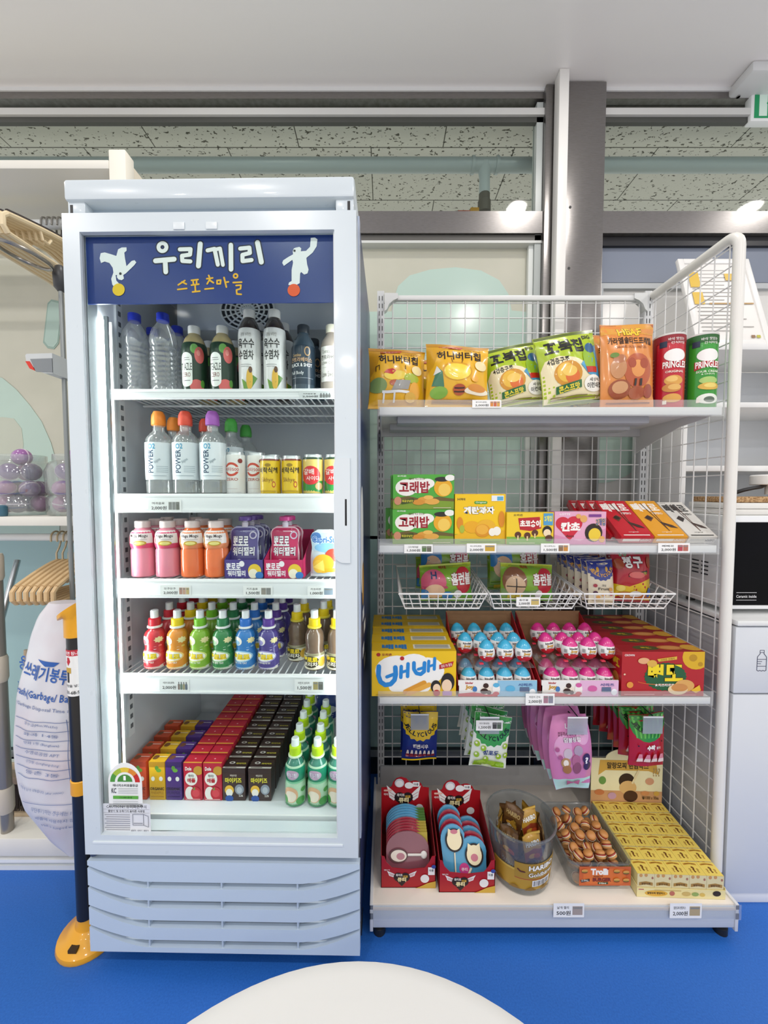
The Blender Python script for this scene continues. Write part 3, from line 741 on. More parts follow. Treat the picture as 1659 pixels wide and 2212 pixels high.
gl = clear('fridge_glass', '#f6faf9', .0, ior=1.35)
G(MB().box(DL, DR_, y0 + .012, y0 + .016, DB, DT, gl), 'glass_pane', door)
hz0, hz1 = at(740, 1215, y0)[1], at(740, 990, y0)[1]
hx0, hx1 = at(722, 1100, y0)[0], at(757, 1100, y0)[0]
h_ = []
for (x, z) in arc(hx0 + .016, hz1 - .016, .016, 180, 90, 6) + [(hx1, hz1)] + [(hx1, hz0)] + arc(hx0 + .022, hz0 + .022, .022, 270, 180, 6): h_.append((x, z))
hd = G(MB().prism(h_, y0 - .004, y0 + .002, C('#d9e1e6', .22, coat=.4)), 'handle', door)
a, b = at(746, 1135, y0), at(750, 1078, y0)
G(MB().box(a[0], b[0], y0 - .0048, y0 - .003, a[1], b[1], '#15161a', .0012), 'handle_slot', door)
# sign board inside the glass: lettering and bears
SZ0 = at(400, 655, y0 + .018)[1]
sg = MB().box(DL, DR_, y0 + .018, y0 + .021, SZ0, DT, C('#17357f', .3))
SYp = y0 + .018
def sq(pts): return [at(130 + x / 2.5136, 370 + y / 2.5136, SYp) for x, y in pts]
lay_ = [0]; sub_ = [0]
def put_poly(pts, col):
    lay_[0] += 1
    vv = sq(pts); V, Fc = slice_shape(vv, [tuple(range(len(vv)))], (0, 0))
    sg.add([(x, SYp - .0002 - .00012 * lay_[0], z) for x, z in V], Fc, col)
def put_stroke(pts, w, col):
    for q in stroke_poly(pts, w):
        sub_[0] += 1; vv = sq(q); sg.add([(x, SYp - .0002 - .00012 * lay_[0] - 2e-7 * sub_[0], z) for x, z in vv], [tuple(range(len(vv)))], col)
ST = [(arc(553, 410, 22, 0, 360, 14), 21), ([(515, 484), (617, 476)], 27), ([(568, 490), (571, 545)], 26),
      ([(648, 423), (707, 422), (704, 452), (660, 458), (662, 486), (706, 489)], 22), ([(760, 394), (750, 514)], 27),
      ([(800, 430), (838, 422), (856, 508)], 22), ([(850, 424), (868, 420), (884, 510)], 20), ([(927, 402), (928, 534)], 25),
      ([(978, 422), (1028, 417), (1031, 446), (990, 456), (991, 490), (1040, 484)], 22), ([(1072, 390), (1093, 496)], 27)]
lay_[0] += 1
for p, w in ST: put_stroke(p, w + 13, '#111a33')
lay_[0] += 1
for p, w in ST: put_stroke(p, w, '#f4f5f4')
lay_[0] += 1
Y_ = '#f2b71e'
for p in ([(640, 616), (676, 593)], [(660, 600), (684, 612)], [(637, 641), (686, 636)],
          [(712, 592), (748, 588)], [(721, 594), (723, 614)], [(740, 592), (740, 612)], [(712, 618), (752, 613)], [(732, 618), (734, 648)], [(718, 655), (758, 651)],
          [(806, 566), (810, 574)], [(796, 584), (828, 580)], [(814, 584), (798, 612)], [(812, 592), (832, 606)], [(786, 640), (832, 636)],
          [(852, 594), (872, 592), (870, 612), (852, 612), (852, 594)], [(890, 578), (903, 630)], [(897, 604), (914, 602)],
          arc(953, 570, 11, 0, 360, 12), [(940, 606), (986, 604)], [(956, 622), (982, 620), (980, 640), (958, 646), (960, 668), (984, 670)]): put_stroke(p, 9, Y_)
wht = '#f1f3f4'
put_poly([(208, 468), (214, 440), (236, 436), (270, 446), (300, 456), (310, 420), (330, 410), (356, 410), (357, 428), (344, 438), (348, 470), (356, 512), (384, 484), (400, 480), (410, 492), (398, 508), (352, 552), (338, 560), (342, 580), (330, 588), (312, 584), (303, 572), (304, 560), (296, 560), (300, 590), (320, 612), (318, 622), (292, 628), (278, 612), (272, 580), (284, 546), (280, 520), (262, 494), (236, 486), (216, 494)], wht)
put_poly([(1207, 502), (1212, 488), (1240, 470), (1266, 456), (1264, 440), (1270, 424), (1280, 420), (1300, 416), (1310, 424), (1308, 440), (1336, 438), (1358, 416), (1362, 368), (1384, 366), (1398, 376), (1394, 414), (1372, 448), (1338, 476), (1342, 510), (1350, 540), (1344, 560), (1326, 566), (1310, 552), (1304, 560), (1302, 612), (1284, 622), (1240, 622), (1244, 608), (1258, 600), (1258, 540), (1266, 500), (1262, 486), (1236, 504), (1216, 518)], wht)
lay_[0] += 1
def dot(cx_, cy_, r, col): put_poly([(cx_ + r * math.cos(2 * PI * i / 20), cy_ + r * math.sin(2 * PI * i / 20)) for i in range(20)], col)
dot(313, 640, 34, '#f0c814'); dot(1270, 650, 34, '#ee5a22'); dot(323, 553, 7, '#222222'); dot(1274, 437, 6, '#222222')
G(sg, 'sign_panel', door)
# stickers on the glass, lower corner
sa, sb = at(233, 1746, y0 + .012), at(304, 1648, y0 + .012); W_, H_ = sb[0] - sa[0], sb[1] - sa[1]
et = [('r', 0, 0, 1, .55, '#f2f4f2'), ('e', .5, .55, .5, .44, '#f2f4f2', 32)]
for k, c in enumerate(('#4f9a3a', '#a8c23c', '#e8c83a', '#e08a2a', '#c8281e')):
    a0, a1 = 180 - 36 * k, 144 - 36 * k
    et.append(('p', [(x, .56 + (y) * W_ / H_) for x, y in [(.5 + q[0], q[1]) for q in arc(0, 0, .44, a0, a1, 6)]] + [(.5 + q[0], .56 + q[1] * W_ / H_) for q in arc(0, 0, .30, a1, a0, 6)], c))
et += [('p', [(.5 + q[0], .57 + q[1] * W_ / H_) for q in arc(0, 0, .22, 180, 0, 10)], '#4a8f35'), ('t', '1', .46, .60, .53, .70, '#ffffff'), ('t', '에너지소비효율등급', .14, .46, .88, .52, '#222222'), ('r', .14, .19, .88, .26, '#5fae3c'),
       ('t', '111,000 원/년', .34, .205, .7, .245, '#17360f'), ('t', 'KC', .1, .32, .24, .43, '#333333')]
for k in range(4): et.append(('r', .3, .42 - .035 * k, .88, .427 - .035 * k, '#8a8d8a'))
for k in range(3): et.append(('r', .14, .14 - .04 * k, .88, .147 - .04 * k, '#9a9d9a'))
G(MB().art(et, W_, H_, face(sa[0], sa[1], y0 + .012)), 'energy_sticker', door)
sa, sb = at(219, 1803, y0 + .012), at(323, 1738, y0 + .012); W_, H_ = sb[0] - sa[0], sb[1] - sa[1]
et = [('r', 0, 0, 1, 1, '#e3e5ea', .08), ('t', 'CAUTION!! 유리파손주의', .09, .84, .92, .95, '#2b2b30'), ('t', '출받이 및 응축기의 올바른 사용법', .13, .71, .88, .79, '#2b2b30'), ('r', .02, .69, .98, .695, '#555560'), ('r', .02, .81, .98, .815, '#555560')]
for k in range(8): et.append(('r', .06 + .03 * (k % 2), .62 - .07 * k, .58, .638 - .07 * k, '#85868e'))
et += [('s', [(.64, .66), (.86, .66), (.86, .3), (.64, .3), (.64, .66)], .008, '#555560'), ('s', [(.86, .66), (.96, .6), (.96, .24), (.86, .3)], .008, '#555560'), ('s', [(.66, .36), (.84, .36)], .01, '#555560'), ('t', '출받이  응축기  물받이', .6, .1, .96, .15, '#555560')]
G(MB().art(et, W_, H_, face(sa[0], sa[1], y0 + .012)), 'caution_sticker', door)
# louvred base panel
gz = lambda crop_y: at(480, 1720 + crop_y / 2.2726, y0)[1]
gxx = lambda crop_x: at(130 + crop_x / 2.2726, 1960, y0)[0]
gr = MB()
g0, g1 = FL + .002, FRt + .003
def edge(ymid, yend):
    L_ = g1 - g0; pts = []
    for i in range(25):
        q = i / 24; d = abs(2 * q - 1); k = max(0, (d - .56) / .44); k = k ** 1.6
        pts.append((g0 + L_ * q, gz(ymid + (yend - ymid) * k)))
    return pts
bands = [((330, 330), (430, 352))] + [((462 + 97 * k, 366 + 97 * k), (522 + 97 * k, 450 + 97 * k)) for k in range(3)] + [((462 + 291, 366 + 291), (777, 777))]
for t_, b_ in bands: gr.prism(edge(*t_) + edge(*b_)[::-1], y0 + .002, y0 + .02, C('#c3d3e2', .32))
grl = G(gr, 'louvre_panel')
G(MB().box(g0 + .005, g1 - .005, y0 + .016, y0 + .06, gz(770), gz(335), C('#76828f', .5)).box(g0 + .01, g1 - .01, y0 + .03, y0 + .07, .283, .30, C('#7a828c', .4)), 'louvre_back', grl)
lv = MB()
for k in range(4):
    lv.box(gxx(210), gxx(1390), y0 + .012, y0 + .016, gz(446 + 97 * k), gz(436 + 97 * k), C('#d3dee6', .4))
    for xx in (425, 790, 1165): lv.box(gxx(xx - 4), gxx(xx + 4), y0 + .004, y0 + .016, gz(464 + 97 * k), gz(428 + 97 * k), C('#b9c8d6', .4))
G(lv, 'louvre_rib', grl)
for xx in (FL + .06, FRt - .01):
    for yy in (.98, 1.40):
        G(MB().tube([(xx - .012, yy, .026), (xx + .012, yy, .026)], .026, '#1c1d20', 18), 'caster')
G(MB().cyl((FL + .012, .90, .278), (FL + .012, .90, .288), .01, C('#6b7076', .3, metal=.7), 12), 'hinge')
# light tube, ladder strips, fan cover
lz0, lz1 = at(237, 1605, .945)[1], at(237, 690, .945)[1]
lz0 = .46
G(MB().box(IL + .003, IL + .016, .936, .956, lz0, lz1, C('#ffffff', .5, emit=28)), 'led_tube')
G(MB().box(IL + .002, IL + .026, .956, .960, lz0 - .01, lz1, C('#e6e9ea', .25)).box(IL + .002, IL + .006, .932, .936, lz0, lz1, C('#cfd4d6', .2, metal=.5)), 'led_housing')
G(MB().box(IR - .016, IR - .003, .936, .956, lz0, lz1, C('#ffffff', .5, emit=8)), 'led_tube')  # unseen second tube, added to brighten the interior from the right
ls = MB()
for yy in (1.0, 1.34):
    for x_, s_ in ((IL + .002, 1), (IR - .002, -1)):
        ls.box(min(x_, x_ + .006 * s_), max(x_, x_ + .006 * s_), yy, yy + .022, .50, 1.68, C('#e4e7ea', .35))
        for k in range(44): ls.box(min(x_ + .006 * s_, x_ + .0064 * s_), max(x_ + .006 * s_, x_ + .0064 * s_), yy + .006, yy + .016, .52 + .026 * k, .532 + .026 * k, '#62676c')
G(ls, 'ladder_strip')
fx_, fz_ = at(535, 640, 1.15)
fc = MB().box(-.60, IR, 1.14, BK, 1.60, 1.735, C('#cdd3da', .35), .02)
fcv = G(fc, 'fan_cover')
fg = MB(); fcx = at(532, 640, 1.14)[0]
for r_ in (.02, .034, .048, .062, .076): fg.tube([(fcx + r_ * math.cos(a), 1.136, 1.658 + r_ * .75 * math.sin(a)) for a in [2 * PI * i / 32 for i in range(32)]], .0028, C('#dfe4e8', .3), 6, closed=True)
for k in range(8):
    a = PI * k / 8; fg.cyl((fcx - .076 * math.cos(a), 1.1365, 1.658 - .057 * math.sin(a)), (fcx + .076 * math.cos(a), 1.1365, 1.658 + .057 * math.sin(a)), .0022, C('#dfe4e8', .3), 6)
fg.prism([(fcx + .078 * math.cos(a), 1.658 + .06 * math.sin(a)) for a in [2 * PI * i / 32 for i in range(32)]], 1.1385, 1.1395, '#2e3238')
G(fg, 'fan_grille', fcv)
# shelves
SH = [(1.3885, 1.366), (1.1376, 1.0935), (.9287, .883), (.691, .642)]
LY = .962
wire = C('#e9ecee', .3)
for i, (zt, zb) in enumerate(SH):
    sm = MB()
    for k in range(30): sm.cyl((IL + .02 + .0186 * k, LY, zt - .003), (IL + .02 + .0186 * k, BK - .02, zt - .003), .0019, wire, 6)
    for yy in (LY + .01, LY + .14, LY + .28, BK - .03): sm.cyl((IL + .006, yy, zt - .0068), (IR - .006, yy, zt - .0068), .003, wire, 8)
    s_ = G(sm, 'shelf')
    G(MB().box(IL + .004 - (.012 if i == 0 else 0), IR - .006, LY - .008, LY - .002, zb, zt + .002, C('#e6e8e9', .3), .0015).box(IL + .004, IR - .006, LY - .010, LY - .008, zb + .004, zb + .008, C('#f4f5f5', .2)).box(IL + .004, IR - .006, LY - .010, LY - .008, zt - .006, zt - .002, C('#f4f5f5', .2)), 'price_strip', s_)
FZ = .3426
G(MB().box(IL + .003, IR - .003, .945, BK - .003, FZ - .008, FZ, C('#dfe3e7', .3), .002).box(IL + .003, IR - .003, .940, .945, FZ - .03, FZ, C('#eceeef', .3)).box(IL, IR, .935, BK, .315, .33, C('#aab2ba', .25, metal=.4)), 'floor_shelf')

# ---------------------------------------------------------------- price tags
def price_tag(label, x0, y0_, x1, y1_, Y, top, price, pics, tilt=0, frame=fw, mat='#f3f3f1'):
    a, b = at(x0, y1_, Y), at(x1, y0_, Y); w, h = b[0] - a[0], b[1] - a[1]
    it = [('r', 0, 0, 1, 1, mat, .04), ('t', top, .12, .60, .50, .80, '#333333'), ('t', price, .10, .16, .56, .48, '#1d1d1d', .014)]
    n = len(pics)
    for i, c in enumerate(pics):
        u0, u1 = .62 + .34 * i / n, .62 + .34 * (i + 1) / n - .015
        it += [('r', u0, .18, u1, .8, c), ('r', u0 + .02, .62, u1 - .02, .74, '#8a8a86')] if n < 4 else [('r', u0, .15, u1, .62, c, .3), ('r', u0 + (u1 - u0) * .3, .6, u1 - (u1 - u0) * .3, .8, '#6b6b6b')]
    m = MB().box(0, w, -.0004, 0, 0, h, C(mat, .5)).art(it, w, h, face(0, 0, -.0004), base=.0002)
    o = tag(m.build('price_tag', smooth=0), label, 'price tag', 'price tags on the shelf edges')
    p = frame(a[0], Y, a[1]); o.location = p; o.rotation_euler = (tilt, 0, FR if frame is fw else 0)
    return o
TY = LY - .0106
price_tag('clear price tag reading 2,500 won on the uppermost fridge shelf edge', 646, 847, 718, 862, TY, '커피음료·물', '2,500원', ['#7a7a78'] * 4, mat='#d9dcdc')
price_tag('price tag reading 2,000 won under the clear water drinks with coloured caps', 318, 1079, 390, 1106, TY, '여과음료', '2,000원', ['#8f8f8c', '#8f8f8c', '#76766f'])
price_tag('price tag reading 2,000 won below the pink and orange drinks', 345, 1265, 411, 1288, TY, '모구모구', '2,000원', ['#b98a7a', '#c9a08a', '#c9b07a'])
price_tag('price tag reading 1,500 won below the purple spouted pouches', 525, 1265, 588, 1288, TY, '키즈음료', '1,500원', ['#9a9288', '#8a8a88'])
price_tag('price tag reading 1,000 won below the silver juice pouch', 664, 1265, 722, 1288, TY, '카프리썬', '1,000원', ['#8a9aa8'])
price_tag('price tag reading 2,000 won with four bottle pictures under the bright juice bottles', 343, 1468, 407, 1494, TY, '어린이 음료(꽃병)', '2,000원', ['#8a7a72', '#6f7f6f', '#a09a7a', '#6a727f'])
price_tag('price tag reading 1,500 won with two bottles under the brown barley teas', 636, 1466, 701, 1493, TY, '어린이 보리차', '1,500원', ['#a89a62', '#6a6a62'])
# ---------------------------------------------------------------- bottles and cans
def Rof(prof):
    def R_(z):
        for (r0, z0), (r1, z1) in zip(prof, prof[1:]):
            if z0 <= z <= z1: return r0 + (r1 - r0) * (z - z0) / max(1e-6, z1 - z0)
        return prof[-1][0] if z > prof[-1][1] else prof[0][0]
    return R_
def wrapmap(Rf, z0, w, eps=.0005):
    def fn(x, y, off):
        r = Rf(z0 + y) + eps + off; rm = wrapmap.rm
        a = (x - w / 2) / rm
        return (r * math.sin(a), -r * math.cos(a), z0 + y)
    return fn
def sleeve(mb, prof, z0, z1, mat, seg=24, eps=.0004):
    Rf = Rof(prof); zs = sorted({z0, z1} | {z for r, z in prof if z0 < z < z1})
    n = len(zs)
    v = [(( Rf(z) + eps) * math.cos(2 * PI * i / seg), (Rf(z) + eps) * math.sin(2 * PI * i / seg), z) for z in zs for i in range(seg)]
    f = [(j * seg + i, j * seg + (i + 1) % seg, (j + 1) * seg + (i + 1) % seg, (j + 1) * seg + i) for j in range(n - 1) for i in range(seg)]
    mb.add(v, f, mat)
def bottle(name, label, cat, group, prof, mat, cap=None, lab=None, seg=24, capname='cap'):
    """lab = (z0, z1, sleeve material, art, width in radii)"""
    t = thing(name, label, cat, group=group)
    MB().lathe(prof, mat, seg).build('bottle_body' if cap else 'can_body', t, 50)
    if lab:
        z0, z1, sm, art, wr = lab
        m = MB(); m.sheen = (.3, 0, 0, .5, .35)
        if sm: sleeve(m, prof, z0, z1, sm, seg)
        Rf = Rof(prof); wrapmap.rm = Rf((z0 + z1) / 2); w = wrapmap.rm * wr
        m.art(art, w, z1 - z0, wrapmap(Rf, z0, w), (wrapmap.rm * .22, .012), .0004)
        m.build('label', t, 50)
    if cap:
        m = MB()
        for p, c in cap: m.lathe(p, c, 18)
        m.build(capname, t)
    return t
def set_at(t, x, y, z, rz=0, frame=fw):
    t.location = frame(x, y, z); t.rotation_euler = (0, 0, (FR if frame is fw else 0) + rz)
def more(t, x, y, z, label, rz=0, frame=fw, skip=()):
    return copy_tree(t, frame(x, y, z), label, rz=(FR if frame is fw else 0) + rz, skip=skip)
def screwcap(r, z, h, c, rim=None):
    p = [(r * .98, z), (r, z + .001), (r, z + h - .002), (r * .92, z + h), (.001, z + h)]
    q = [(p, C(c, .4))]
    return q
GAP = .0006
# --- uppermost shelf
z = SH[0][0] + GAP
Y1 = 1.012
X = lambda px, Y, py=800: at(px, py, Y)[0]
wat = clear('water_bottle_plastic', '#fdfeff', .16, .14, .10)
pw = [(.027, 0), (.0315, .004)] + [(.0318 - (.0030 if i % 2 else 0), .012 + .0062 * i) for i in range(19)] + [(.032, .128), (.0318, .14), (.026, .16), (.0145, .178), (.0125, .183), (.0125, .19)]
wb = bottle('water_bottle', 'clear ribbed water bottle with blue cap, outermost in the front row', 'water bottle', 'water bottles on the uppermost fridge shelf', pw, wat, screwcap(.0148, .1835, .019, '#2336b4'), seg=28)
set_at(wb, X(290, Y1), Y1, z)
more(wb, X(352, Y1), Y1, z, 'clear ribbed water bottle with blue cap, next to the peach tea')
more(wb, X(327, 1.10), 1.10, z, 'water bottle behind the two front water bottles, cap showing between them', rz=.3)
more(wb, X(381, 1.09), 1.09, z, 'water bottle in the second row, behind the gap before the tea', rz=.5)
more(wb, X(404, 1.17), 1.17, z, 'water bottle deepest in the shelf, only its blue cap showing', rz=.8)
pt_ = [(.025, 0), (.030, .004), (.030, .02), (.0305, .10), (.029, .12), (.022, .138), (.0145, .148), (.013, .15), (.013, .156)]
art = [('e', .66, .86, .12, .1, '#5d9a3c'), ('e', .80, .74, .14, .17, '#d5605c'), ('e', .77, .78, .05, .06, '#e48a80'), ('e', .72, .1, .2, .14, '#d5605c'), ('e', .88, .16, .06, .08, '#5d9a3c'), ('r', .24, .08, .60, .78, '#eef0ea', .5), ('t', 'TEAZLE', .25, .42, .59, .56, '#232622', .006), ('t', 'ZERO', .29, .28, .55, .37, '#7d3b32', .004), ('r', .3, .2, .54, .215, '#777777'), ('r', .3, .62, .54, .63, '#777777'), ('r', .32, .66, .52, .67, '#777777')]
tb = bottle('tea_bottle', 'peach tea bottle with dark green label beside the water bottle', 'tea bottle', 'bottled teas on the uppermost fridge shelf', pt_, C('#b9a676', .15, coat=.5), screwcap(.0145, .1505, .019, '#eceae6'), (.004, .124, C('#22392a', .3), art, 2.7))
set_at(tb, X(419, Y1), Y1, z); more(tb, X(480, Y1), Y1, z, 'peach tea bottle with dark green label beside the white corn tea')
more(tb, X(450, 1.11), 1.11, z, 'peach tea bottle in the second row, white cap between the two front ones'); more(tb, X(508, 1.11), 1.11, z, 'peach tea bottle in the second row, just behind the corn tea')
pc = [(.023, 0), (.027, .004), (.0272, .05), (.0278, .145), (.026, .16), (.021, .175), (.0145, .186), (.013, .188), (.013, .194)]
art = [('t', '광동 V라인', .32, .86, .66, .92, '#7d7b74', .004), ('t', '옥수수', .2, .68, .76, .83, '#1f1d1a', .02), ('t', '수염차', .22, .5, .74, .65, '#1f1d1a', .02), ('r', .3, .42, .66, .425, '#777777'), ('r', .3, .39, .6, .395, '#777777'),
       ('p', [(.42, .02), (.34, .2), (.5, .14), (.56, .02)], '#6f9a3c'), ('p', [(.62, .02), (.86, .22), (.7, .26), (.52, .02)], '#5c8a34'), ('e', .60, .19, .1, .17, '#dcae3c'), ('e', .63, .34, .06, .05, '#5a3a22')]
cb = bottle('corn_tea_bottle', 'white labelled corn tea bottle beside the peach tea', 'tea bottle', 'bottled teas on the uppermost fridge shelf', pc, C('#3a302b', .15, coat=.5), screwcap(.0148, .1885, .02, '#eceae6'), (.003, .158, C('#e9e8e6', .3), art, 2.7))
set_at(cb, X(539, Y1), Y1, z); more(cb, X(593, Y1), Y1, z, 'white labelled corn tea bottle beside the black coffee bottle')
more(cb, X(557, 1.09), 1.09, z, 'corn tea bottle in the second row between the two front corn teas'); more(cb, X(612, 1.09), 1.09, z, 'corn tea bottle in the second row behind the black coffee')
pk = [(.024, 0), (.029, .003), (.029, .10), (.0295, .112), (.026, .128), (.015, .145), (.014, .15), (.014, .158)]
art = [('t', 'Contrabase', .2, .70, .5, .78, '#d8b27a', .0), ('e', .7, .84, .1, .12, '#b08a5a'), ('e', .7, .84, .07, .09, '#253342'), ('t', '콘트라베이스', .12, .56, .86, .68, '#c9a37a', .012), ('t', 'BLACK & SHOT', .12, .44, .86, .53, '#eef0f0', .012), ('t', 'Full Body', .14, .22, .58, .33, '#dfe4e6', 0), ('r', .1, .15, .9, .158, '#9aa6ae')]
kb = bottle('coffee_bottle', 'slate black coffee bottle beside the corn tea', 'coffee bottle', 'bottled coffees on the uppermost fridge shelf', pk, C('#3c4a55', .12, coat=.5), screwcap(.0152, .1505, .02, '#2c3138'), (.02, .115, C('#283643', .25), art, 2.6))
set_at(kb, X(655, Y1), Y1, z); more(kb, X(676, 1.10), 1.10, z, 'second slate black coffee bottle, deeper behind the first one')
art = [('r', .12, .06, .9, .96, '#e2dfd8', .05), ('t', 'Contrabase', .2, .78, .56, .88, '#5a554e', 0), ('t', '콘트라베이스', .14, .62, .88, .74, '#4a443e', .012), ('t', 'LOW CALORIE', .16, .5, .86, .57, '#8a857c'), ('r', .16, .42, .86, .425, '#8a857c'), ('t', 'Low Sweet', .18, .18, .7, .32, '#6a655c', 0)]
lb_ = bottle('coffee_bottle', 'milky coffee bottle with white label and cream cap by the frame', 'coffee bottle', 'bottled coffees on the uppermost fridge shelf', pk, C('#a3978c', .15, coat=.5), screwcap(.0152, .1505, .02, '#e9e4cf'), (.02, .115, None, art, 2.4))
set_at(lb_, X(716, Y1), Y1, z)
# --- second shelf: oxygen water, small cans
z = SH[1][0] + GAP; Y2 = 1.0
po = [(.026, 0), (.031, .004), (.031, .03), (.030, .034), (.031, .04), (.0312, .125), (.03, .138), (.022, .15), (.0145, .157), (.0135, .16), (.0135, .174)]
art = [('r', 0, 0, 1, 1, '#e4eaee'), ('t', 'POWER', .36, .18, .54, .80, '#24425e', .02, None, 90), ('t', 'O2', .38, .82, .60, .96, '#3a9ac0', .02), ('r', .62, .35, .95, .36, '#8fa0aa'), ('r', .62, .30, .95, .31, '#8fa0aa'), ('r', .62, .25, .95, .26, '#8fa0aa'), ('r', .62, .20, .95, .21, '#8fa0aa'), ('t', 'Alpine', .55, .45, .75, .55, '#7f929c', 0, None, 40), ('r', .3, .1, .9, .11, '#8fa0aa')]
owat = clear('oxygen_bottle_plastic', '#fafcfb', .14, .16, .10)
def sportcap(c): return [([(.0152, .1715), (.0165, .173), (.0165, .19), (.0155, .198), (.0115, .206), (.0105, .2075), (.001, .2075)], C(c, .4)), ([(.0166, .173), (.0169, .174), (.0169, .186), (.0166, .187)], C(c, .5))]
ob = {}
for i, (cn, px, c) in enumerate((('orange', 342, '#ee8a2c'), ('red', 400, '#e0503a'), ('purple', 459, '#a45cb4'))):
    o = bottle('oxygen_water_bottle', 'clear bottled water with white label and ' + cn + ' sports cap, front row', 'water bottle', 'oxygen waters on the second fridge shelf', po, owat, sportcap(c), (.036, .128, C('#e4eaee', .4), art, 2.5))
    set_at(o, X(px, Y2, 1000), Y2, z); ob[cn] = o
gcap = bottle('oxygen_water_bottle', 'clear bottled water with green sports cap behind the small white cans', 'water bottle', 'oxygen waters on the second fridge shelf', po, owat, sportcap('#4fae4a'), (.036, .128, C('#e4eaee', .4), art, 2.5))
set_at(gcap, X(496, 1.10, 900), 1.10, z)
more(ob['orange'], X(371, 1.08, 900), 1.08, z, 'clear bottled water with orange cap, second row behind the orange one')
more(ob['red'], X(390, 1.16, 900), 1.16, z, 'clear bottled water with red cap, third row back')
more(ob['red'], X(440, 1.10, 900), 1.10, z, 'clear bottled water with red cap, second row behind the purple one')
more(gcap, X(527, 1.20, 900), 1.20, z, 'clear bottled water with green cap, deepest of the pair')
pv = [(.021, 0), (.0235, .003), (.0235, .098), (.021, .104), (.0215, .107), (.001, .106)]
cnm = C('#d9dcdd', .25, metal=.6)
art = [('r', 0, 0, 1, 1, '#eceae6'), ('e', .45, .62, .32, .18, '#cf4a34'), ('e', .45, .62, .23, .12, '#eceae6'), ('r', .1, .56, .8, .68, '#eceae6'), ('t', '비타500', .16, .57, .76, .67, '#c23a28', .01), ('t', 'ZERO', .2, .33, .72, .40, '#b5452f', .004), ('e', .82, .84, .1, .06, '#8a2a22'), ('r', .25, .12, .7, .125, '#b9978a')]
vc = bottle('drink_can', 'slim white vitamin drink can with red ring, beside the purple capped water', 'can', 'small cans on the second fridge shelf', pv, cnm, None, (.002, .1, C('#eceae6', .35), art, 2.5))
set_at(vc, X(508, 1.02, 1010), 1.02, z); more(vc, X(553, 1.035, 1010), 1.035, z, 'slim white vitamin drink can with red ring, beside the yellow can')
more(vc, X(588, 1.09, 1010), 1.09, z, 'slim white vitamin can in the second row behind the yellow can')
ps = [(.021, 0), (.0245, .003), (.0245, .084), (.0215, .091), (.022, .094), (.001, .093)]
art = [('r', 0, 0, 1, 1, '#e3bd26'), ('r', 0, .95, 1, 1, '#7a2a1c'), ('e', .5, .82, .12, .05, '#9a7a1a'), ('t', '비락식혜', .12, .58, .88, .76, '#241a0e', .025), ('t', 'Sikhye', .22, .3, .7, .46, '#8a5a1a', 0), ('e', .72, .26, .07, .09, '#b5341e'), ('e', .72, .26, .045, .06, '#e3bd26'), ('r', .1, .06, .8, .08, '#b08f1e')]
sc = bottle('drink_can', 'short yellow rice drink can beside the white vitamin can', 'can', 'small cans on the second fridge shelf', ps, cnm, None, (.002, .086, C('#e3bd26', .3), art, 2.5))
set_at(sc, X(584, .985, 1020), .985, z); more(sc, X(630, .985, 1020), .985, z, 'short yellow rice drink can beside the red and green can')
pg = [(.021, 0), (.0245, .003), (.0245, .087), (.0215, .094), (.022, .097), (.001, .096)]
art = [('r', 0, 0, 1, .35, '#2f8a3c'), ('r', 0, .35, 1, 1, '#e5c870'), ('r', 0, .94, 1, 1, '#22402a'), ('e', .46, .5, .4, .26, '#cf2e30'), ('t', '갈배', .16, .52, .6, .68, '#f4f0e6', .01), ('t', '사이다', .3, .36, .82, .48, '#f4f0e6', .01), ('e', .8, .2, .16, .1, '#c9a070')]
gc = bottle('drink_can', 'short red and green pear drink can beside the yellow can', 'can', 'small cans on the second fridge shelf', pg, cnm, None, (.002, .09, C('#e5c870', .3), art, 2.5))
set_at(gc, X(676, .985, 1020), .985, z); more(gc, X(722, .985, 1020), .985, z, 'short red pear drink can cut by the door frame')
# --- third shelf: jelly drinks, spouted pouches, silver pouch
z = SH[2][0] + GAP; Y3 = .998
pm_ = [(.024, 0), (.0285, .003), (.029, .008), (.0288, .068), (.0265, .073), (.0285, .078), (.0295, .085), (.0295, .098), (.027, .112), (.018, .122), (.0165, .124), (.0165, .13)]
def mogu(c, dark, lbl, fruit):
    art = [('r', 0, 0, 1, .3, dark), ('r', 0, .28, 1, 1, '#efe4e2'), ('e', .15, .45, .12, .28, fruit), ('e', .15, .45, .07, .17, '#f0d8c0'), ('t', 'Mogu Mogu', .28, .58, .84, .80, '#3a2426', .02), ('r', .3, .5, .82, .52, '#9a8a86'), ('e', .6, .3, .2, .14, '#c9a227'), ('e', .6, .3, .15, .09, '#efe08a')]
    return bottle('jelly_drink_bottle', lbl, 'jelly drink', 'jelly drinks on the third fridge shelf', pm_, C(c, .12, coat=.6), screwcap(.0185, .1245, .017, '#ecd9d6'), (.074, .118, C(dark, .3), art, 2.6))
pk_ = mogu('#e58a9c', '#d6486e', 'pink jelly drink bottle, outermost in the front row', '#c23a5a'); set_at(pk_, X(307, Y3, 1190), Y3, z)
more(pk_, X(361, Y3, 1190), Y3, z, 'pink jelly drink bottle beside the orange ones')
og_ = mogu('#e8723c', '#e88a5a', 'orange jelly drink bottle beside the pink ones', '#e59a3a'); set_at(og_, X(415, Y3, 1190), Y3, z)
more(og_, X(466, Y3, 1190), Y3, z, 'orange jelly drink bottle beside the purple pouch')
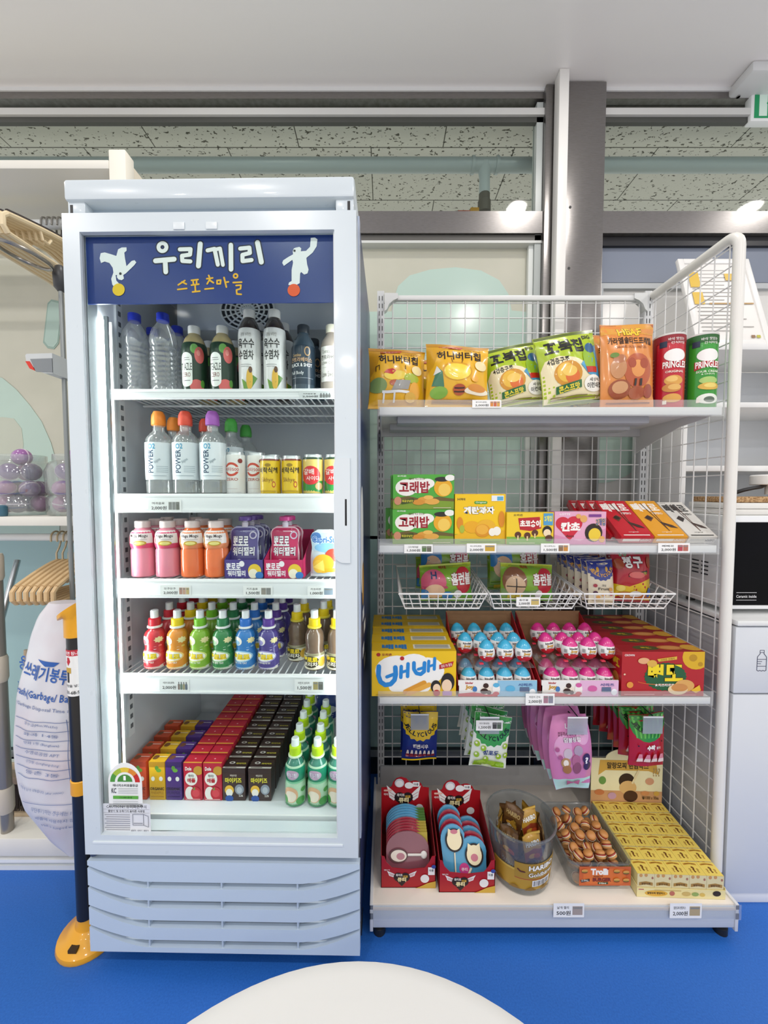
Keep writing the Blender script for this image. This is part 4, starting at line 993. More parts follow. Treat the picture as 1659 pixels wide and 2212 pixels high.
for i, (o, px, dY, lb) in enumerate(((pk_, 334, .08, 'pink jelly drink bottle in the second row between the pink front ones'), (pk_, 387, .085, 'pink jelly drink bottle in the second row behind the orange one'), (og_, 435, .08, 'orange jelly drink bottle in the second row, between the orange front ones'), (og_, 484, .085, 'orange jelly drink bottle in the second row behind the purple pouch'), (pk_, 358, .16, 'pink jelly drink bottle, third row back'), (og_, 420, .16, 'orange jelly drink bottle, third row back'))):
    more(o, X(px, Y3 + dY, 1150), Y3 + dY, z, lb)
def pouch_outline(w, h, waist=.10):
    pts = []
    for i in range(15):
        q = i / 14; k = 1 - waist * math.exp(-((q - .62) / .13) ** 2) - .06 * (1 - q) ** 6 * 0
        if q > .86: k *= 1 - .5 * ((q - .86) / .14) ** 2
        pts.append((w / 2 * k, h * q))
    return pts + [(-x, z) for x, z in pts[::-1]]
def pouch_at(w, h, T):
    o = pouch_outline(w, h)[:15]
    def half(z):
        for (a, b), (c, d) in zip(o, o[1:]):
            if b <= z <= d: return a + (c - a) * (z - b) / (d - b)
        return o[-1][0]
    def dep(x, z):
        hw = half(z); u = min(1, abs(x) / hw); v = z / h
        return T * max(0, 1 - u ** 2.2) ** .6 * (min(1, 1.1 - .75 * v ** 2)) * min(1, max(0, (1 - v) * 9)) * min(1, v * 9 + .6)
    return half, dep
def pouch(name, label, cat, group, w, h, T, base, art, spout):
    t = thing(name, label, cat, group=group)
    half, dep = pouch_at(w, h, T); m = MB(); m.sheen = (.28, 0, 0, .5, .4); nx, nz = 14, 20
    for s in (-1, 1):
        v = []
        for j in range(nz + 1):
            zz = h * j / nz
            for i in range(nx + 1):
                x = half(zz) * (-1 + 2 * i / nx); v.append((x, s * (dep(x, zz) + .0005), zz))
        f = [(j * (nx + 1) + i, j * (nx + 1) + i + 1, (j + 1) * (nx + 1) + i + 1, (j + 1) * (nx + 1) + i) for j in range(nz) for i in range(nx)]
        m.add(v, f if s < 0 else [q[::-1] for q in f], C(base, .25, coat=.4))
    def fn(x, y, off):
        X_ = max(-half(y) * .985, min(half(y) * .985, x - w / 2)); return (X_, -dep(X_, y) - .0006 - off, y)
    m.art(art, w, h, fn, (.006, .008), .0006); m.build('pouch_body', t, 60)
    if spout:
        MB().lathe([(.008, h - .004), (.008, h + .008), (.006, h + .009), (.006, h + .014)], C('#d9cfdd', .3), 14).build('spout', t)
        MB().lathe([(.0155, h + .012), (.016, h + .013), (.016, h + .022), (.012, h + .0245), (.001, h + .0245)], C(spout, .35), 16).build('cap', t)
    return t
def jp(c1, c2, cap, fl, lbl):
    art = [('r', .0, 0, 1, .985, c2, .15), ('r', .06, .02, .94, .95, c1, .2), ('t', '뽀로로', .14, .58, .66, .78, '#f3f0f4', .03, '#2a2340'), ('t', '워터젤리', .14, .38, .86, .56, '#f3f0f4', .03, '#2a2340'), ('e', .80, .80, .12, .08, '#cfc6da'), ('e', .80, .80, .08, .055, c1), ('e', .38, .24, .1, .07, '#efe9ee'), ('e', .68, .16, .2, .13, fl), ('e', .62, .12, .1, .08, '#efe0b0')]
    return pouch('jelly_pouch', lbl, 'jelly pouch', 'spouted jelly pouches on the third fridge shelf', .078, .125, .011, c1, art, cap)
pp = jp('#5a4f8c', '#b5b2d0', '#6a4a9a', '#6a78b8', 'purple jelly pouch with purple spout cap, front of its tray'); set_at(pp, X(526, 1.012, 1190), 1.012, z + .003)
pp.rotation_euler[0] = -.08
copy_tree(pp, fw(X(540, 1.043, 1190), 1.043, z + .003), 'purple jelly pouch, second in the purple tray'); copy_tree(pp, fw(X(552, 1.078, 1190), 1.078, z + .003), 'purple jelly pouch, third in the purple tray')
pq = jp('#c02a5c', '#e8c0cc', '#cf3f8a', '#e0a0a0', 'magenta jelly pouch with pink spout cap, front of its tray'); set_at(pq, X(614, 1.012, 1190), 1.012, z + .003); pq.rotation_euler[0] = -.08
copy_tree(pq, fw(X(622, 1.045, 1190), 1.045, z + .003), 'magenta jelly pouch, second in the magenta tray')
def tray(c, px0, px1, lbl):
    Yt = .972; a, b = at(px0, 1249, Yt)[0], at(px1, 1249, Yt)[0]; w = b - a; h = .046
    m = MB().box(0, w, 0, .0015, 0, h, C(c, .5)).box(0, w, .0015, .14, 0, .0012, C(c, .5))
    for x in (0, w - .0012): m.add([(x, 0, 0), (x + .0012, 0, 0), (x + .0012, .14, 0), (x, .14, 0), (x, 0, h), (x + .0012, 0, h), (x + .0012, .14, .11), (x, .14, .11)], [(0, 3, 2, 1), (4, 5, 6, 7), (0, 1, 5, 4), (1, 2, 6, 5), (2, 3, 7, 6), (3, 0, 4, 7)], C(c, .5))
    m.box(0, w, .139, .14, 0, .11, C(c, .5))
    m.art([('t', '뽀로로', .05, .45, .42, .82, '#f5f1f6', .03), ('t', '워터젤리', .08, .1, .54, .42, '#f5f1f6', .03), ('e', .45, .78, .07, .16, '#efe9ee'), ('e', .78, .4, .17, .38, '#e6c23c'), ('e', .74, .25, .12, .26, '#f0e6d0'), ('e', .9, .16, .1, .2, '#3a78c0')], w, h, face(0, 0, 0))
    o = tag(m.build('display_tray', smooth=0), lbl, 'carton tray', 'pouch trays'); o.location = fw(a, Yt, z); o.rotation_euler = (0, 0, FR)
tray('#4d3f86', 484, 568, 'purple carton tray holding the purple jelly pouches'); tray('#c22a5e', 570, 655, 'magenta carton tray holding the magenta jelly pouches')
art = [('r', 0, .93, 1, 1, '#cfd6da'), ('r', 0, .55, 1, .93, '#b9d2e2'), ('e', .55, .62, .4, .1, '#7fb2d6'), ('e', .2, .84, .18, .1, '#3d6fae'), ('t', 'Capri-Sun', .06, .68, .98, .86, '#2f6db4', .03, '#eef4f8'), ('e', .78, .46, .26, .14, '#b8402c'), ('e', .45, .28, .36, .2, '#e0a82c'), ('e', .3, .22, .2, .14, '#e8b83c'), ('p', [(.1, .2), (.45, .36), (.5, .12)], '#f0cf62'), ('r', .5, .1, .95, .18, '#c8a022'), ('r', .0, 0, 1, .06, '#d6dcdf')]
cs = pouch('juice_pouch', 'silver blue juice pouch with orange slices cut by the door frame', 'juice pouch', None, .075, .118, .012, '#c3ccd2', art, None); set_at(cs, X(702, .995, 1190), .995, z + .002)
# --- fourth shelf: figure-shaped juice bottles and barley tea
z = SH[3][0] + GAP; Y4 = 1.0
pj = [(.020, 0), (.0255, .004), (.0262, .02), (.0258, .042), (.0225, .052), (.0215, .056), (.0235, .064), (.0245, .076), (.0235, .088), (.018, .098), (.0125, .102), (.012, .106)]
def juice(c, c2, capc, word):
    art = [('r', 0, 0, 1, .98, c), ('r', 0, .0, 1, .10, '#e9e4d8'), ('e', .5, .16, .52, .10, c), ('e', .28, .76, .2, .12, '#efe9dd'), ('e', .28, .72, .12, .07, c2), ('z', .80, .78, .17, .09, 8, .3, '#e8dca0'), ('r', .62, .52, .72, .6, '#eef0ee', .3), ('r', .78, .54, .9, .64, c2, .3), ('e', .42, .36, .42, .15, c2), ('e', .42, .36, .37, .12, '#efeee4'), ('t', '뽀로로', .12, .29, .72, .42, '#f2d21c', .05, '#23303a'), ('t', word, .2, .17, .64, .22, '#f4f2ea', .01), ('r', .1, .06, .8, .08, c2)]
    cap = [([(.0172, .1045), (.018, .106), (.018, .109), (.0145, .11)], C('#efefec', .35)), ([(.0145, .109), (.015, .110), (.0148, .127), (.012, .129), (.001, .129)], C(capc, .35)), ([(.0098, .129), (.0095, .147), (.008, .149), (.001, .149)], C('#e8ebec', .25, coat=.4))]
    return art, cap
cols = [('red', '#c22a34', '#e2707a', '#c01f30', '사과맛'), ('orange', '#d98a2c', '#ecc46a', '#e8c81c', '망고맛'), ('lime green', '#7fae2c', '#c8d870', '#74b82a', '청포도맛'), ('dark green', '#2f7f45', '#8fbf8a', '#2f7a4c', '메론맛'), ('blue', '#2f78bc', '#8fc0e2', '#2f6fc4', '밀크맛'), ('violet', '#4b3f86', '#9a92c8', '#5a3a92', '블루베리맛')]
for i, (cn, c, c2, cc, wd) in enumerate(cols):
    art, cap = juice(c, c2, cc, wd)
    o = bottle('juice_bottle', cn + ' waisted juice bottle with pull cap in the front row', 'juice bottle', 'waisted juice bottles on the fourth fridge shelf', pj, C(c, .2, coat=.5), cap, (.003, .098, C(c, .25), art, 2.9), capname='sports_cap')
    x0 = X(333 + 49.4 * i, Y4, 1400); set_at(o, x0, Y4, z)
    for k in range(1, 4):
        more(o, x0 - .002 * k, Y4 + .072 * k, z, cn + ' waisted juice bottle, ' + ORD[k] + ' from the glass', rz=.1 * k, skip=('label',) if k > 1 else ())
pb = [(.020, 0), (.0255, .004), (.0262, .03), (.0255, .044), (.022, .054), (.0235, .064), (.0245, .078), (.0225, .092), (.017, .102), (.0125, .106), (.012, .108)]
art = [('r', 0, 0, 1, 1, '#e2dcc2'), ('r', 0, .84, 1, 1, '#8f8a6a'), ('e', .40, .48, .34, .38, '#3a3524'), ('t', '뽀로로', .12, .5, .66, .78, '#f2d21c', .05), ('t', '보리차', .14, .2, .66, .48, '#f4eedc', .03), ('e', .82, .45, .15, .3, '#dcae3c'), ('t', 'baby', .1, .86, .3, .96, '#5a553c')]
cap = [([(.0172, .1065), (.018, .108), (.018, .111), (.0145, .112)], C('#e6d24a', .35)), ([(.0145, .111), (.015, .112), (.0148, .129), (.012, .131), (.001, .131)], C('#eacb1e', .35)), ([(.0098, .131), (.0095, .149), (.008, .151), (.001, .151)], C('#e8ebec', .25, coat=.4))]
bt = bottle('barley_tea_bottle', 'brown barley tea bottle with yellow cap in front, whole', 'tea bottle', 'barley tea bottles on the fourth fridge shelf', pb, C('#6f5a48', .12, coat=.6), cap, (.006, .046, C('#e2dcc2', .3), art, 2.8), capname='sports_cap')
set_at(bt, X(679, .998, 1400), .998, z); more(bt, X(727, .998, 1400), .998, z, 'brown barley tea bottle in front, cut by the door frame')
for k, (px, Y_) in enumerate(((641, 1.05), (698, 1.08), (655, 1.13), (705, 1.16))):
    more(bt, X(px, Y_, 1400), Y_, z, 'brown barley tea bottle behind, ' + ('beside the violet juices', 'behind the whole front tea bottle', 'third row near the violet juices', 'deepest of the barley teas')[k], rz=.2 * k)
# --- bottom: cartons, green drinks, foil bag
z = FZ + GAP; Y5 = .985
def carton(name, label, group, w, d, h, front, top, side, base, cat='juice carton', kid=None):
    m = MB().box(-w / 2, w / 2, 0, d, 0, h, C(base, .35), .0012)
    m.art(front, w, h, face(-w / 2, 0, 0), base=.0002)
    m.art(top, w, d, lambda x, y, off: (x - w / 2, y, h + off), base=.0002)
    if side: m.art(side, d, h, lambda x, y, off: (w / 2 + off, x, y), base=.0002)
    o = tag(m.build(name, smooth=25), label, cat, group); return o
def rows(o, px, n, pitch, names, lbl, Y0=Y5, py=1700, dx=.0):
    x0 = X(px, Y0, py); o.location = fw(x0, Y0, z); o.rotation_euler = (0, 0, FR); o['label'] = lbl % ORD[0]
    for k in range(1, n): copy_tree(o, fw(x0 + dx * k, Y0 + pitch * k, z), lbl % ORD[k])
def org(c, c2, word):
    fr_ = [('r', .0, .86, 1, 1, c2), ('e', .5, .84, .12, .06, '#5d8f34'), ('e', .62, .78, .16, .05, '#6aa33a'), ('e', .25, .56, .12, .06, '#f5f2ea'), ('e', .75, .56, .12, .06, '#f5f2ea'), ('t', 'ORGANIC', .06, .26, .94, .34, '#2a1c12', .02), ('t', word, .1, .16, .9, .23, c2, .01), ('r', .1, .08, .9, .1, c2)]
    return fr_, [('r', 0, 0, 1, 1, c), ('r', .05, .3, .4, .8, '#7a4a2a', .4), ('r', .4, .6, .95, .66, '#f0eee6'), ('r', 0, .48, 1, .5, c2)]
for (cn, c, c2, px, word, n) in (('orange', '#d2502c', '#a83a1e', 296, 'MANDARIN', 4), ('yellow', '#e3b022', '#b5851a', 337, 'PINEAPPLE', 4), ('purple', '#4f2f7c', '#3a2260', 373, 'PURPLE', 4)):
    f_, t_ = org(c, c2, word)
    o = carton('juice_carton', '', 'organic juice cartons on the fridge floor', .0415, .032, .102, f_, t_, None, c)
    rows(o, px, n, .052, None, 'tall ' + cn + ' juice carton, %s in its row from the glass', py=1700)
f_ = [('r', 0, .78, 1, 1, '#c22038'), ('e', .8, .8, .26, .12, '#c9962c'), ('r', .06, .78, .5, .92, '#c22038', .3), ('t', 'Dole', .1, .8, .44, .9, '#f4f2ee', .03), ('e', .42, .58, .34, .18, '#f2efe9'), ('t', '하이!', .26, .62, .56, .70, '#3a2a20', .03), ('t', '애플', .2, .48, .64, .60, '#b5202c', .04), ('e', .34, .2, .26, .18, '#f2efe9'), ('e', .66, .2, .28, .17, '#c02030'), ('e', .66, .2, .2, .1, '#d2404a'), ('p', [(.5, .3), (.62, .38), (.6, .28)], '#5d9a3a'), ('r', .1, .03, .9, .05, '#e8b8b8')]
t_ = [('r', 0, 0, 1, 1, '#c02038'), ('r', 0, .0, 1, .12, '#e0a83a'), ('e', .5, .5, .05, .06, '#e8c0c0'), ('r', 0, .93, 1, 1, '#8f1226')]
for q, px in enumerate((415, 458)):
    o = carton('juice_carton', '', 'apple juice cartons on the fridge floor', .048, .034, .10, f_, t_, [('r', .1, .1, .9, .9, '#a81a30')], '#bb2036')
    rows(o, px, 10, .0395, None, 'red apple juice carton in the row beside the ' + ('purple' if q == 0 else 'chocolate') + ' cartons, %s from the glass', dx=-.0006)
f_ = [('r', 0, .86, 1, 1, '#3a2620'), ('t', '매일유업', .34, .76, .62, .82, '#e9e0d0', .01), ('t', '마이키즈', .12, .56, .84, .72, '#f0e43c', .03), ('e', .74, .36, .2, .16, '#8b93a0'), ('e', .74, .34, .12, .1, '#b5bcc6'), ('e', .30, .34, .2, .15, '#e8b83a'), ('e', .30, .26, .15, .12, '#f0ece4'), ('e', .3, .08, .18, .1, '#2f55a0'), ('t', '2.2%', .72, .14, .9, .2, '#f2f0ea', .02)]
t_ = [('r', 0, 0, 1, 1, '#35231e'), ('r', 0, .04, 1, .2, '#c9c4bc'), ('e', .3, .62, .13, .13, '#cfcac4'), ('e', .3, .62, .06, .07, '#35231e'), ('t', '마이키즈', .5, .45, .94, .62, '#e6da4a', .02), ('r', .1, .08, .6, .14, '#5a4a44')]
for q, px in enumerate((504, 560)):
    o = carton('milk_carton', '', 'chocolate milk cartons on the fridge floor', .059, .036, .086, f_, t_, [('r', .1, .1, .9, .9, '#2e1d18')], '#3d2822', cat='milk carton')
    rows(o, px, 9, .0425, None, 'brown chocolate milk carton in the row beside the ' + ('apple juices' if q == 0 else 'green drinks') + ', %s from the glass')
pgd = [(.021, 0), (.0255, .004), (.0258, .055), (.023, .064), (.0245, .07), (.0255, .085), (.0245, .1), (.016, .115), (.0125, .119), (.012, .123)]
art = [('r', 0, 0, 1, .62, '#b5d8b8'), ('r', 0, .6, 1, .96, '#1e8a68'), ('e', .45, .8, .24, .12, '#c9a8c0'), ('t', '티니핑', .28, .74, .62, .86, '#f6f0f6', .03, '#5a3a78'), ('r', 0, .58, 1, .63, '#7cc89a'), ('e', .4, .3, .26, .2, '#e0b088'), ('e', .4, .26, .2, .14, '#efe2d0'), ('e', .2, .16, .1, .1, '#4c9a4a'), ('e', .75, .14, .16, .1, '#4c9a4a'), ('e', .85, .4, .1, .06, '#4c9a4a'), ('r', .1, .02, .9, .05, '#3c8a5a')]
cap = [([(.0165, .1215), (.018, .123), (.018, .126), (.0145, .127)], C('#dcecd0', .35)), ([(.0145, .126), (.0152, .128), (.0148, .147), (.012, .149), (.001, .149)], C('#b6d81e', .35)), ([(.0105, .149), (.0098, .166), (.008, .168), (.001, .168)], C('#e4ecea', .25, coat=.4))]
gd = bottle('juice_bottle', 'green drink bottle with lime pull cap, front of the row by the chocolate milk', 'juice bottle', 'green drinks on the fridge floor', pgd, C('#3a7f6c', .15, coat=.5), cap, (.003, .105, C('#b5d8b8', .25), art, 2.8), capname='sports_cap')
x1_, x2_, x3_ = X(638, .99, 1690), X(686, .99, 1690), X(729, .99, 1690)
set_at(gd, x1_, .99, z)
for k in range(1, 5): more(gd, x1_ - .003 * k, .99 + .062 * k, z, 'green drink bottle in the row by the chocolate milk, ' + ORD[k] + ' from the glass', rz=.1 * k)
for k in range(0, 4): more(gd, x2_ - .003 * k, .99 + .062 * k, z, 'green drink bottle in the middle row, ' + ORD[k] + ' from the glass', rz=-.1 * k)
more(gd, x3_, .99, z, 'green drink bottle at the corner, cut by the door frame')

art_foil = [('r', 0, 0, 1, 1, '#b9c2cc'), ('p', [(0, .2), (.5, .1), (1, .4), (1, .8), (.4, .9), (0, .7)], '#24408a'), ('e', .6, .5, .22, .1, '#d5dbe4'), ('r', .1, .08, .9, .16, '#dfe4ea')]
# ================================================================ THE SNACK RACK
rw = C('#dcdcdb', .35)
RKX, RKY = .43, 1.2
rack = thing('snack_rack', 'white wire mesh snack rack with three shelves and a deep base', 'rack', (RKX, RKY, 0))
def K(mb, name, par=rack, smooth=35):
    mb.v = [(x - RKX, y - RKY, z) for x, y, z in mb.v]; return mb.build(name, par, smooth)
BY_ = 1.37
PT = at(822, 628, BY_)[1]
for xx in (-.011, .9):
    K(MB().box(xx - .012, xx + .012, BY_, BY_ + .03, .03, PT, C('#c9cbcc', .35), .001), 'post')
    m = MB(); k = 0
    while .12 + .025 * k < PT - .02:
        for q in (-.005, .005): m.box(xx + q - .0012, xx + q + .0012, BY_ - .0006, BY_ + .0002, .12 + .025 * k, .135 + .025 * k, '#26282b')
        k += 1
    K(m, 'slot_row')
TR_ = at(829, 644, BY_)[1]
m = MB(); WX0, WX1 = .012, .882
for k in range(18): m.cyl((WX0 + .018 + .0495 * k, BY_ + .005, .10), (WX0 + .018 + .0495 * k, BY_ + .005, TR_), .0020, rw, 6)
k = 0
while .14 + .05 * k < TR_ - .01: m.cyl((WX0 - .012, BY_ + .008, .14 + .05 * k), (WX1 + .012, BY_ + .008, .14 + .05 * k), .0020, rw, 6); k += 1
K(m, 'back_mesh')
K(MB().box(WX0 - .004, WX1 + .004, BY_ - .002, BY_ + .014, TR_ - .008, TR_ + .010, C('#dfe0df', .35), .004), 'top_rail')
for s, xx in ((1, WX0 - .01), (-1, WX1 + .01)):
    o_ = [(xx, TR_ + .014), (xx + s * .045, TR_ + .013), (xx + s * .045, TR_ - .004), (xx + s * .03, TR_ - .01), (xx + s * .016, TR_ - .022), (xx + s * .008, TR_ - .04), (xx, TR_ - .046)]
    K(MB().prism(o_, BY_ - .008, BY_ + .016, C('#d5d7d6', .4)), 'corner_bracket')
# side panel
SX, SYf = .916, 1.045
ZT = 1.812
m = MB()
sp_ = [(SX, BY_ + .01, .12), (SX, BY_ + .01, ZT - .012)]
cr = .035
m.tube([(SX, BY_ + .01, .12), (SX, BY_ + .01, ZT)], .008, rw, 10)
fr = [(SX, BY_ + .01, ZT), (SX, SYf + cr, ZT)] + [(SX, SYf + cr - cr * math.sin(a), ZT - cr + cr * math.cos(a)) for a in [PI / 2 * i / 6 for i in range(1, 6)]] + [(SX, SYf, ZT - cr), (SX + .006, SYf, .10)]
m.tube(fr, .0135, C('#e6e4de', .35), 12)
spn = K(m, 'side_frame')
m = MB()
for k in range(7):
    yy = BY_ - .012 - .0475 * k; m.cyl((SX, yy, .12), (SX, yy, ZT - .005), .0018, rw, 6)
k = 0
while .14 + .05 * k < ZT - .02: m.cyl((SX + .003, BY_ + .01, .14 + .05 * k), (SX + .003, SYf, .14 + .05 * k), .0018, rw, 6); k += 1
K(m, 'side_mesh', spn)
# shelves
lip = clear('price_strip_plastic', '#fbfcfc', .04, .10, .12)
RS = [(1.364, .020), (1.003, .019), (.593, .018)]
SF, SX0, SX1 = 1.032, -.012, .877
Rz = Matrix.Rotation(PI / 2, 4, 'Z')
for i, (zt, th) in enumerate(RS):
    m = MB().box(SX0, SX1, SF + .002, BY_ - .004, zt - .004, zt, C('#e2e3e3', .35)).box(SX0, SX1, SF, SF + .006, zt - th, zt, C('#e6e7e7', .3), .001)
    m.box(SX0, SX1, BY_ - .02, BY_ - .004, zt - .03, zt - .003, C('#c3c5c8', .4))
    if i == 0: m.box(SX0 + .05, SX1 - .12, SF + .10, SF + .16, zt - .024, zt - .004, C('#b9bcc2', .35), .003).box(SX0 + .03, SX1 - .1, SF + .22, SF + .28, zt - .024, zt - .004, C('#b9bcc2', .35), .003)
    s_ = K(m, 'shelf')
    K(MB().box(SX0 - .004, SX1 + .006, SF - .0024, SF - .0008, zt - th - .004, zt + .018, lip), 'clear_strip', s_)
    for xx in (SX0 + .002, SX1 - .006):
        o_ = [(SF + .02, zt - .004), (BY_, zt - .004), (BY_, zt - .085), (BY_ - .03, zt - .075), (BY_ - .12, zt - .05), (BY_ - .2, zt - .028), (SF + .06, zt - .022), (SF + .02, zt - .016)]
        K(MB().prism(o_, -xx - .003, -xx, C('#d3d4d4', .4), M=Rz), 'bracket', s_)
# base
BZ = .095
K(MB().box(-.03, .895, .955, BY_, BZ - .015, BZ, C('#e8dfd3', .35), .002), 'base_deck')
K(MB().box(-.028, .893, .952, .962, .034, BZ - .004, C('#c9ced5', .35), .002).box(-.028, .893, .950, .953, BZ - .012, BZ - .006, C('#e4d6c6', .35)), 'kick_panel')
K(MB().box(-.012, .89, BY_ - .006, BY_, BZ, .165, C('#b5b5b5', .45)), 'back_plate')
for a, b in ((-.036, -.028), (.893, .901)):
    K(MB().box(a, b, .95, BY_ + .03, .026, BZ + .004, C('#d5d6d8', .35), .001).box(a, b, .9492, .9502, .06, .075, '#1b1c1e').box(a, b, .9492, .9502, .086, .096, '#1b1c1e'), 'end_panel')
for xx in (-.012, .877):
    for yy in (.975, 1.37): K(MB().lathe([(.016, 0), (.016, .018), (.008, .022), (.008, .034)], '#18191b', 14, c=(xx, yy, 0)), 'foot')
K(MB().box(-.034, .905, .9475, .949, .06, BZ + .004, lip), 'clear_strip')

same = lambda x, y, z=0: (x, y, z)
def RX(px, Y, py): return at(px, py, Y)[0]
# ---------------------------------------------------------------- pillow bags
def bag_fn(w, h, T, seed=0, pinch=.05, seal=.07, crink=1.0):
    oval = pinch < 0
    r = random.Random(seed); ph = [r.uniform(0, 6.28) for _ in range(6)]
    def f(a, b, side=-1, off=0.0):
        """a, b in 0..1 -> point on the front (side -1) or back (+1)"""
        u = 2 * a - 1
        hw = w / 2 * ((.60 + .40 * math.sin(PI * min(1, max(0, .10 + .80 * b))) ** .8) if oval else (1 - pinch * max(0, math.sin(PI * b)) ** .8))
        v = min(max((b - seal) / (1 - 2 * seal), 0), 1)
        d = T * (max(0, 1 - abs(u) ** 2.4) ** .75) * (math.sin(PI * v) ** .55 if 0 < v < 1 else 0)
        if 0 < v < 1:
            e = (1 - math.sin(PI * v)) * crink
            d *= 1 + .22 * e * math.sin(9 * u + ph[0]) + .10 * math.sin(5 * u + 4 * b + ph[1]) * math.cos(7 * b + ph[2]) + .05 * math.sin(13 * u * b + ph[5])
        bend = .004 * math.sin(2.5 * u + ph[3]) * (1 if b > .9 or b < .1 else .2)
        zz = b * h + .006 * u * math.sin(ph[4]) * (b - .5)
        return (u * hw, side * (d + .0006 + off) + bend, zz)
    return f
def bag(name, label, cat, group, w, h, T, base, art, seed=1, pinch=.05, seal=.06, rough=.28, hole=False):
    f = bag_fn(w, h, T, seed, pinch, seal); m = MB(); m.sheen = (.26, 0, 0, .5, .45); nx, nz = 18, 22
    for s in (-1, 1):
        v = [f(i / nx, j / nz, s) for j in range(nz + 1) for i in range(nx + 1)]
        q = [(j * (nx + 1) + i, j * (nx + 1) + i + 1, (j + 1) * (nx + 1) + i + 1, (j + 1) * (nx + 1) + i) for j in range(nz) for i in range(nx)]
        m.add(v, q if s < 0 else [k[::-1] for k in q], C(base, rough, coat=.35))
    m.art(art, w, h, lambda x, y, o: f(min(.992, max(.008, x / w)), min(.995, max(.005, y / h)), -1, o), (w / 16, h / 18), .0007, .00018)
    o = tag(m.build(name, smooth=60), label, cat, group)
    return o
def place(o, x, y, z, rx=0, ry=0, rz=0): o.location = (x, y, z); o.rotation_euler = (rx, ry, rz); return o
z1 = RS[0][0] + GAP
crown = lambda c: [('r', 0, .955, 1, 1, c), ('r', 0, 0, 1, .045, c)]
def honey(scene):
    a = crown('#c48a14') + [('p', [(0, 0), (1, 0), (1, .97), (.86, .95), (.78, .9), (.3, .9), (.18, .82), (.1, .6), (0, .5)], '#e6b01e'), ('p', [(.2, .95), (.58, .97), (.54, .91), (.2, .89)], '#b5202a'), ('t', '해태제과', .25, .91, .5, .95, '#f6efe2', .01),
         ('t', 'HONEY BUTTER', .60, .87, .86, .91, '#a8761a', .004), ('t', '허니버터칩', .16, .70, .86, .86, '#2a1608', .03)]
    if scene:
        a += [('e', .48, .52, .24, .15, '#d69a16'), ('e', .48, .51, .215, .13, '#f0d23c'), ('s', [(.4, .66), (.38, .72)], .012, '#7a4a1a'), ('s', [(.55, .66), (.57, .72)], .012, '#7a4a1a'), ('p', [(.08, .3), (.16, .58), (.24, .5), (.28, .28)], '#3f7a5a'), ('p', [(.1, .46), (.15, .6), (.22, .5)], '#e6e6de'),
              ('e', .2, .2, .14, .09, '#7fae3a'), ('e', .52, .24, .1, .08, '#b5562a'), ('r', .44, .25, .6, .27, '#3a2218'), ('r', .44, .2, .6, .22, '#3a2218'), ('e', .8, .22, .2, .06, '#efe6d0'), ('e', .8, .26, .15, .06, '#d68a2a'), ('e', .86, .62, .1, .08, '#efdca8'), ('e', .76, .4, .06, .05, '#e8a838'), ('r', .1, .08, .8, .10, '#a8761a'), ('r', .1, .05, .8, .065, '#a8761a')]
    else:
        a += [('e', .44, .5, .2, .08, '#efd24a'), ('p', [(.24, .54), (.3, .6), (.4, .62), (.46, .58), (.4, .52)], '#c2281e'), ('e', .44, .38, .1, .05, '#b5562a'), ('e', .74, .46, .14, .08, '#a8b83c'), ('e', .14, .34, .16, .12, '#7f9a5a'), ('p', [(.38, .26), (.46, .42), (.72, .42), (.68, .28)], '#9b9a96'), ('r', .22, .22, .76, .26, '#e9ecee'), ('r', .24, .08, .27, .22, '#e9ecee'), ('r', .42, .08, .45, .22, '#e9ecee'),
              ('e', .8, .26, .1, .14, '#e8a838'), ('e', .72, .16, .1, .08, '#dfb24a'), ('e', .84, .6, .1, .08, '#efdca8'), ('e', .82, .58, .06, .05, '#f0e0a0'), ('s', [(.1, .56), (.1, .64), (.16, .66), (.16, .58)], .012, '#3a2a12'), ('s', [(.62, .58), (.62, .66)], .012, '#3a2a12')]
    return a
h1 = place(bag('chip_bag', 'golden honey chip bag at the rack edge beside the fridge', 'chip bag', 'honey chip bags', .158, .165, .030, '#cf9718', honey(False), 3, .06), RX(857, 1.08, 810), 1.085, z1 + .005, -.10, .02, .12)
h2 = place(bag('chip_bag', 'golden honey chip bag with green bushes, beside the green turtle bag', 'chip bag', 'honey chip bags', .172, .172, .032, '#d09a18', honey(True), 5, .05), RX(986, 1.07, 810), 1.07, z1 + .005, -.12, .03, -.02)
place(copy_tree(h2, (0, 0, 0), 'golden honey chip bag standing behind the two front honey bags'), RX(938, 1.20, 820), 1.20, z1 + .008, -.1, -.05, .1)
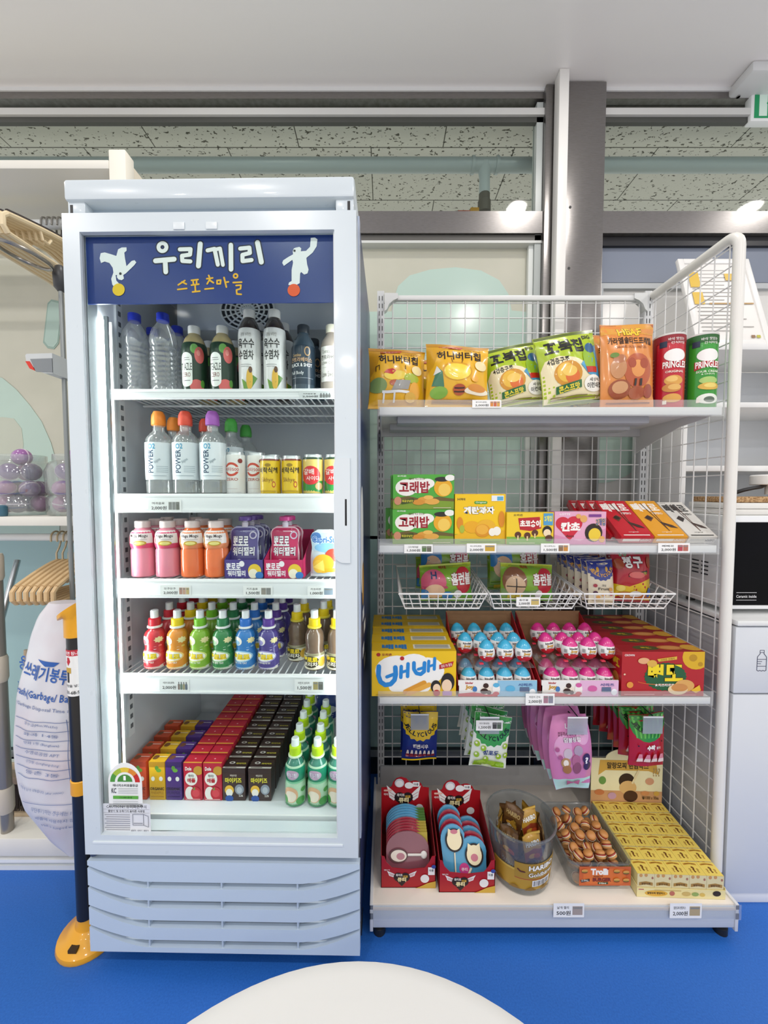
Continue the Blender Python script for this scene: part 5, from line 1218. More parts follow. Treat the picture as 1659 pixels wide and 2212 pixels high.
def turtle():
    return crown('#5a6a14') + [('r', 0, .045, 1, .955, '#a9c21c'), ('p', [(.0, .045), (1, .045), (1, .36), (.6, .58), (.30, .66), (.08, .62), (0, .5)], '#eee2b8'), ('t', '꼬북칩', .10, .68, .74, .90, '#191a12', .04), ('t', 'BIG', .76, .86, .9, .92, '#191a12', .02), ('t', '4겹층구조', .10, .55, .44, .64, '#23221a', .02),
            ('e', .40, .40, .23, .17, '#d2911e'), ('e', .36, .42, .14, .13, '#e8b83a'), ('e', .46, .36, .12, .1, '#dc6a1e'), ('e', .42, .43, .12, .07, '#efc65a'), ('p', [(.62, .5), (.98, .78), (.98, .3), (.74, .36)], '#3f9ac8'), ('e', .80, .56, .12, .17, '#8fb52c'), ('e', .84, .72, .09, .07, '#2d5f8a'), ('p', [(.7, .46), (.92, .46), (.9, .38), (.72, .38)], '#c2281e'), ('e', .82, .24, .17, .11, '#f4f1e6'), ('t', '세상에', .74, .26, .92, .31, '#2a2a22', .01), ('t', '이런네겹', .70, .18, .95, .25, '#2a2a22', .02),
            ('p', [(.18, .14), (.6, .2), (.6, .3), (.18, .24)], '#2f6a34'), ('t', '콘스프맛', .22, .165, .56, .255, '#f2d83c', .03, None, 6), ('r', .1, .07, .9, .085, '#8a7a4a'), ('r', .1, .1, .7, .112, '#8a7a4a')]
t1 = place(bag('chip_bag', 'lime green turtle chip bag tilting beside the honey chips', 'chip bag', 'lime chip bags', .160, .178, .030, '#b5c630', turtle(), 8, .05), RX(1124, 1.115, 860), 1.115, z1 + .016, -.12, -.17, -.02)
place(copy_tree(t1, (0, 0, 0), 'lime green turtle chip bag, taller looking one beside the caramel pretzels'), RX(1240, 1.075, 860), 1.075, z1 + .014, -.08, -.14, .02).scale = (1.04, 1, 1.1)
place(copy_tree(t1, (0, 0, 0), 'lime chip bag standing behind the tilted lime bag'), RX(1140, 1.22, 860), 1.22, z1 + .008, -.1, -.05, .05)
place(copy_tree(t1, (0, 0, 0), 'lime chip bag standing behind the one beside the pretzels'), RX(1262, 1.24, 860), 1.24, z1 + .009, -.08, .06, -.05).scale = (1, 1, 1.08)
art = [('r', 0, 0, 1, 1, '#dc8a3e'), ('r', 0, .86, 1, 1, '#d99a3a'), ('r', 0, .955, 1, .99, '#a8521e'), ('t', 'HBAF', .30, .84, .72, .94, '#efc62a', .04, '#5a2a14'), ('t', '카라멜솔티드프레첼', .10, .73, .92, .82, '#2a140c', .02), ('t', 'CARAMEL SALTED PRETZEL', .22, .68, .8, .71, '#8f4a1e', .004),
       ('e', .62, .42, .27, .20, '#b8562a'), ('e', .62, .44, .14, .1, '#e0934a'), ('e', .5, .5, .08, .06, '#a5431e'), ('e', .74, .5, .08, .06, '#a5431e'), ('e', .26, .44, .13, .12, '#c58a5a'), ('e', .28, .55, .1, .05, '#b4724a'), ('e', .2, .6, .07, .03, '#6a8a3a'), ('e', .30, .2, .2, .11, '#9a4a24'), ('e', .3, .22, .14, .07, '#d09a6a'), ('e', .62, .16, .16, .07, '#a5522a'), ('e', .84, .18, .1, .08, '#9a3a1e'), ('r', .56, .24, .6, .32, '#2a1a14'), ('r', .66, .24, .7, .32, '#2a1a14'), ('r', .1, .04, .9, .055, '#8f4a1e')]
hb = place(bag('pretzel_pouch', 'orange caramel pretzel pouch standing beside the red chip can', 'snack pouch', 'caramel pretzel pouches', .140, .222, .024, '#d98f48', art, 11, .01, .05), RX(1355, 1.06, 800), 1.06, z1 + .003, -.05, 0, 0)
place(copy_tree(hb, (0, 0, 0), 'orange caramel pretzel pouch half hidden behind the front one'), RX(1328, 1.14, 800), 1.135, z1 + .003, -.03, 0, .05)
# chip cans
def chip_can(label, c, dark, sub, px, ban):
    r = .0365; h = .192
    t = thing('chip_can', label, 'chip can', group='tall chip cans')
    MB().lathe([(r - .001, 0), (r, .003), (r, h)], C(c, .28, coat=.4), 28).build('can_body', t, 50)
    MB().lathe([(r + .0002, h), (r + .001, h + .001), (r + .001, h + .005), (r - .002, h + .006), (r - .003, h + .003), (.001, h + .003)], C('#d8d6d2', .3), 28).build('lid', t)
    w = r * 2.9; m = MB()
    art = [('r', 0, 0, .22, 1, dark), ('r', 0, .90, 1, 1, dark), ('r', .22, .90, .98, 1, dark), ('r', .30, .84, .46, .92, '#1e2a44'), ('t', '바삭 맛있는', .48, .92, .84, .96, '#f0ece8', .01), ('t', '간식타임', .54, .87, .84, .905, '#f0ece8', .01), ('e', .64, .72, .24, .085, '#f3f1ee')]
    if ban: art.append(('p', [(.36, .64), (.92, .64), (.92, .54), (.62, .57), (.36, .52)], ban))
    art += [('t', 'PRINGLES', .38, .55, .90, .64, '#f5f3ee', .03), ('t', sub, .44, .485, .84, .515, '#f0e8d8', .02), ('e', .62, .38, .2, .07, '#d9a04a'), ('e', .58, .40, .12, .04, '#e8bd6a'), ('e', .58, .28, .2, .06, '#c9863a'), ('e', .64, .29, .14, .04, '#e0b060'), ('e', .6, .14, .2, .06, '#d9a04a'), ('r', .4, .06, .48, .11, '#f0e8d8')] if sub == 'ORIGINAL' else \
           [('t', 'PRINGLES', .38, .55, .90, .64, '#f5f3ee', .03), ('t', 'SOUR CREAM', .40, .485, .88, .515, '#e8f0d8', .02), ('t', '& ONION', .5, .455, .78, .475, '#e8f0d8', .01), ('e', .66, .38, .2, .05, '#a8c870'), ('e', .68, .3, .24, .05, '#d9b04a'), ('e', .7, .31, .14, .03, '#e8d070'), ('e', .66, .13, .24, .07, '#e8ece2'), ('e', .68, .12, .12, .04, '#5a6a5a'), ('r', .42, .08, .48, .12, '#f0e8d8')]
    for k in range(9): art.append(('r', .06, .3 + .05 * k, .18, .306 + .05 * k, '#d8c0b8' if sub == 'ORIGINAL' else '#b8d8b0'))
    wrapmap.rm = r; m.art(art, w, h, lambda x, y, o: ((r + .0005 + o) * math.sin((x - w / 2) / r), -(r + .0005 + o) * math.cos((x - w / 2) / r), y), (r * .2, 0), .0003); m.build('label', t, 50)
    place(t, RX(px, 1.09, 800), 1.085, z1, 0, 0, -.62)
chip_can('tall red can of original potato chips', '#c4142c', '#8f0f22', 'ORIGINAL', 1441, None)
chip_can('tall green can of sour cream potato chips', '#2f9a2c', '#1d5f22', 'SOUR', 1510, '#b0202a')
price_tag('white price tag reading 2,000 won under the honey chip bags', 1020, 864, 1083, 881, SF - .003, '봉지과자(중형)', '2,000원', ['#d98a3a', '#c9623a', '#d9a04a'], frame=same)
# ---------------------------------------------------------------- second shelf: cartons
z2 = RS[1][0] + GAP
def pbox(name, label, group, w, d, h, base, front, top=None, cat='snack box', side=None):
    m = MB().box(-w / 2, w / 2, 0, d, 0, h, C(base, .32, coat=.2), .001)
    m.art(front, w, h, face(-w / 2, 0, 0), base=.0002)
    if top: m.art(top, w, d, lambda x, y, o: (x - w / 2, y, h + o), base=.0002)
    if side: m.art(side, d, h, lambda x, y, o: (-w / 2 - o, d - x, y), base=.0002)
    return tag(m.build(name, smooth=25), label, cat, group)
fa = [('r', 0, 0, 1, 1, '#4fa83a'), ('p', [(0, 0), (1, 0), (1, .3), (.75, .36), (.5, .28), (.25, .38), (0, .3)], '#6a5a2a'), ('p', [(0, 0), (1, 0), (1, .22), (.6, .26), (.3, .2), (0, .26)], '#7a9a2a'), ('t', '오리온', .07, .93, .22, .975, '#f4f4ee', .02), ('e', .22, .62, .18, .24, '#f2efe8'), ('e', .42, .68, .2, .22, '#f2efe8'), ('e', .56, .74, .12, .14, '#f2efe8'), ('t', '고래밥', .10, .46, .60, .80, '#9c1c2c', .035), ('t', '재미로 먹고 맛으로', .26, .84, .52, .90, '#6a3a2a', .006),
      ('e', .82, .62, .15, .26, '#e6a81e'), ('e', .84, .56, .10, .18, '#f0c95a'), ('e', .8, .86, .12, .07, '#2a2620'), ('e', .93, .9, .08, .09, '#f0efe8'), ('e', .52, .26, .12, .1, '#d99a3a'), ('e', .64, .22, .12, .09, '#e0a84a'), ('e', .42, .2, .1, .08, '#d28f30'), ('e', .58, .34, .08, .06, '#e8b85a'), ('e', .08, .24, .06, .12, '#c98a6a'), ('p', [(.14, .26), (.34, .32), (.34, .2), (.14, .14)], '#3a4a1a'), ('t', '볶음양념맛', .15, .2, .33, .27, '#e8d83c', .01), ('r', .66, .03, .95, .05, '#c9c4a0')]
WB = RX(980, 1.06, 1110) - RX(848, 1.06, 1110)
gb = pbox('snack_box', 'green whale snack box, lower of the front stack', 'green snack boxes', WB, .042, .0935, '#3f8f35', fa, [('r', .05, .2, .95, .8, '#3a8a30')])
x0 = RX(914, 1.06, 1110); place(gb, x0, 1.06, z2)
place(copy_tree(gb, (0, 0, 0), 'green whale snack box, upper of the front stack'), x0 + .001, 1.062, z2 + .0942)
place(copy_tree(gb, (0, 0, 0), 'green whale snack box, lower one of the middle stack'), x0 - .006, 1.107, z2)
place(copy_tree(gb, (0, 0, 0), 'green whale snack box, upper one of the middle stack'), x0 - .004, 1.108, z2 + .0942)
place(copy_tree(gb, (0, 0, 0), 'green whale snack box standing at the back, nothing on top'), x0 - .018, 1.155, z2)
fa = [('r', 0, 0, 1, 1, '#f0c40e'), ('r', 0, 0, 1, .2, '#8fae2c'), ('p', [(0, .18), (.3, .26), (.6, .2), (1, .28), (1, .1), (0, .1)], '#e8b41c'), ('t', 'H', .05, .87, .10, .92, '#2a2a2a'), ('t', '해태', .11, .87, .2, .92, '#2a2a2a'), ('r', .38, .80, .64, .86, '#4f9a34', .5), ('t', 'Original', .41, .81, .61, .85, '#f4f4ee', .006), ('t', '계란과자', .17, .60, .78, .75, '#f6f4ec', .05, '#2a3a5a'), ('r', .72, .86, .96, .97, '#e8ecee'), ('r', .83, .87, .95, .95, '#5aa8d0'),
      ('e', .34, .34, .16, .12, '#e6a81c'), ('e', .62, .36, .18, .13, '#e6b02a'), ('e', .55, .27, .15, .13, '#d9921e'), ('e', .54, .29, .12, .10, '#e8ae3a'), ('e', .74, .24, .07, .08, '#f2efe8'), ('e', .83, .26, .08, .09, '#f2efe8'), ('e', .1, .42, .06, .12, '#d98a1e'), ('e', .92, .5, .06, .16, '#d98a1e'), ('e', .14, .3, .05, .08, '#a8b83c'), ('r', .1, .04, .9, .055, '#6a8a2a')]
we = RX(1092, 1.06, 1130) - RX(983, 1.06, 1130)
eb = place(pbox('biscuit_box', 'tall yellow egg biscuit box beside the green whale boxes', 'egg biscuit boxes', we, .055, .135, '#e2b80e', fa, [('r', .04, .1, .96, .9, '#ecc81a')]), RX(1037, 1.06, 1130), 1.06, z2)
place(copy_tree(eb, (0, 0, 0), 'tall yellow egg biscuit box hidden behind the front egg biscuits'), RX(1036, 1.06, 1130), 1.118, z2)
fa = [('r', 0, 0, 1, 1, '#edc92a'), ('r', 0, 0, 1, .24, '#7fae3a'), ('t', '오리온', .14, .88, .34, .95, '#3a2a1a', .02), ('p', [(.24, .82), (.7, .86), (.74, .5), (.5, .42), (.28, .46)], '#b5202a'), ('t', '초코송이', .28, .54, .72, .76, '#f6f2ea', .05), ('e', .24, .30, .07, .10, '#5a3220'), ('r', .225, .14, .255, .28, '#e8cf9a'), ('e', .44, .28, .07, .10, '#5a3220'), ('r', .425, .12, .455, .26, '#e8cf9a'), ('e', .60, .36, .07, .10, '#5a3220'), ('r', .585, .2, .615, .34, '#e8cf9a'), ('r', .78, .6, .98, .97, '#4f9ac8'), ('t', '2개입', .80, .72, .96, .9, '#f4e83c', .03), ('e', .86, .42, .1, .16, '#1e1a1a'), ('e', .86, .36, .08, .12, '#efd9b8'), ('e', .9, .2, .08, .1, '#5a3220'), ('r', .05, .03, .6, .06, '#c9d0a0')]
wc = RX(1195, 1.05, 1150) - RX(1094, 1.05, 1150)
place(pbox('biscuit_box', 'yellow chocolate mushroom biscuit box beside the egg biscuits', None, wc, .04, .086, '#dfbb22', fa, [('r', .04, .1, .96, .9, '#e6c832')]), RX(1145, 1.05, 1150), 1.05, z2)
fa = [('r', 0, 0, 1, 1, '#e2a8c4'), ('p', [(0, .3), (.5, .1), (1, .5), (1, 0), (0, 0)], '#d690b4'), ('t', 'LOTTE', .10, .89, .3, .95, '#f4f0f2', .02), ('e', .16, .64, .14, .2, '#c9243c'), ('e', .38, .64, .16, .22, '#c9243c'), ('p', [(.04, .54), (.52, .54), (.3, .12)], '#c9243c'), ('t', '칸쵸', .12, .40, .50, .68, '#f6f2ee', .06), ('t', 'choco', .22, .22, .38, .30, '#3a2018', .02), ('e', .76, .36, .17, .28, '#2a1c18'), ('e', .78, .3, .12, .2, '#e8c83a'), ('e', .56, .78, .07, .11, '#dfa860'), ('e', .46, .86, .05, .07, '#dfa860'), ('e', .92, .16, .06, .1, '#dfa860'), ('r', .66, .84, .9, .92, '#7a3a8a'), ('t', '2개입', .80, .58, .98, .8, '#2f4a9a', .03, '#f4e83c')]
wk = RX(1308, 1.05, 1150) - RX(1197, 1.05, 1150)
place(pbox('biscuit_box', 'pink chocolate ball biscuit box beside the red stick boxes', None, wk, .04, .088, '#cf90b0', fa, [('r', .04, .1, .96, .9, '#d8a0bc')]), RX(1253, 1.05, 1150), 1.05, z2)
# slanted stick-biscuit boxes
def pep(label, base, txt, pic, px, lift=0):
    w, d, h = .0885, .022, .168
    fa = [('r', 0, 0, 1, 1, base), ('t', '빼빼로', .06, .68, .90, .93, txt, .03), ('t', 'PEPERO', .56, .60, .88, .655, txt, .02), ('t', 'LOTTE', .10, .96, .3, .98, txt, .01), ('s', [(.44, .92), (.60, .16)], .03, '#4a2a1a'), ('s', [(.60, .86), (.60, .2)], .026, '#5a3420'), ('p', [(.16, .50), (.34, .58), (.46, .50), (.28, .40)], pic), ('p', [(.54, .40), (.84, .30), (.94, .22), (.74, .24), (.56, .34)], '#3a2016'), ('e', .3, .5, .09, .05, '#2a1710'), ('t', 'original', .32, .10, .62, .13, txt, .006), ('r', .1, .03, .9, .05, txt)]
    m = MB().box(-w / 2, w / 2, 0, d, 0, h, C(base, .3, coat=.2), .001).art(fa, w, h, face(-w / 2, 0, 0), base=.0002)
    m.art([('r', .08, .3, .6, .7, '#e8e4dc' if base != '#d8d5ce' else '#b9b6b0'), ('t', 'PEPERO', .62, .35, .94, .7, txt, .02)], w, d, lambda x, y, o: (x - w / 2, y, -o), base=.0002)
    o = tag(m.build('stick_biscuit_box', smooth=25), label, 'biscuit box', 'slanted stick biscuit boxes')
    return place(o, RX(px, 1.055, 1170), 1.055, z2 + .0195 + lift, math.radians(-56))
pr = pep('red stick biscuit box, front one of the slanted red row', '#c01828', '#f2eee8', '#6a3a22', 1378)
for k in range(1, 4): place(copy_tree(pr, (0, 0, 0), 'red stick biscuit box, ' + ORD[k] + ' from the front in the slanted row'), RX(1378, 1.055, 1170) - .008 * k, 1.055 + .041 * k, z2 + .0195, math.radians(-56))
py_ = pep('orange yellow stick biscuit box slanted beside the red one', '#e09a14', '#f4f0e8', '#6a3a22', 1451)
pw_ = pep('white and black stick biscuit box slanted at the shelf end', '#d8d5ce', '#22201e', '#2a2624', 1520, 0); pw_.scale = (.86, 1, .96)
for i, a in enumerate(((873, 1176, 935, 1195, '고래밥', '1,500원', ['#5a7a4a', '#6a6a5a'], 'under the green whale boxes'), (1008, 1174, 1072, 1194, '박스과자(혼합)', '2,000원', ['#c9a23a'], 'under the yellow egg biscuits'), (1168, 1174, 1230, 1194, '박스과자(소)', '1,500원', ['#8a6a4a', '#c98a3a'], 'between the mushroom and pink biscuit boxes'), (1421, 1173, 1490, 1194, '빼빼로', '2,000원', ['#b5404a', '#b56a5a'], 'under the slanted stick biscuits'))):
    price_tag('white price tag reading ' + a[5].replace('원', ' won') + ' ' + a[7], a[0], a[1], a[2], a[3], SF - .004, a[4], a[5], a[6], frame=same)
# ---------------------------------------------------------------- wire baskets and their bags
bkw = C('#ececea', .3)
ZB, ZR = at(1000, 1318, 1.1)[1], at(1000, 1283, 1.1)[1]
def basket(label, px0, px1):
    x0, x1 = RX(px0, 1.1, 1290), RX(px1, 1.1, 1290); w = x1 - x0; d = 1.366 - 1.1; h = ZR - ZB
    t = thing('wire_basket', label, 'basket', (x0, 1.1, ZB), group='wire baskets hooked on the rack mesh')
    e = .018
    MB().tube([(0, 0, h), (w, 0, h), (w, d, h + .03), (0, d, h + .03)], .0028, bkw, 8, closed=True).tube([(e, e, 0), (w - e, e, 0), (w - e, d - .004, 0), (e, d - .004, 0)], .0022, bkw, 8, closed=True).build('rim', t)
    m = MB(); n = int(w / .026)
    for k in range(n + 1):
        q = k / n; m.tube([(w * q, 0, h), (e + (w - 2 * e) * q, e, 0), (e + (w - 2 * e) * q, d - .004, 0)], .0016, bkw, 6)
    for k in range(9):
        q = k / 8; yy = e + (d - e - .004) * q
        for xa, xb in ((0, e), (w, w - e)): m.cyl((xa, d * q, h + .03 * q), (xb, yy, 0), .0016, bkw, 6)
    for q in (.33, .66): m.tube([(e * (1 - q), d, h * q), (e * (1 - q), e * (1 - q), h * q), (w - e * (1 - q), e * (1 - q), h * q), (w - e * (1 - q), d, h * q)], .0014, bkw, 6)
    m.build('wire_mesh', t)
    hk = MB()
    for q in (.15, .85): hk.tube([(w * q, d, h + .03), (w * q, d + .012, h + .045), (w * q, d + .018, h + .03)], .0028, bkw, 6)
    hk.build('hook', t)
basket('white wire basket nearest the fridge holding green baseball snack bags', 862, 1052)
basket('middle white wire basket holding a green snack bag with a price tag', 1058, 1256)
basket('white wire basket at the mesh side holding blue and red bags', 1262, 1458)
def homer(v):
    a = [('r', 0, 0, 1, 1, '#7fae2a'), ('r', 0, .9, 1, 1, '#b8c92c'), ('r', 0, 0, 1, .08, '#5f8f2a'), ('p', [(0, .1), (0, .34), (.5, .28), (1, .46), (1, .1)], '#7a9a5a'), ('p', [(.6, .1), (1, .36), (1, .12)], '#5fa83a'), ('e', .82, .56, .17, .34, '#c02430'), ('t', '홈런볼', .58, .44, .98, .76, '#f5f2ec', .03, '#8a1a22'), ('e', .7, .2, .08, .11, '#eceae4'), ('t', '해태', .36, .87, .5, .95, '#a82a22', .02)]
    if v == 0: a += [('e', .24, .52, .24, .36, '#d8607c'), ('p', [(.0, .42), (.5, .42), (.5, .36), (.0, .34)], '#c04a68'), ('t', 'H', .19, .62, .3, .82, '#2a3a6a', .03), ('e', .26, .28, .19, .2, '#e8c09a'), ('e', .06, .2, .09, .14, '#3a84c0'), ('e', .5, .16, .1, .12, '#3a84c0')]
    elif v == 1: a += [('e', .24, .55, .22, .36, '#8a5a3a'), ('e', .25, .42, .18, .26, '#dcb890'), ('s', [(.1, .4), (.42, .4)], .02, '#2a2018'), ('s', [(.26, .6), (.26, .12)], .02, '#2a2018'), ('r', .12, .06, .4, .2, '#d8c23c')]
    else: a += [('e', .22, .62, .2, .34, '#3a84c0'), ('e', .24, .44, .18, .26, '#e8c09a'), ('e', .25, .34, .07, .06, '#b5402c'), ('e', .04, .6, .09, .16, '#3a84c0'), ('e', .66, .3, .09, .13, '#eceae4')]
    return a
wz = ZB + .004
b0 = place(bag('snack_bag', 'green baseball snack bag with pink cap, front of the basket by the fridge', 'snack bag', 'green baseball snack bags', .158, .112, .030, '#8fae2c', homer(0), 21, .03), RX(966, 1.16, 1300), 1.175, wz + .002, -.12, -.03, .05)
b1 = place(bag('snack_bag', 'green baseball snack bag behind the price tag in the middle basket', 'snack bag', 'green baseball snack bags', .158, .112, .030, '#8fae2c', homer(1), 23, .03), RX(1140, 1.16, 1300), 1.175, wz + .002, -.12, .02, -.03)
b2 = place(bag('snack_bag', 'green baseball snack bag with blue helmet, behind the pink cap bag', 'snack bag', 'green baseball snack bags', .160, .132, .028, '#86a82c', homer(2), 25, .03), RX(962, 1.22, 1260), 1.25, wz + .036, -.05, .03, 0)
place(copy_tree(b2, (0, 0, 0), 'green baseball snack bag with blue helmet, behind in the middle basket'), RX(1118, 1.22, 1260), 1.252, wz + .036, -.05, -.02, 0)
place(copy_tree(b0, (0, 0, 0), 'green baseball snack bag underneath, lying at the back of the fridge side basket'), RX(955, 1.25, 1260), 1.32, wz + .002, -.1, 0, 0)
place(copy_tree(b1, (0, 0, 0), 'green baseball snack bag underneath, at the back of the middle basket'), RX(1118, 1.25, 1260), 1.32, wz + .002, -.1, 0, 0)
art = [('r', 0, .96, 1, 1, '#1b2a78'), ('r', 0, 0, 1, .97, '#e8dcc0'), ('r', 0, .70, 1, .97, '#22338a'), ('z', .5, .72, .48, .2, 14, .12, '#22338a'), ('e', .33, .78, .06, .06, '#dfa83a'), ('e', .67, .78, .06, .06, '#dfa83a'), ('a', 'JELLYCiOUS', .5, .88, .40, 202, 338, .13, '#e8a82a'), ('t', '과일', .42, .40, .58, .45, '#2a2a2a', .006), ('t', 'Fruit', .3, .32, .7, .38, '#2a2418', .01), ('e', .2, .42, .07, .04, '#a82038'), ('e', .2, .26, .08, .04, '#4a1c3a'), ('e', .5, .22, .08, .04, '#dca050'), ('e', .8, .24, .08, .04, '#b02038'), ('e', .78, .34, .08, .04, '#dca050'), ('e', .3, .16, .08, .04, '#dca050'), ('r', .1, .06, .9, .08, '#b8a888')]
jb = place(bag('jelly_pouch', 'blue topped jelly pouch, front one in the basket at the mesh side', 'jelly pouch', 'blue topped jelly pouches', .076, .13, .014, '#d8ccb0', art, 31, .02, .04), RX(1302, 1.135, 1280), 1.14, wz + .002, -.14)
for k in range(1, 6): place(copy_tree(jb, (0, 0, 0), 'blue topped jelly pouch, ' + ORD[k] + ' from the front in the basket'), RX(1302, 1.135, 1280) - .003 * k + .003 * (k % 2), 1.14 + .037 * k, wz + .002, -.12, .03 * (k % 3 - 1))
art = crown('#8f1020') + [('r', 0, .045, 1, .955, '#b3182a'), ('p', [(0, .045), (1, .045), (1, .46), (.72, .42), (.35, .3), (0, .34)], '#e6c21c'), ('t', '삼양', .16, .86, .34, .94, '#3f8a3a', .03, '#f0ece2'), ('r', .55, .9, .82, .96, '#4f9a3a', .4), ('t', '짱구', .20, .64, .68, .86, '#f4f1ea', .04, '#2a1614'), ('p', [(.30, .54), (.8, .60), (.8, .54), (.3, .48)], '#1e1816'), ('t', 'ORIGINAL 최초의 짱구', .33, .505, .78, .565, '#f0d83c', .01, None, 4), ('e', .12, .72, .1, .1, '#a84a24'), ('e', .88, .74, .1, .1, '#a84a24'), ('e', .5, .52, .2, .06, '#d2605a'), ('r', .2, .06, .95, .12, '#b5622a'), ('e', .3, .14, .2, .06, '#c98a4a'), ('e', .72, .14, .2, .06, '#c9743a'), ('e', .52, .16, .16, .06, '#eceae4'), ('e', .88, .2, .08, .09, '#2f5fae'), ('e', .16, .26, .1, .06, '#f0dc6a')]
sj = place(bag('snack_bag', 'red and yellow wheat snack bag in the basket at the mesh side', 'snack bag', 'red wheat snack bags', .120, .16, .032, '#a81a28', art, 35, .03), RX(1364, 1.16, 1280), 1.165, wz + .002, -.10, .02)
place(copy_tree(sj, (0, 0, 0), 'red wheat snack bag hidden behind the front red bag'), RX(1318, 1.25, 1260), 1.27, wz + .004, -.08)
price_tag('white price tag reading 2,000 won clipped to the middle wire basket', 1115, 1290, 1167, 1310, 1.095, '홈런볼', '2,000원', ['#c9b26a'], frame=same)
# ---------------------------------------------------------------- third shelf
z3 = RS[2][0] + GAP
fa = [('r', 0, 0, 1, 1, '#e9bf12'), ('e', .30, .56, .26, .34, '#f4f3ee'), ('e', .5, .66, .2, .28, '#f4f3ee'), ('e', .66, .56, .2, .3, '#f4f3ee'), ('r', .2, .1, .7, .5, '#f4f3ee', .3), ('t', '오리온', .12, .89, .24, .95, '#8f2a1c', .03), ('e', .08, .92, .025, .04, '#a8281c'),
      ('s', [(.085, .66), (.08, .46), (.105, .32), (.16, .25), (.225, .27), (.27, .36), (.285, .48), (.28, .64)], .055, '#1f86d2'), ('s', [(.18, .43), (.28, .50)], .04, '#1f86d2'), ('s', [(.35, .66), (.345, .42)], .042, '#1f86d2'), ('s', [(.35, .53), (.42, .57)], .034, '#1f86d2'), ('s', [(.43, .72), (.425, .44)], .042, '#1f86d2'),
      ('s', [(.50, .74), (.50, .60), (.53, .51), (.58, .49), (.62, .55), (.625, .74)], .045, '#1f86d2'), ('s', [(.55, .60), (.62, .64)], .034, '#1f86d2'), ('s', [(.675, .78), (.67, .56)], .036, '#1f86d2'), ('s', [(.675, .66), (.735, .70)], .03, '#1f86d2'), ('s', [(.745, .84), (.74, .60)], .036, '#1f86d2'), ('e', .36, .84, .025, .045, '#b5202a'),
      ('p', [(.80, .70), (.97, .78), (.95, .66), (.8, .6)], '#b5242a'), ('t', '분유 7% 함유', .82, .655, .95, .72, '#f4f0e6', .01, None, 12), ('s', [(.40, .10), (.62, .30)], .06, '#d9962c'), ('s', [(.44, .06), (.68, .26)], .055, '#e6aa44'), ('e', .76, .22, .06, .14, '#1e1a1a'), ('e', .77, .18, .045, .1, '#efd2b2'), ('e', .9, .32, .08, .2, '#1e1a1a'), ('e', .89, .24, .06, .14, '#efd2b2'), ('r', .84, .02, .95, .12, '#b88ac0'), ('e', .77, .08, .04, .07, '#b5242a'), ('r', .05, .03, .4, .045, '#b8962a')]
ta = [('r', 0, 0, 1, 1, '#dcb41a'), ('r', .5, .25, .95, .75, '#e8e2c8'), ('t', '배배', .12, .2, .42, .75, '#2a78b8', .05)]
for k in range(8): ta.append(('r', .52, .3 + .05 * k, .93, .32 + .05 * k, '#9aa0a8'))
wb_ = RX(985, 1.04, 1450) - RX(803, 1.04, 1450)
bb = pbox('biscuit_box', 'yellow finger biscuit box with blue lettering, front of its row', 'yellow finger biscuit boxes', wb_, .06, .124, '#d9b012', fa, ta, cat='biscuit box')
x0 = RX(894, 1.04, 1450); place(bb, x0, 1.038, z3)
for k in range(1, 5): place(copy_tree(bb, (0, 0, 0), 'yellow finger biscuit box, ' + ORD[k] + ' from the front of the row'), x0 - (0, .002, .001, .003, .002)[k], 1.038 + .0635 * k, z3)
fa = [('r', 0, 0, 1, 1, '#b01a22'), ('e', .90, .88, .17, .28, '#d9ac1c'), ('e', .86, .86, .05, .08, '#b88a14'), ('e', .95, .72, .03, .05, '#b88a14'), ('t', 'CROWN', .03, .90, .15, .945, '#f0ece6', .02), ('z', .53, .44, .26, .32, 26, .05, '#1f5a34'), ('s', arc(.52, .36, .34, 200, 340, 14, .1), .008, '#d96a2a'), ('t', '뽀또', .30, .34, .74, .72, '#f0d61c', .04, '#4a3a08'), ('t', '★치즈타르트', .40, .22, .64, .29, '#f2f0ea', .02), ('p', [(.42, .84), (.66, .9), (.66, .83), (.44, .78)], '#d9b03a'), ('t', '크라운 크래커', .46, .81, .63, .86, '#6a3a12', .006, None, 7), ('e', .26, .80, .07, .07, '#e0a878'), ('e', .36, .74, .06, .08, '#d9ac4a'),
      ('e', .10, .26, .04, .07, '#e0943a'), ('e', .76, .24, .12, .14, '#d9a45a'), ('e', .68, .16, .12, .12, '#e8cfa0'), ('e', .70, .2, .1, .09, '#c98a4a'), ('p', [(.84, .14), (.94, .26), (.96, .14), (.9, .08)], '#e6b82a'), ('e', .03, .5, .012, .02, '#e8c8a8'), ('r', .03, .04, .4, .06, '#d98a8a'), ('r', .5, .03, .9, .045, '#d98a8a')]
ta = [('r', 0, 0, 1, 1, '#96161e'), ('e', .36, .5, .16, .3, '#4a4a1e'), ('t', '뽀또', .3, .4, .42, .6, '#c9b01c', .04), ('e', .66, .5, .16, .3, '#b5702e'), ('e', .66, .5, .12, .2, '#c98a4a'), ('e', .92, .5, .12, .4, '#c9962a')]
sa_ = [('t', '뽀또', .2, .6, .8, .8, '#c9b01c', .05), ('e', .5, .3, .3, .18, '#b5702e')]
wp = RX(1517, 1.045, 1450) - RX(1340, 1.045, 1450)
cb_ = pbox('biscuit_box', 'red cheese biscuit box with green badge, front of its row', 'red cheese biscuit boxes', wp, .0525, .122, '#a01820', fa, ta, cat='biscuit box', side=sa_)
x0 = RX(1428, 1.045, 1450); place(cb_, x0, 1.038, z3)
for k in range(1, 6): place(copy_tree(cb_, (0, 0, 0), 'red cheese biscuit box, ' + ORD[k] + ' from the front of the row'), x0 + (0, .002, -.001, .003, .001, .002)[k], 1.038 + .0535 * k, z3)
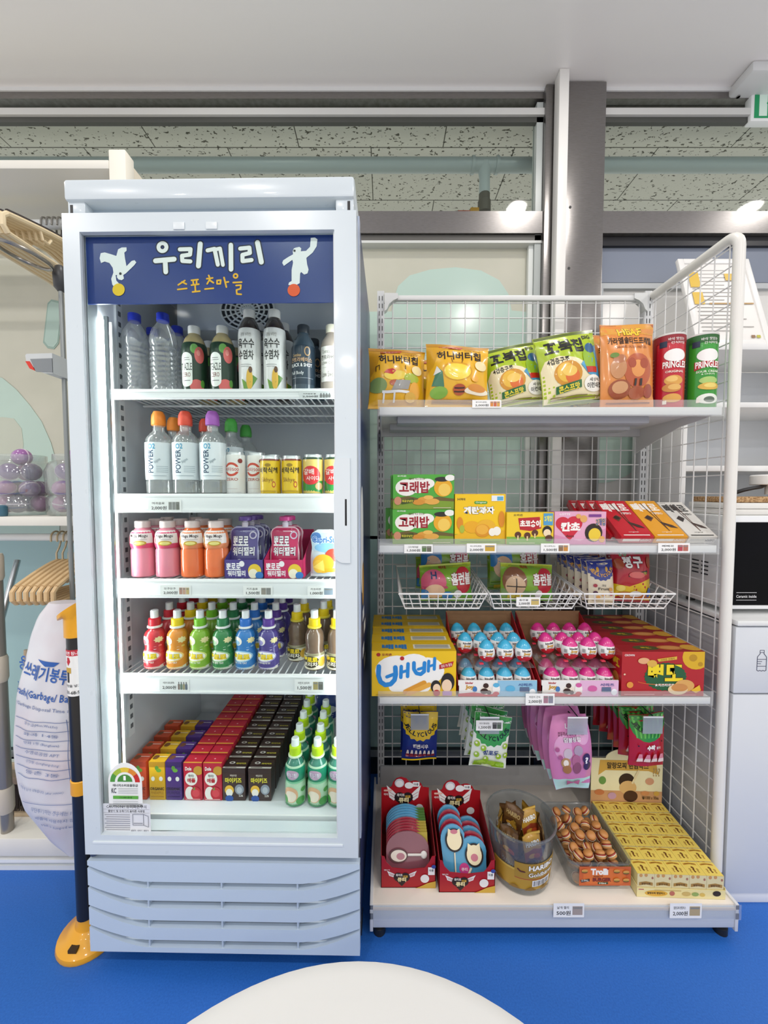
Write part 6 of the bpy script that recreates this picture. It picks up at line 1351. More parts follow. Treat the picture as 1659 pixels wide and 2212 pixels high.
# surprise eggs in two carton trays
def egg_tray(label, px0, px1, c2, word, lp):
    Yt = 1.036; x0, x1 = RX(px0, Yt, 1480), RX(px1, Yt, 1480); w = x1 - x0
    t = thing('egg_tray', label, 'carton tray', (x0, Yt, z3), group='surprise egg trays')
    m = MB(); red = C('#a81c26', .5); brn = C('#9a7450', .7)
    m.box(0, w, 0, .003, 0, .044, C('#eceae6', .45)).box(0, w, .003, .22, 0, .002, brn)
    for xx in (0, w - .002): m.add([(xx, 0, 0), (xx + .002, 0, 0), (xx + .002, .22, 0), (xx, .22, 0), (xx, 0, .03), (xx + .002, 0, .03), (xx + .002, .22, .165), (xx, .22, .165)], [(0, 3, 2, 1), (4, 5, 6, 7), (0, 1, 5, 4), (1, 2, 6, 5), (2, 3, 7, 6), (3, 0, 4, 7)], red)
    m.box(0, w, .218, .22, 0, .168, brn)
    a = [('p', [(0, 0), (.52, 0), (.52, .2), (.4, .14), (.2, .26), (0, .18)], '#c9283a'), ('r', .5, 0, 1, 1, c2), ('t', 'kinder', .09, .78, .19, .92, '#b5202a', .03), ('t', 'Joy', .09, .42, .2, .72, '#c9962a', .05), ('e', .21, .46, .03, .18, '#3f7ab8'), ('e', .36, .4, .07, .28, '#eadfd0'), ('e', .35, .68, .035, .16, '#3a2018'), ('e', .33, .34, .05, .18, '#3a2018'), ('e', .39, .26, .03, .13, '#3a2018'), ('e', .48, .45, .05, .36, '#f0ece8'), ('e', .48, .72, .04, .14, lp), ('e', .48, .2, .04, .12, '#c9283a'), ('e', .66, .5, .06, .2, lp), ('r', .78, .3, .9, .6, '#5a6a8a'), ('t', word, .76, .66, .94, .84, '#3a4a8a', .02), ('e', .94, .3, .04, .2, '#eef0f4')]
    m.art(a, w, .044, face(0, 0, 0), base=.0003); m.build('carton', t, 0)
    cl_ = clear('blister_plastic', '#fbfcfd', .03, .04, .06)
    m = MB(); m.box(.004, w - .004, .006, .214, .076, .0775, cl_)
    m.build('clear_insert', t, 0)
    return t
egg_tray('carton tray of blue capped surprise eggs beside the yellow biscuits', 990, 1160, '#8fc0dc', '시리즈', '#5ab0d8')
egg_tray('carton tray of pink capped surprise eggs beside the red biscuits', 1170, 1336, '#e2b4d4', '시리즈', '#d060a0')
def egg(capc, label, grp):
    t = thing('surprise_egg', label, 'surprise egg', group=grp)
    n = 16; prof = []
    for j in range(n + 1):
        a = PI * j / n; zz = -math.cos(a); r = math.sin(a) * (.0234 if zz < 0 else .0234 * (1 - .22 * zz ** 1.6)); prof.append((max(r, 1e-5), .031 + (.028 if zz < 0 else .034) * zz))
    cols_ = ['#c4202c' if prof[j + 1][1] < .020 else ('#efefee' if prof[j + 1][1] < .0455 else capc) for j in range(n)]
    m = MB().lathe(prof, [C(c, .22, coat=.5) for c in cols_], 22)
    Rf = Rof(prof); w = .052; wrapmap.rm = .0223
    a = [('t', 'kinder', .32, .66, .80, .82, '#2a1a1a', .03), ('t', 'Joy', .36, .40, .76, .63, '#c9962a', .06), ('t', '킨더조이', .40, .3, .68, .39, '#7a4a3a', .02), ('p', [(0, .0), (1, .0), (1, .34), (.8, .2), (.6, .3), (.4, .18), (.2, .34), (0, .22)], '#c4202c'), ('e', .3, .25, .05, .06, '#f0efee'), ('r', .04, .38, .22, .68, '#c9cac9')]
    for k in range(5): a.append(('r', .06, .40 + .055 * k, .2, .425 + .055 * k, '#6a6a6a'))
    m.art(a, w, .034, wrapmap(Rf, .014, w), (.005, .004), .0003); m.build('egg_shell', t, 50)
    MB().box(-.024, -.012, -.021, -.010, .002, .0065, C('#d83a50', .3), .002).build('tab', t)
    return t
def eggs(capc, cn, spots):
    e0 = None
    for (px, py, Y, ph, ry) in spots:
        x, z = at(px, py, Y); lb = cn + ' capped surprise egg, ' + ph
        if e0 is None: e0 = egg(capc, lb, cn + ' capped surprise eggs'); o = e0
        else: o = copy_tree(e0, (0, 0, 0), lb)
        zz = z3 + .0025 if py > 1430 else z3 + .0785
        place(o, x, Y, zz, -.05, ry, 0)
c4 = ['outer fridge side', 'second along', 'third along', 'mesh side end']
sb_ = [(x, 1440, 1.122, 'lower rear row, ' + c4[i], 0) for i, x in enumerate((1005, 1042, 1079, 1116))] + [(x, 1450, 1.068, 'lower front row, ' + c4[i], 0) for i, x in enumerate((1012, 1051, 1090, 1129))] + [(x, 1400, 1.068, 'upper front row, ' + c4[i + 1], 0) for i, x in enumerate((1051, 1091, 1131))] + [(x, 1375, 1.125, 'upper middle row, ' + c4[i], r) for i, (x, r) in enumerate(((1003, .05), (1039, .0), (1074, .05), (1113, -.1)))] + [(x, 1358, 1.21, 'upper rear row, ' + c4[i], -.1) for i, x in enumerate((991, 1027, 1062, 1097))]
eggs('#3fb0d8', 'blue', sb_)
sb_ = [(x, 1440, 1.122, 'lower rear row, ' + c4[i], 0) for i, x in enumerate((1180, 1216, 1252, 1287))] + [(x, 1450, 1.068, 'lower front row, ' + c4[i], 0) for i, x in enumerate((1192, 1231, 1269, 1306))] + [(x, 1400, 1.085, 'upper front row, ' + c4[i + 1], 0) for i, x in enumerate((1231, 1270, 1310))] + [(x, 1375, 1.125, 'upper middle row, ' + c4[i], r) for i, (x, r) in enumerate(((1184, -.15), (1215, .0), (1250, .0), (1286, 0)))] + [(x, 1358, 1.21, 'upper rear row, ' + c4[i], 0) for i, x in enumerate((1162, 1196, 1230, 1264))]
eggs('#d8308a', 'pink', sb_)
price_tag('white price tag reading 2,000 won on the lowest shelf edge between the egg trays', 1135, 1498, 1198, 1523, SF - .004, '어린이 간식', '2,000원', ['#a87a8a', '#8a8a9a'], frame=same)
# ---------------------------------------------------------------- pegs with hanging bags
def hook(px, py, Yf, label):
    x, zt = at(px, py, Yf)
    t = thing('display_hook', label, 'hook', (x, Yf, zt), group='display hooks on the rack mesh')
    dk = C('#3a3c40', .35, metal=.5); d = BY_ - Yf
    MB().tube([(0, d, .012), (0, .02, -.012), (0, 0, -.01), (0, -.012, 0)], .0022, dk, 8).build('peg', t)
    MB().box(-.02, .02, d - .004, d + .002, -.006, .02, C('#8a8d90', .4, metal=.5), .001).tube([(0, d, .018), (0, -.012, .006)], .0016, dk, 6).build('back_clip', t)
    tg = clear('tag_plastic', '#e4e8ea', .1, .28, .12)
    w = .056; MB().box(-w / 2, w / 2, -.0135, -.0125, -.045, .006, tg).box(-w / 2, w / 2, -.0145, -.0135, .002, .006, C('#eef0f1', .3)).build('clear_tag', t)
    return x, zt
def hang(art, base, name, lbl, grp, px, py, Yf, n, pitch, w, h, T, names, seed, ry=0, pinch=.03, dz=.0, bg=True):
    x, zt = hook(px, py, Yf, 'dark display hook with clear tag holding ' + grp)
    o = place(bag(name, lbl + ', front one on its hook', 'candy bag', grp, w, h, T, base, art, seed, pinch, .05), x, Yf + .002 + T * .7, zt - h + .004, .03, ry)
    r = random.Random(seed)
    for k in range(1, n): place(copy_tree(o, (0, 0, 0), lbl + ', ' + ORD[k] + ' from the front on its hook'), x + r.uniform(-.006, .006), Yf + .002 + T * .7 + pitch * k, zt - h + .006, .03, ry + r.uniform(-.06, .06), r.uniform(-.1, .1))
def jelly(c1, c2, txt, sub, subc, fruit, fc):
    a = [('r', 0, 0, 1, 1, c2), ('r', 0, .70, 1, 1, c1), ('z', .5, .78, .54, .36, 18, .10, c1), ('a', 'JELLYCiOUS', .5, .88, .44, 205, 335, .13, txt), ('e', .38, .84, .045, .06, '#1f1f1c'), ('e', .62, .84, .045, .06, '#1f1f1c'), ('t', sub, .3, .27, .74, .37, subc, .03)]
    for x, y in fruit: a += [('e', x, y, .075, .055, fc), ('e', x - .02, y + .015, .03, .02, '#f0f0d8')]
    return a
a = jelly('#e8c21c', '#22347e', '#22221c', '핵짠시우', '#f4f1ea', [], '#fff') + [('r', 0, 0, 1, .035, '#e8c21c')]
for k in range(7): a += [('p', [(.10 + .12 * k, .10), (.14 + .12 * k, .24), (.18 + .12 * k, .24), (.21 + .12 * k, .10)], '#e9dfd6'), ('p', [(.10 + .12 * k, .10), (.11 + .12 * k, .16), (.20 + .12 * k, .16), (.21 + .12 * k, .10)], '#8a2c38')]
hang(a, '#22347e', 'jelly_bag', 'yellow and blue cola jelly bag', 'yellow and blue jelly bags', 906, 1541, 1.20, 3, .035, .112, .158, .012, None, 41, .03)
a = jelly('#3f9a4a', '#e6ebe0', '#1c2a1e', '청포도', '#2a3a7a', [(.12, .46), (.9, .46), (.3, .40), (.14, .26), (.94, .28), (.4, .2), (.74, .26)], '#9cc22c') + [('p', [(.08, .04), (.1, .14), (.3, .18), (.6, .17), (.9, .14), (.92, .04)], '#8fb82c'), ('e', .3, .12, .12, .05, '#a8cc4a'), ('e', .55, .13, .12, .05, '#9cc23c'), ('e', .8, .11, .12, .04, '#8ab52c'), ('e', .45, .06, .14, .03, '#dce6b8')]
hang(a, '#dfe6d8', 'jelly_bag', 'green and white grape jelly bag', 'green grape jelly bags', 1055, 1547, 1.115, 6, .037, .108, .162, .011, None, 43, .10)
a = [('r', 0, 0, 1, .22, '#b5dcd8'), ('r', .0, .16, 1, 1, '#cf7fb0'), ('p', [(0, .2), (.1, .17), (.25, .2), (.4, .17), (.55, .2), (.7, .17), (.85, .2), (1, .17), (1, .3), (0, .3)], '#cf7fb0'), ('e', .3, .6, .2, .16, '#dca0c8'), ('e', .78, .74, .16, .12, '#e0a8cc'), ('t', 'LOL', .36, .84, .62, .90, '#f0dcea', .03, '#5a2a4a'), ('t', '껍질까서 톡톡 빨아먹는', .18, .745, .82, .80, '#5a2440', .004), ('t', '덤블링팝', .32, .665, .72, .73, '#f4ecf2', .02, '#3a1a34'),
     ('e', .40, .52, .1, .07, '#c9b8c4'), ('e', .64, .55, .1, .07, '#b09ab0'), ('e', .34, .40, .11, .07, '#b58a5a'), ('e', .34, .40, .06, .045, '#efe6da'), ('e', .36, .31, .1, .06, '#a8743a'), ('e', .58, .42, .1, .08, '#b0688a'), ('e', .6, .32, .1, .08, '#8f5068'), ('e', .82, .44, .09, .07, '#3a2450'), ('e', .84, .34, .09, .06, '#3a2450'), ('t', '?', .78, .37, .86, .46, '#f2eef4', .04), ('e', .16, .58, .05, .03, '#b05a8a'), ('e', .22, .48, .05, .03, '#b05a8a'), ('p', [(.34, .06), (.5, .12), (.66, .07), (.68, .15), (.5, .13), (.34, .15)], '#c06a98')]
hang(a, '#c878a8', 'candy_pouch', 'pink and mint rounded candy pouch', 'pink candy pouches', 1243, 1547, 1.075, 7, .039, .122, .222, .014, None, 47, -.08, -1)
a = [('r', 0, 0, 1, 1, '#b01628'), ('e', .5, .92, .52, .42, '#2f8a34'), ('r', 0, .93, 1, 1, '#2a7a30')]
for k in range(7): a.append(('p', [(.06 + .14 * k, .97), (.13 + .14 * k, .97), (.20 + .10 * k, .58), (.16 + .10 * k, .58)], '#5fb84a'))
a += [('a', 'JELLYCiOUS', .5, .98, .42, 205, 335, .13, '#14301a'), ('t', '수박', .42, .36, .66, .46, '#f4f0ea', .06), ('t', '젤리', .70, .37, .82, .42, '#f4f0ea', .01), ('e', .2, .44, .02, .015, '#2a1014'), ('e', .85, .52, .02, .015, '#2a1014')]
for k in range(4): a += [('p', [(.16 + .2 * k, .14), (.22 + .2 * k, .28), (.30 + .2 * k, .28), (.34 + .2 * k, .14)], '#e08a9c'), ('p', [(.16 + .2 * k, .12), (.18 + .2 * k, .19), (.33 + .2 * k, .19), (.34 + .2 * k, .12)], '#f0dcd8')]
hang(a, '#a81626', 'jelly_bag', 'red and green watermelon jelly bag', 'watermelon jelly bags', 1404, 1546, 1.10, 6, .04, .104, .158, .012, None, 51, -.04)
price_tag('white price tag reading 1,500 won over the green grape jellies', 1028, 1556, 1086, 1578, 1.0995, '어린이 젤리(혼합)', '1,500원', ['#4a4a4a', '#5a6a5a'], frame=same)
# ---------------------------------------------------------------- the deep base: display boxes
zb = BZ + GAP
wing = lambda cx, cy, s, k: [('p', [(cx, cy), (cx + s * .12 * k, cy + .10 * k), (cx + s * .26 * k, cy + .2 * k), (cx + s * .22 * k, cy + .08 * k), (cx + s * .2 * k, cy - .02 * k), (cx + s * .1 * k, cy - .08 * k)], '#eceae8'), ('s', [(cx + s * .04 * k, cy + .0), (cx + s * .2 * k, cy + .08 * k)], .008, '#a81a22'), ('s', [(cx + s * .06 * k, cy - .04 * k), (cx + s * .18 * k, cy + .02 * k)], .008, '#a81a22')]
def emblem(cx, cy, k, asp):
    """dark heart with wings and lettering"""
    r = .17 * k
    a = wing(cx - .12 * k, cy + .06 * asp, -1, k) + wing(cx + .12 * k, cy + .06 * asp, 1, k)
    a += [('e', cx - .09 * k, cy + .04 * asp * k, r * .68, r * .68 * asp, '#22100e'), ('e', cx + .09 * k, cy + .04 * asp * k, r * .68, r * .68 * asp, '#22100e'), ('p', [(cx - .195 * k, cy + .01 * asp * k), (cx, cy + .1 * asp * k), (cx + .195 * k, cy + .01 * asp * k), (cx, cy - .2 * asp * k)], '#22100e'),
          ('t', '화이트', cx - .15 * k, cy + .06 * asp * k, cx + .02 * k, cy + .13 * asp * k, '#f4f0e8', .02), ('t', '엔젤', cx + .03 * k, cy + .03 * asp * k, cx + .15 * k, cy + .09 * asp * k, '#dcae3a', .02), ('t', '큐티', cx - .11 * k, cy - .08 * asp * k, cx + .11 * k, cy + .04 * asp * k, '#f0e0a8', .05)]
    return a
def pop_box(label, px0, px1, pyb):
    x0, Y = floor_at(px0, pyb, BZ); x1, _ = floor_at(px1, pyb, BZ); w = x1 - x0
    t = thing('candy_display_box', label, 'display box', (x0, Y, zb), group='red lollipop display boxes')
    red = C('#a8141e', .4); D = .165
    fo = [(0, 0), (w, 0), (w, .088), (w * .93, .086), (w * .88, .07), (w * .8, .055), (w * .5, .05), (w * .2, .055), (w * .1, .07), (w * .06, .086), (0, .088)]
    m = MB().prism(fo, 0, .0015, red).box(0, w, 0, D, 0, .0015, red)
    for xx in (0, w - .0015): m.add([(xx, 0, 0), (xx + .0015, 0, 0), (xx + .0015, D, 0), (xx, D, 0), (xx, 0, .088), (xx + .0015, 0, .088), (xx + .0015, D, .125), (xx, D, .125)], [(0, 3, 2, 1), (4, 5, 6, 7), (0, 1, 5, 4), (1, 2, 6, 5), (2, 3, 7, 6), (3, 0, 4, 7)], C('#8f1a20', .5))
    m.art(emblem(.38, .026 / .088, .72, w / .088) + [('p', [(.62, 0), (1, 0), (1, .22), (.85, .16), (.7, .04)], '#c9a23a'), ('e', .8, .3, .08, .13, '#e9e6e4'), ('r', .86, .42, .98, .66, '#efeeec'), ('t', '마롱', .88, .52, .96, .6, '#2a2a3a', .02), ('t', '젤리', .05, .56, .16, .6, '#f0e4e0'), ('e', .96, .68, .04, .06, '#3a4a9a')], w, .088, face(0, 0, 0), base=.0003)
    m.build('carton', t, 0)
    hh = .182
    ho = [(0, 0), (w, 0), (w, .148)] + [(w * .88, .15)] + [(w * .70 + w * .17 * math.cos(a), .148 + .022 * math.sin(a)) for a in [0.2, .6, 1.0, 1.4, 1.8, 2.2]] + [(w * .42 + w * .20 * math.cos(a), .150 + .032 * math.sin(a)) for a in [.5, 1, 1.57, 2.1, 2.6, 3.0]] + [(w * .2, .15), (0, .148)]
    hm = MB().prism(ho, D - .0015, D, red)
    hm.art(emblem(.47, .62, .95, w / hh) + [('e', .38, .90, .1, .075, '#c8c8cc'), ('e', .38, .89, .075, .055, '#eceae9'), ('e', .58, .86, .09, .055, '#eceae9'), ('r', .66, .84, .8, .92, '#efeeec'), ('t', '마롱', .68, .86, .78, .90, '#2a2a3a', .02), ('r', .05, .76, .22, .79, '#e8b8a8', .4), ('e', .8, .48, .08, .06, '#e0dedd'), ('t', '해태', .05, .69, .14, .73, '#f0dcd8')], w, hh, face(0, 0, D - .0015), base=.0003)
    hm.build('header_card', t, 0)
    return x0, Y, w
def pops(x0, Y, w, seq, twin, word):
    pts = []
    pw, ph = w * .84, .125 if twin else .088
    th_ = .0075
    def outline():
        if twin: return [(pw * (-.22 + .28 * math.cos(a)), ph * .72 + ph * .28 * math.sin(a)) for a in [PI * (.12 + .88 * i / 10) for i in range(11)]] + [(-pw * .46, ph * .3), (-pw * .3, .0), (pw * .34, 0), (pw * .47, ph * .2)] + [(pw * (.2 + .30 * math.cos(a)), ph * .52 + ph * .26 * math.sin(a)) for a in [PI * (-.1 + .8 * i / 8) for i in range(9)]]
        return [(pw * .48 * math.cos(a), ph * .55 + ph * .45 * math.sin(a)) for a in [PI * i / 16 for i in range(17)]] + [(-pw * .48, ph * .2), (-pw * .4, 0), (pw * .4, 0), (pw * .48, ph * .2)]
    protos = {}
    n = len(seq)
    for k in range(n):                                             # k = 0 is the front one
        kind = seq[k]; yy = Y + .016 + k * (.0096 if not twin else .017); zz = zb + .0065 + (.022 if not twin else .006)
        lb = 'lollipop blister pack with ' + kind + ' rim, ' + (ORD[k] if k < 12 else 'rearmost') + (' from the front in the ' if k else ' one in the ') + word + ' red box'
        if kind not in protos:
            t = thing('lollipop_pack', lb, 'lollipop pack', group='lollipop packs in the ' + word + ' red box')
            rim = C({'blue': '#4f9cc4', 'red': '#a01c34', 'clear': '#8a5560'}[kind], .2, coat=.5)
            m = MB().prism(outline(), 0, th_, rim)
            if not twin: m.art([('r', .5, .02, .96, .9, '#4a7a2c' if kind == 'blue' else '#b5a23c')], pw, ph, lambda x, y, o: (x - pw / 2, -o, y), base=.0002) if kind != 'clear' else None
            m.build('blister', t, 40)
            if k == 0:
                q = MB()
                if twin:
                    for cx_, cy_, rx_ in ((-.2, .72, .2), (.22, .46, .2)):
                        q.art([('e', .5, .5, .5, .5, '#1f1716', 24), ('e', .5, .5, .41, .42, '#efe2bc', 24), ('p', [(.14, .72), (.18, 1.0), (.36, .9)], '#efe2bc'), ('p', [(.64, .9), (.82, 1.0), (.86, .72)], '#efe2bc'), ('e', .5, .86 if cx_ < 0 else .4, .2, .1 if cx_ < 0 else .16, '#c97a8a')], pw * .4, ph * .42, lambda x, y, o, cx_=cx_, cy_=cy_: (pw * cx_ - pw * .2 + x, -.004 - o, ph * cy_ - ph * .21 + y))
                    q.box(-pw * .22, -pw * .19, -.004, 0, ph * .06, ph * .5, '#e9dfc2', .001).cyl((pw * .14, -.003, ph * .24), (pw * .02, -.003, ph * .04), .003, '#e9dfc2', 8)
                    q.art([('e', .5, .5, .5, .5, '#c9408a'), ('t', '큐티', .2, .3, .8, .6, '#f4dce8', .03)], pw * .22, ph * .2, lambda x, y, o: (-pw * .12 + x, -.001 - o, ph * .12 + y))
                else:
                    q.art([('e', .5, .5, .5, .5, '#5a3a3c', 24), ('e', .52, .5, .42, .4, '#e6ddcf', 24), ('e', .62, .46, .22, .24, '#b9808a')], pw * .42, ph * .36, lambda x, y, o: (-pw * .42 + x, -.004 - o, ph * .22 + y))
                    q.cyl((0, -.003, ph * .42), (pw * .34, -.003, ph * .42), .003, '#e6e2da', 8).sphere((pw * .36, -.003, ph * .42), .009, '#e9e6e2', 12, 8, sy=.4)
                q.build('candy', t, 40)
            protos[kind] = t; o = t
        else: o = copy_tree(protos[kind], (0, 0, 0), lb, skip=('candy',))
        place(o, x0 + w / 2, yy, zz, -.45)
x0, Y, w = pop_box('red lollipop display box with a tall stack, by the rack post', 823, 941, 1918)
pops(x0, Y, w, ['clear'] + ['red'] * 5 + ['blue'] * 5, False, 'first')
x0, Y, w = pop_box('red lollipop display box with two big candy faces, beside the bucket', 948, 1069, 1928)
pops(x0, Y, w, ['blue', 'red', 'blue', 'red', 'blue'], True, 'second')
# bucket of small gummy packets
bx, by = .3774, 1.047
tub = clear('tub_plastic', '#e8ebec', .05, .06, .08)
t = thing('candy_bucket', 'clear round bucket of small gold gummy packets', 'bucket', (bx, by, zb))
bp = [(.072, 0), (.0755, .004), (.088, .145), (.0885, .150), (.092, .152), (.093, .156), (.0925, .160), (.0885, .160), (.0865, .146), (.0745, .006), (.001, .005)]
MB().lathe(bp, tub, 40).tube([(.0915 * math.cos(a), .0915 * math.sin(a), .158) for a in [2 * PI * i / 40 for i in range(40)]], .0022, tub, 6, closed=True).build('bucket_wall', t, 50)
w = .074 * 2.7; m = MB()
a = [('r', .0, .02, 1, .62, '#b58e2c'), ('p', [(0, .62), (1, .66), (1, .58), (0, .56)], '#c9a84a'), ('r', .30, .36, .96, .86, '#a8842a'), ('r', .30, .35, .96, .37, '#a83a28'), ('t', 'HARIBO', .47, .64, .84, .80, '#f5f2ea', .04, '#1a1614'), ('t', 'Goldbären', .47, .44, .84, .57, '#f5f2ea', .02, '#2a2018'), ('s', [(.34, .66), (.37, .6), (.42, .6)], .02, '#5a2a1a'), ('r', .52, .13, .80, .33, '#e9e9e8')]
for k in range(12): a.append(('r', .54 + .021 * k, .15, .54 + .021 * k + (.006 if k % 3 else .011), .31, '#3a3a3a'))
for k in range(5): a += [('p', [(.02 + .2 * k, .02), (.10 + .2 * k, .14), (.18 + .2 * k, .04)], '#8f6a1e')]
bR = Rof(bp[:4]); wrapmap.rm = .08
m.art(a, w, .09, wrapmap(bR, .02, w), (.014, .03), .0006); m.build('label', t, 50)
def packet(label, gold):
    a = [('r', 0, 0, 1, 1, '#b58a30' if gold else '#6a4a26'), ('r', 0, .93, 1, 1, '#d0aa4a' if gold else '#6a5030'), ('t', 'HARIBO', .12, .58, .88, .76, '#f4f0e6' if gold else '#b9a06a', .04, '#241a12' if gold else None), ('p', [(0, 0), (1, 0), (1, .4), (.5, .5), (0, .38)], '#8f3a20' if gold else '#5a3a20'), ('e', .4, .22, .2, .1, '#d9a03a'), ('e', .66, .2, .18, .1, '#c9502a')]
    return bag('gummy_packet', label, 'gummy packet', 'gold gummy packets in the bucket', .052, .068, .006, '#a8802e' if gold else '#64462a', a, 61, .02, .07)
r = random.Random(4)
gp = packet('bright gold gummy packet standing in front in the bucket', True); place(gp, bx + .028, by - .010, zb + .108, -.22, -.12, .3)
dp = packet('dark bronze gummy packet standing upright in the bucket centre', False); place(dp, bx - .024, by + .004, zb + .116, -.05, .14, -.7)
k = 0
where = ['facing the camera', 'turned to the mesh side', 'at the back mesh side', 'at the back', 'at the back fridge side', 'turned to the fridge side']
for L_, zz in enumerate((.008, .080)):
    for q in range(9):
        inner_ = q >= 6; n_ = 3 if inner_ else 6; qq = q - 6 if inner_ else q
        if L_ == 1 and inner_ and qq < 2: continue
        a = 2 * PI * qq / n_ + (.5 if inner_ else 0) + .25 * L_; rad = .030 if inner_ else .048 + .014 * L_
        lb = ('gold' if k % 2 else 'bronze') + ' gummy packet, ' + ('bottom', 'upper')[L_] + ' layer, ' + (('inner ring ' + ('front', 'mesh side', 'fridge side')[qq]) if inner_ else 'outer ring ' + where[qq]) + ' in the bucket'
        o = copy_tree(gp if k % 2 else dp, (0, 0, 0), lb)
        place(o, bx + rad * math.cos(a - PI / 2), by + rad * math.sin(a - PI / 2), zb + zz + r.uniform(0, .006) * L_, r.uniform(-.1, .02) - .12 * L_, r.uniform(-.12, .12), a); k += 1
# clear tub of mini burger gummies
tx0, tx1, ty0, ty1, th = .487, .650, .985, 1.185, .080
t = thing('candy_tub', 'clear rectangular tub of mini burger gummies with orange label', 'tub', ((tx0 + tx1) / 2, (ty0 + ty1) / 2, zb))
def ring(hx_, hy_, z, rr=.022, n=5):
    p = []
    for (cx_, cy_, a) in ((hx_ - rr, hy_ - rr, 0), (-hx_ + rr, hy_ - rr, 90), (-hx_ + rr, -hy_ + rr, 180), (hx_ - rr, -hy_ + rr, 270)):
        p += [(x, y, z) for x, y in arc(cx_, cy_, rr, a, a + 90, n)]
    return p
hx_, hy_ = (tx1 - tx0) / 2, (ty1 - ty0) / 2
rings = [ring(hx_ - .014, hy_ - .014, 0), ring(hx_ - .010, hy_ - .010, .004), ring(hx_ - .003, hy_ - .003, th - .006), ring(hx_ + .004, hy_ + .004, th - .004), ring(hx_ + .004, hy_ + .004, th), ring(hx_ - .001, hy_ - .001, th), ring(hx_ - .005, hy_ - .005, th - .006), ring(hx_ - .012, hy_ - .012, .006)]
n = len(rings[0]); vv = [p for q in rings for p in q]
ff = [(j * n + i, j * n + (i + 1) % n, (j + 1) * n + (i + 1) % n, (j + 1) * n + i) for j in range(len(rings) - 1) for i in range(n)] + [tuple(range(n - 1, -1, -1)), tuple((len(rings) - 1) * n + i for i in range(n))]
MB().add(vv, ff, tub).build('tub_wall', t, 50)
a = [('r', 0, 0, 1, 1, '#c9602a'), ('r', .08, .1, .9, .9, '#d9702c', .3), ('t', 'Trolli', .22, .56, .56, .9, '#f5f1ea', .06), ('e', .555, .88, .02, .04, '#a8201a'), ('t', 'PARTY', .28, .44, .46, .52, '#5a2a14', .02), ('t', 'BURGER', .26, .22, .62, .42, '#7a241a', .06), ('r', .36, .08, .56, .2, '#3a4a2a', .3), ('t', 'Mini', .39, .1, .52, .18, '#f0ecd8', .02), ('p', [(.02, .3), (.2, .38), (.2, .24), (.04, .18)], '#2a1c1a'), ('t', '22 SMALL', .04, .24, .18, .34, '#e8e4dc', .01)]
for x, y in ((.1, .75), (.72, .75), (.9, .7), (.72, .3), (.9, .3)): a += [('e', x, y, .06, .1, '#8f4a1e'), ('e', x, y + .05, .06, .08, '#d99a4a'), ('r', x - .05, y - .02, x + .05, y + .01, '#5f8a2a')]
lw, lh = .135, .052
MB().art(a, lw, lh, face(-lw / 2 + .01, .018, -hy_ + .002), base=.003).build('label', t, 0)
def burger(label):
    t = thing('burger_gummy', label, 'burger gummy', group='mini burger gummies in the tub')
    R_ = .0124
    MB().lathe([(.001, .0105), (R_ * .95, .0108), (R_, .0125), (R_ * .9, .0155), (R_ * .6, .018), (.001, .019)], C('#c98a4e', .4), 16).lathe([(.001, 0), (R_ * .9, 0), (R_, .0015), (R_, .0045), (.001, .005)], C('#d29a5e', .4), 16).build('bun', t, 50)
    MB().lathe([(.001, .005), (R_ * 1.02, .005), (R_ * 1.04, .0065), (R_ * .98, .0072)], C('#e8dcc0', .4), 16).lathe([(R_ * .98, .0072), (R_, .0085), (R_ * .96, .0098), (.001, .0105)], C('#a03428', .4), 16).build('filling', t, 50)
    return t
r = random.Random(12); b0 = None; k = 0
colw = ['fridge side column', 'second column', 'third column', 'mesh side column']
for L_, zz in enumerate((.010, .036, .062)):
    for i in range(6):
        for j in range(4):
            if L_ == 0 and not (i < 1 or j in (0, 3)): continue
            lb = 'mini burger gummy, ' + ('bottom', 'middle', 'top')[L_] + ' layer of the tub, ' + ORD[i] + ' row, ' + colw[j]
            if b0 is None: b0 = burger(lb); o = b0
            else: o = copy_tree(b0, (0, 0, 0), lb)
            xx = tx0 + .032 + (tx1 - tx0 - .064) * j / 3 + r.uniform(-.001, .001); yy = ty0 + .030 + (ty1 - ty0 - .060) * i / 5 + r.uniform(-.001, .001)
            place(o, xx, yy, zb + zz + .004 * (i > 1) * L_ + r.uniform(0, .003), r.uniform(-1.3, 1.3) * .9, r.uniform(-.8, .8), r.uniform(0, 6.28))
# tray of mystery boxes
Yt = .973; xt0 = RX(1384, Yt, 1940) - .011
cw, cd, chh, TRZ = .0437, .0405, .058, -.035
t = thing('mystery_box_tray', 'pale yellow carton tray with printed header card full of mystery boxes', 'carton tray', (xt0, Yt, zb), TRZ)
TW, TD = cw * 5 + .005, cd * 6 + .006
ye = C('#e6d592', .45)
m = MB().box(0, TW, 0, .0015, 0, .024, ye).box(0, TW, 0, TD, 0, .0012, ye).box(0, .0015, 0, TD, 0, .03, ye).box(TW - .0015, TW, 0, TD, 0, .03, ye)
m.art([('r', 0, 0, 1, 1, '#e9dba0'), ('r', .02, .8, .08, .9, '#b5505a'), ('e', .22, .45, .13, .34, '#d9a83a'), ('t', '말랑모찌 랜덤박스', .12, .35, .32, .6, '#2a1c10', .03), ('e', .4, .5, .03, .26, '#b56a62'), ('e', .56, .5, .05, .24, '#c9b070'), ('e', .66, .5, .04, .22, '#8fa860'), ('e', .74, .46, .03, .2, '#d9b85a'), ('e', .9, .66, .045, .3, '#2a1a14'), ('r', .2, .8, .5, .88, '#c9b070')], TW, .024, face(0, 0, 0), base=.0003)
m.build('carton', t, 0)
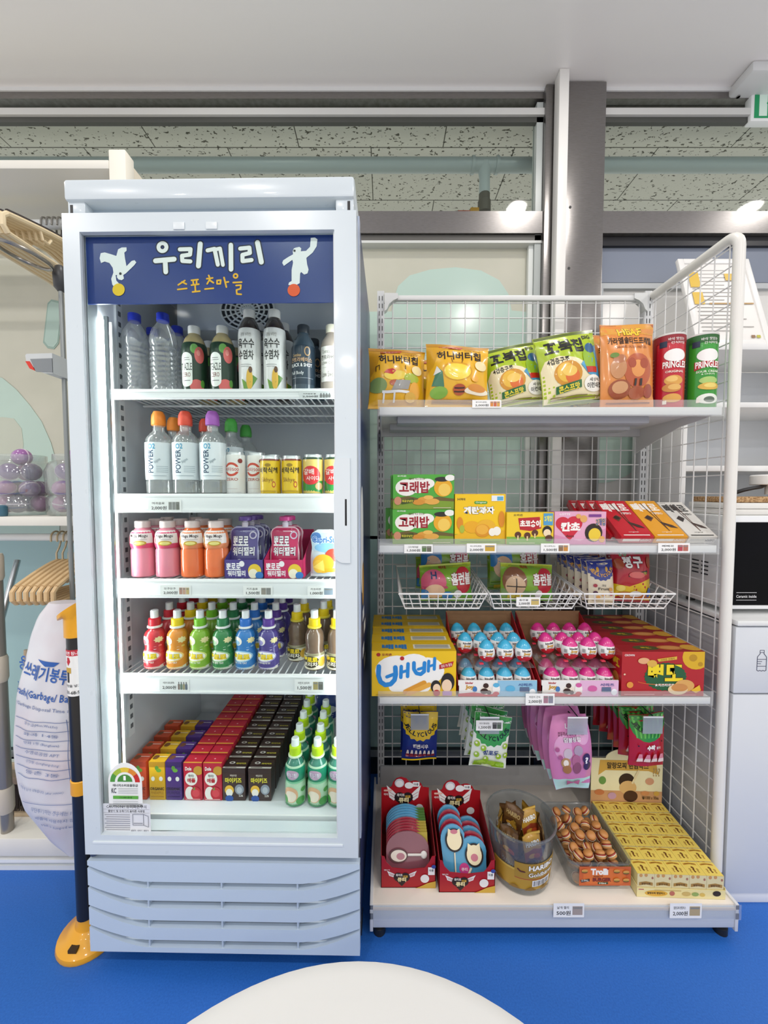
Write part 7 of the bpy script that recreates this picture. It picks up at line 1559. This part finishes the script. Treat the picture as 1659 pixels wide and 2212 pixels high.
hh = .2; ho = [(0, 0), (TW, 0), (TW, hh)] + [(TW * .55 + TW * .35 * math.cos(a), hh + .034 * math.sin(a)) for a in [PI * i / 14 for i in range(15)]] + [(0, hh)]
hc = MB().prism(ho, TD - .0015, TD, C('#f4edc0', .45))
HH = hh; up_ = lambda v: .3 + .7 * (v - .5) / .5
a = [('r', 0, 0, 1, .3, '#d9a878'), ('r', 0, .5, 1, .62, '#d2a070'), ('p', [(.12, .98), (.9, .98), (.94, .82), (.8, .86), (.2, .86), (.1, .8)], '#d9ac4a'), ('t', '말랑모찌 랜덤박스', .22, .88, .8, .955, '#2a1c10', .03), ('e', .5, .74, .11, .13, '#2f1c14'), ('e', .52, .66, .12, .12, '#e0b878'), ('e', .56, .56, .1, .1, '#4a2c1e'), ('e', .16, .74, .05, .07, '#6a9a4a'), ('e', .12, .6, .07, .05, '#c97a4a'), ('e', .3, .56, .06, .06, '#c9a0b8'), ('e', .82, .74, .06, .06, '#d9a07a'), ('t', '???', .86, .80, .96, .9, '#b89a62', .02), ('e', .76, .6, .06, .04, '#d2905a'), ('e', .92, .6, .04, .04, '#d9ac4a'), ('s', [(.66, .86), (.58, .72)], .03, '#efdfae'), ('t', 'bean mong', .4, 1.06, .62, 1.1, '#8a7a4a'), ('t', '??', .4, 1.13, .6, 1.22, '#c9a878', .03), ('t', '₩1000 x 30ea', .72, .53, .95, .57, '#5a4428', .01)]
def lift(it):
    if it[0] == 'r': return ('r', it[1], up_(it[2]) if it[2] >= .5 else it[2], it[3], up_(it[4]) if it[4] > .5 else it[4]) + tuple(it[5:])
    if it[0] == 'e': return ('e', it[1], up_(it[2]), it[3], it[4] * .95) + tuple(it[5:])
    if it[0] == 't': return ('t', it[1], it[2], up_(it[3]), it[4], up_(it[5])) + tuple(it[6:])
    return (it[0], [(x, up_(y)) for x, y in it[1]]) + tuple(it[2:])
a = [lift(i) for i in a]
hc.art(a, TW, HH, face(0, 0, TD - .0015), base=.0003, clip=False); hc.build('header_card', t, 0)
fa = [('r', 0, 0, 1, 1, '#dfd3a4'), ('e', .2, .92, .1, .08, '#c9965a'), ('e', .5, .94, .1, .08, '#c9965a'), ('e', .88, .82, .06, .06, '#a8705a'), ('p', [(.1, .6), (.5, .66), (.9, .6), (.9, .46), (.5, .52), (.1, .46)], '#a8803c'), ('t', '말랑모찌', .24, .5, .76, .6, '#4a3014', .02), ('e', .5, .08, .28, .12, '#2a1812')]
ta = [('r', 0, 0, 1, 1, '#e9cf62'), ('p', [(.12, .86), (.5, .93), (.88, .86), (.88, .74), (.5, .82), (.12, .74)], '#c08a2a'), ('t', '말랑모찌 랜덤', .22, .8, .78, .88, '#5a3a14', .01), ('t', '?', .42, .2, .6, .66, '#6e4210', .06), ('t', '?', .22, .18, .36, .5, '#b08a3c', .04), ('t', '?', .66, .18, .8, .5, '#b08a3c', .04)]
b0 = None
cn_ = ['fridge side column', 'second column', 'middle column', 'fourth column', 'mesh side column']
for i in range(6):
    for j in range(5):
        lb = 'small yellow question mark box in the tray, ' + ORD[i] + ' row, ' + cn_[j]
        if b0 is None: b0 = pbox('mystery_box', lb, 'question mark boxes in the tray', cw - .0006, cd - .0026, chh, '#dccb86', fa, ta, cat='mystery box'); o = b0
        else: o = copy_tree(b0, (0, 0, 0), lb)
        lx, ly = .0025 + cw * (j + .5), .003 + cd * i; c, s = math.cos(TRZ), math.sin(TRZ)
        place(o, xt0 + lx * c - ly * s, Yt + lx * s + ly * c, zb + .0014, 0, 0, TRZ)
price_tag('white price tag on the base strip reading 500 won', 1195, 1951, 1262, 1981, .9465, '낱개 젤리', '500원', ['#a89a92'], frame=same)
price_tag('white price tag on the base strip reading 2,000 won under the mystery boxes', 1446, 1951, 1516, 1983, .9465, '말랑모찌 랜덤박스', '2,000원', ['#b5a27a'], frame=same)

# foil bag at the back of the fridge floor (uses the bag builder above)
fb = bag('foil_bag', 'blue and silver foil bag lying behind the green drinks on the fridge floor', 'foil bag', None, .12, .125, .028, '#8f9aa8', art_foil, 71, .04)
fb.location = fw(X(698, 1.30, 1540), 1.305, FZ + .012); fb.rotation_euler = (-.12, .08, FR)
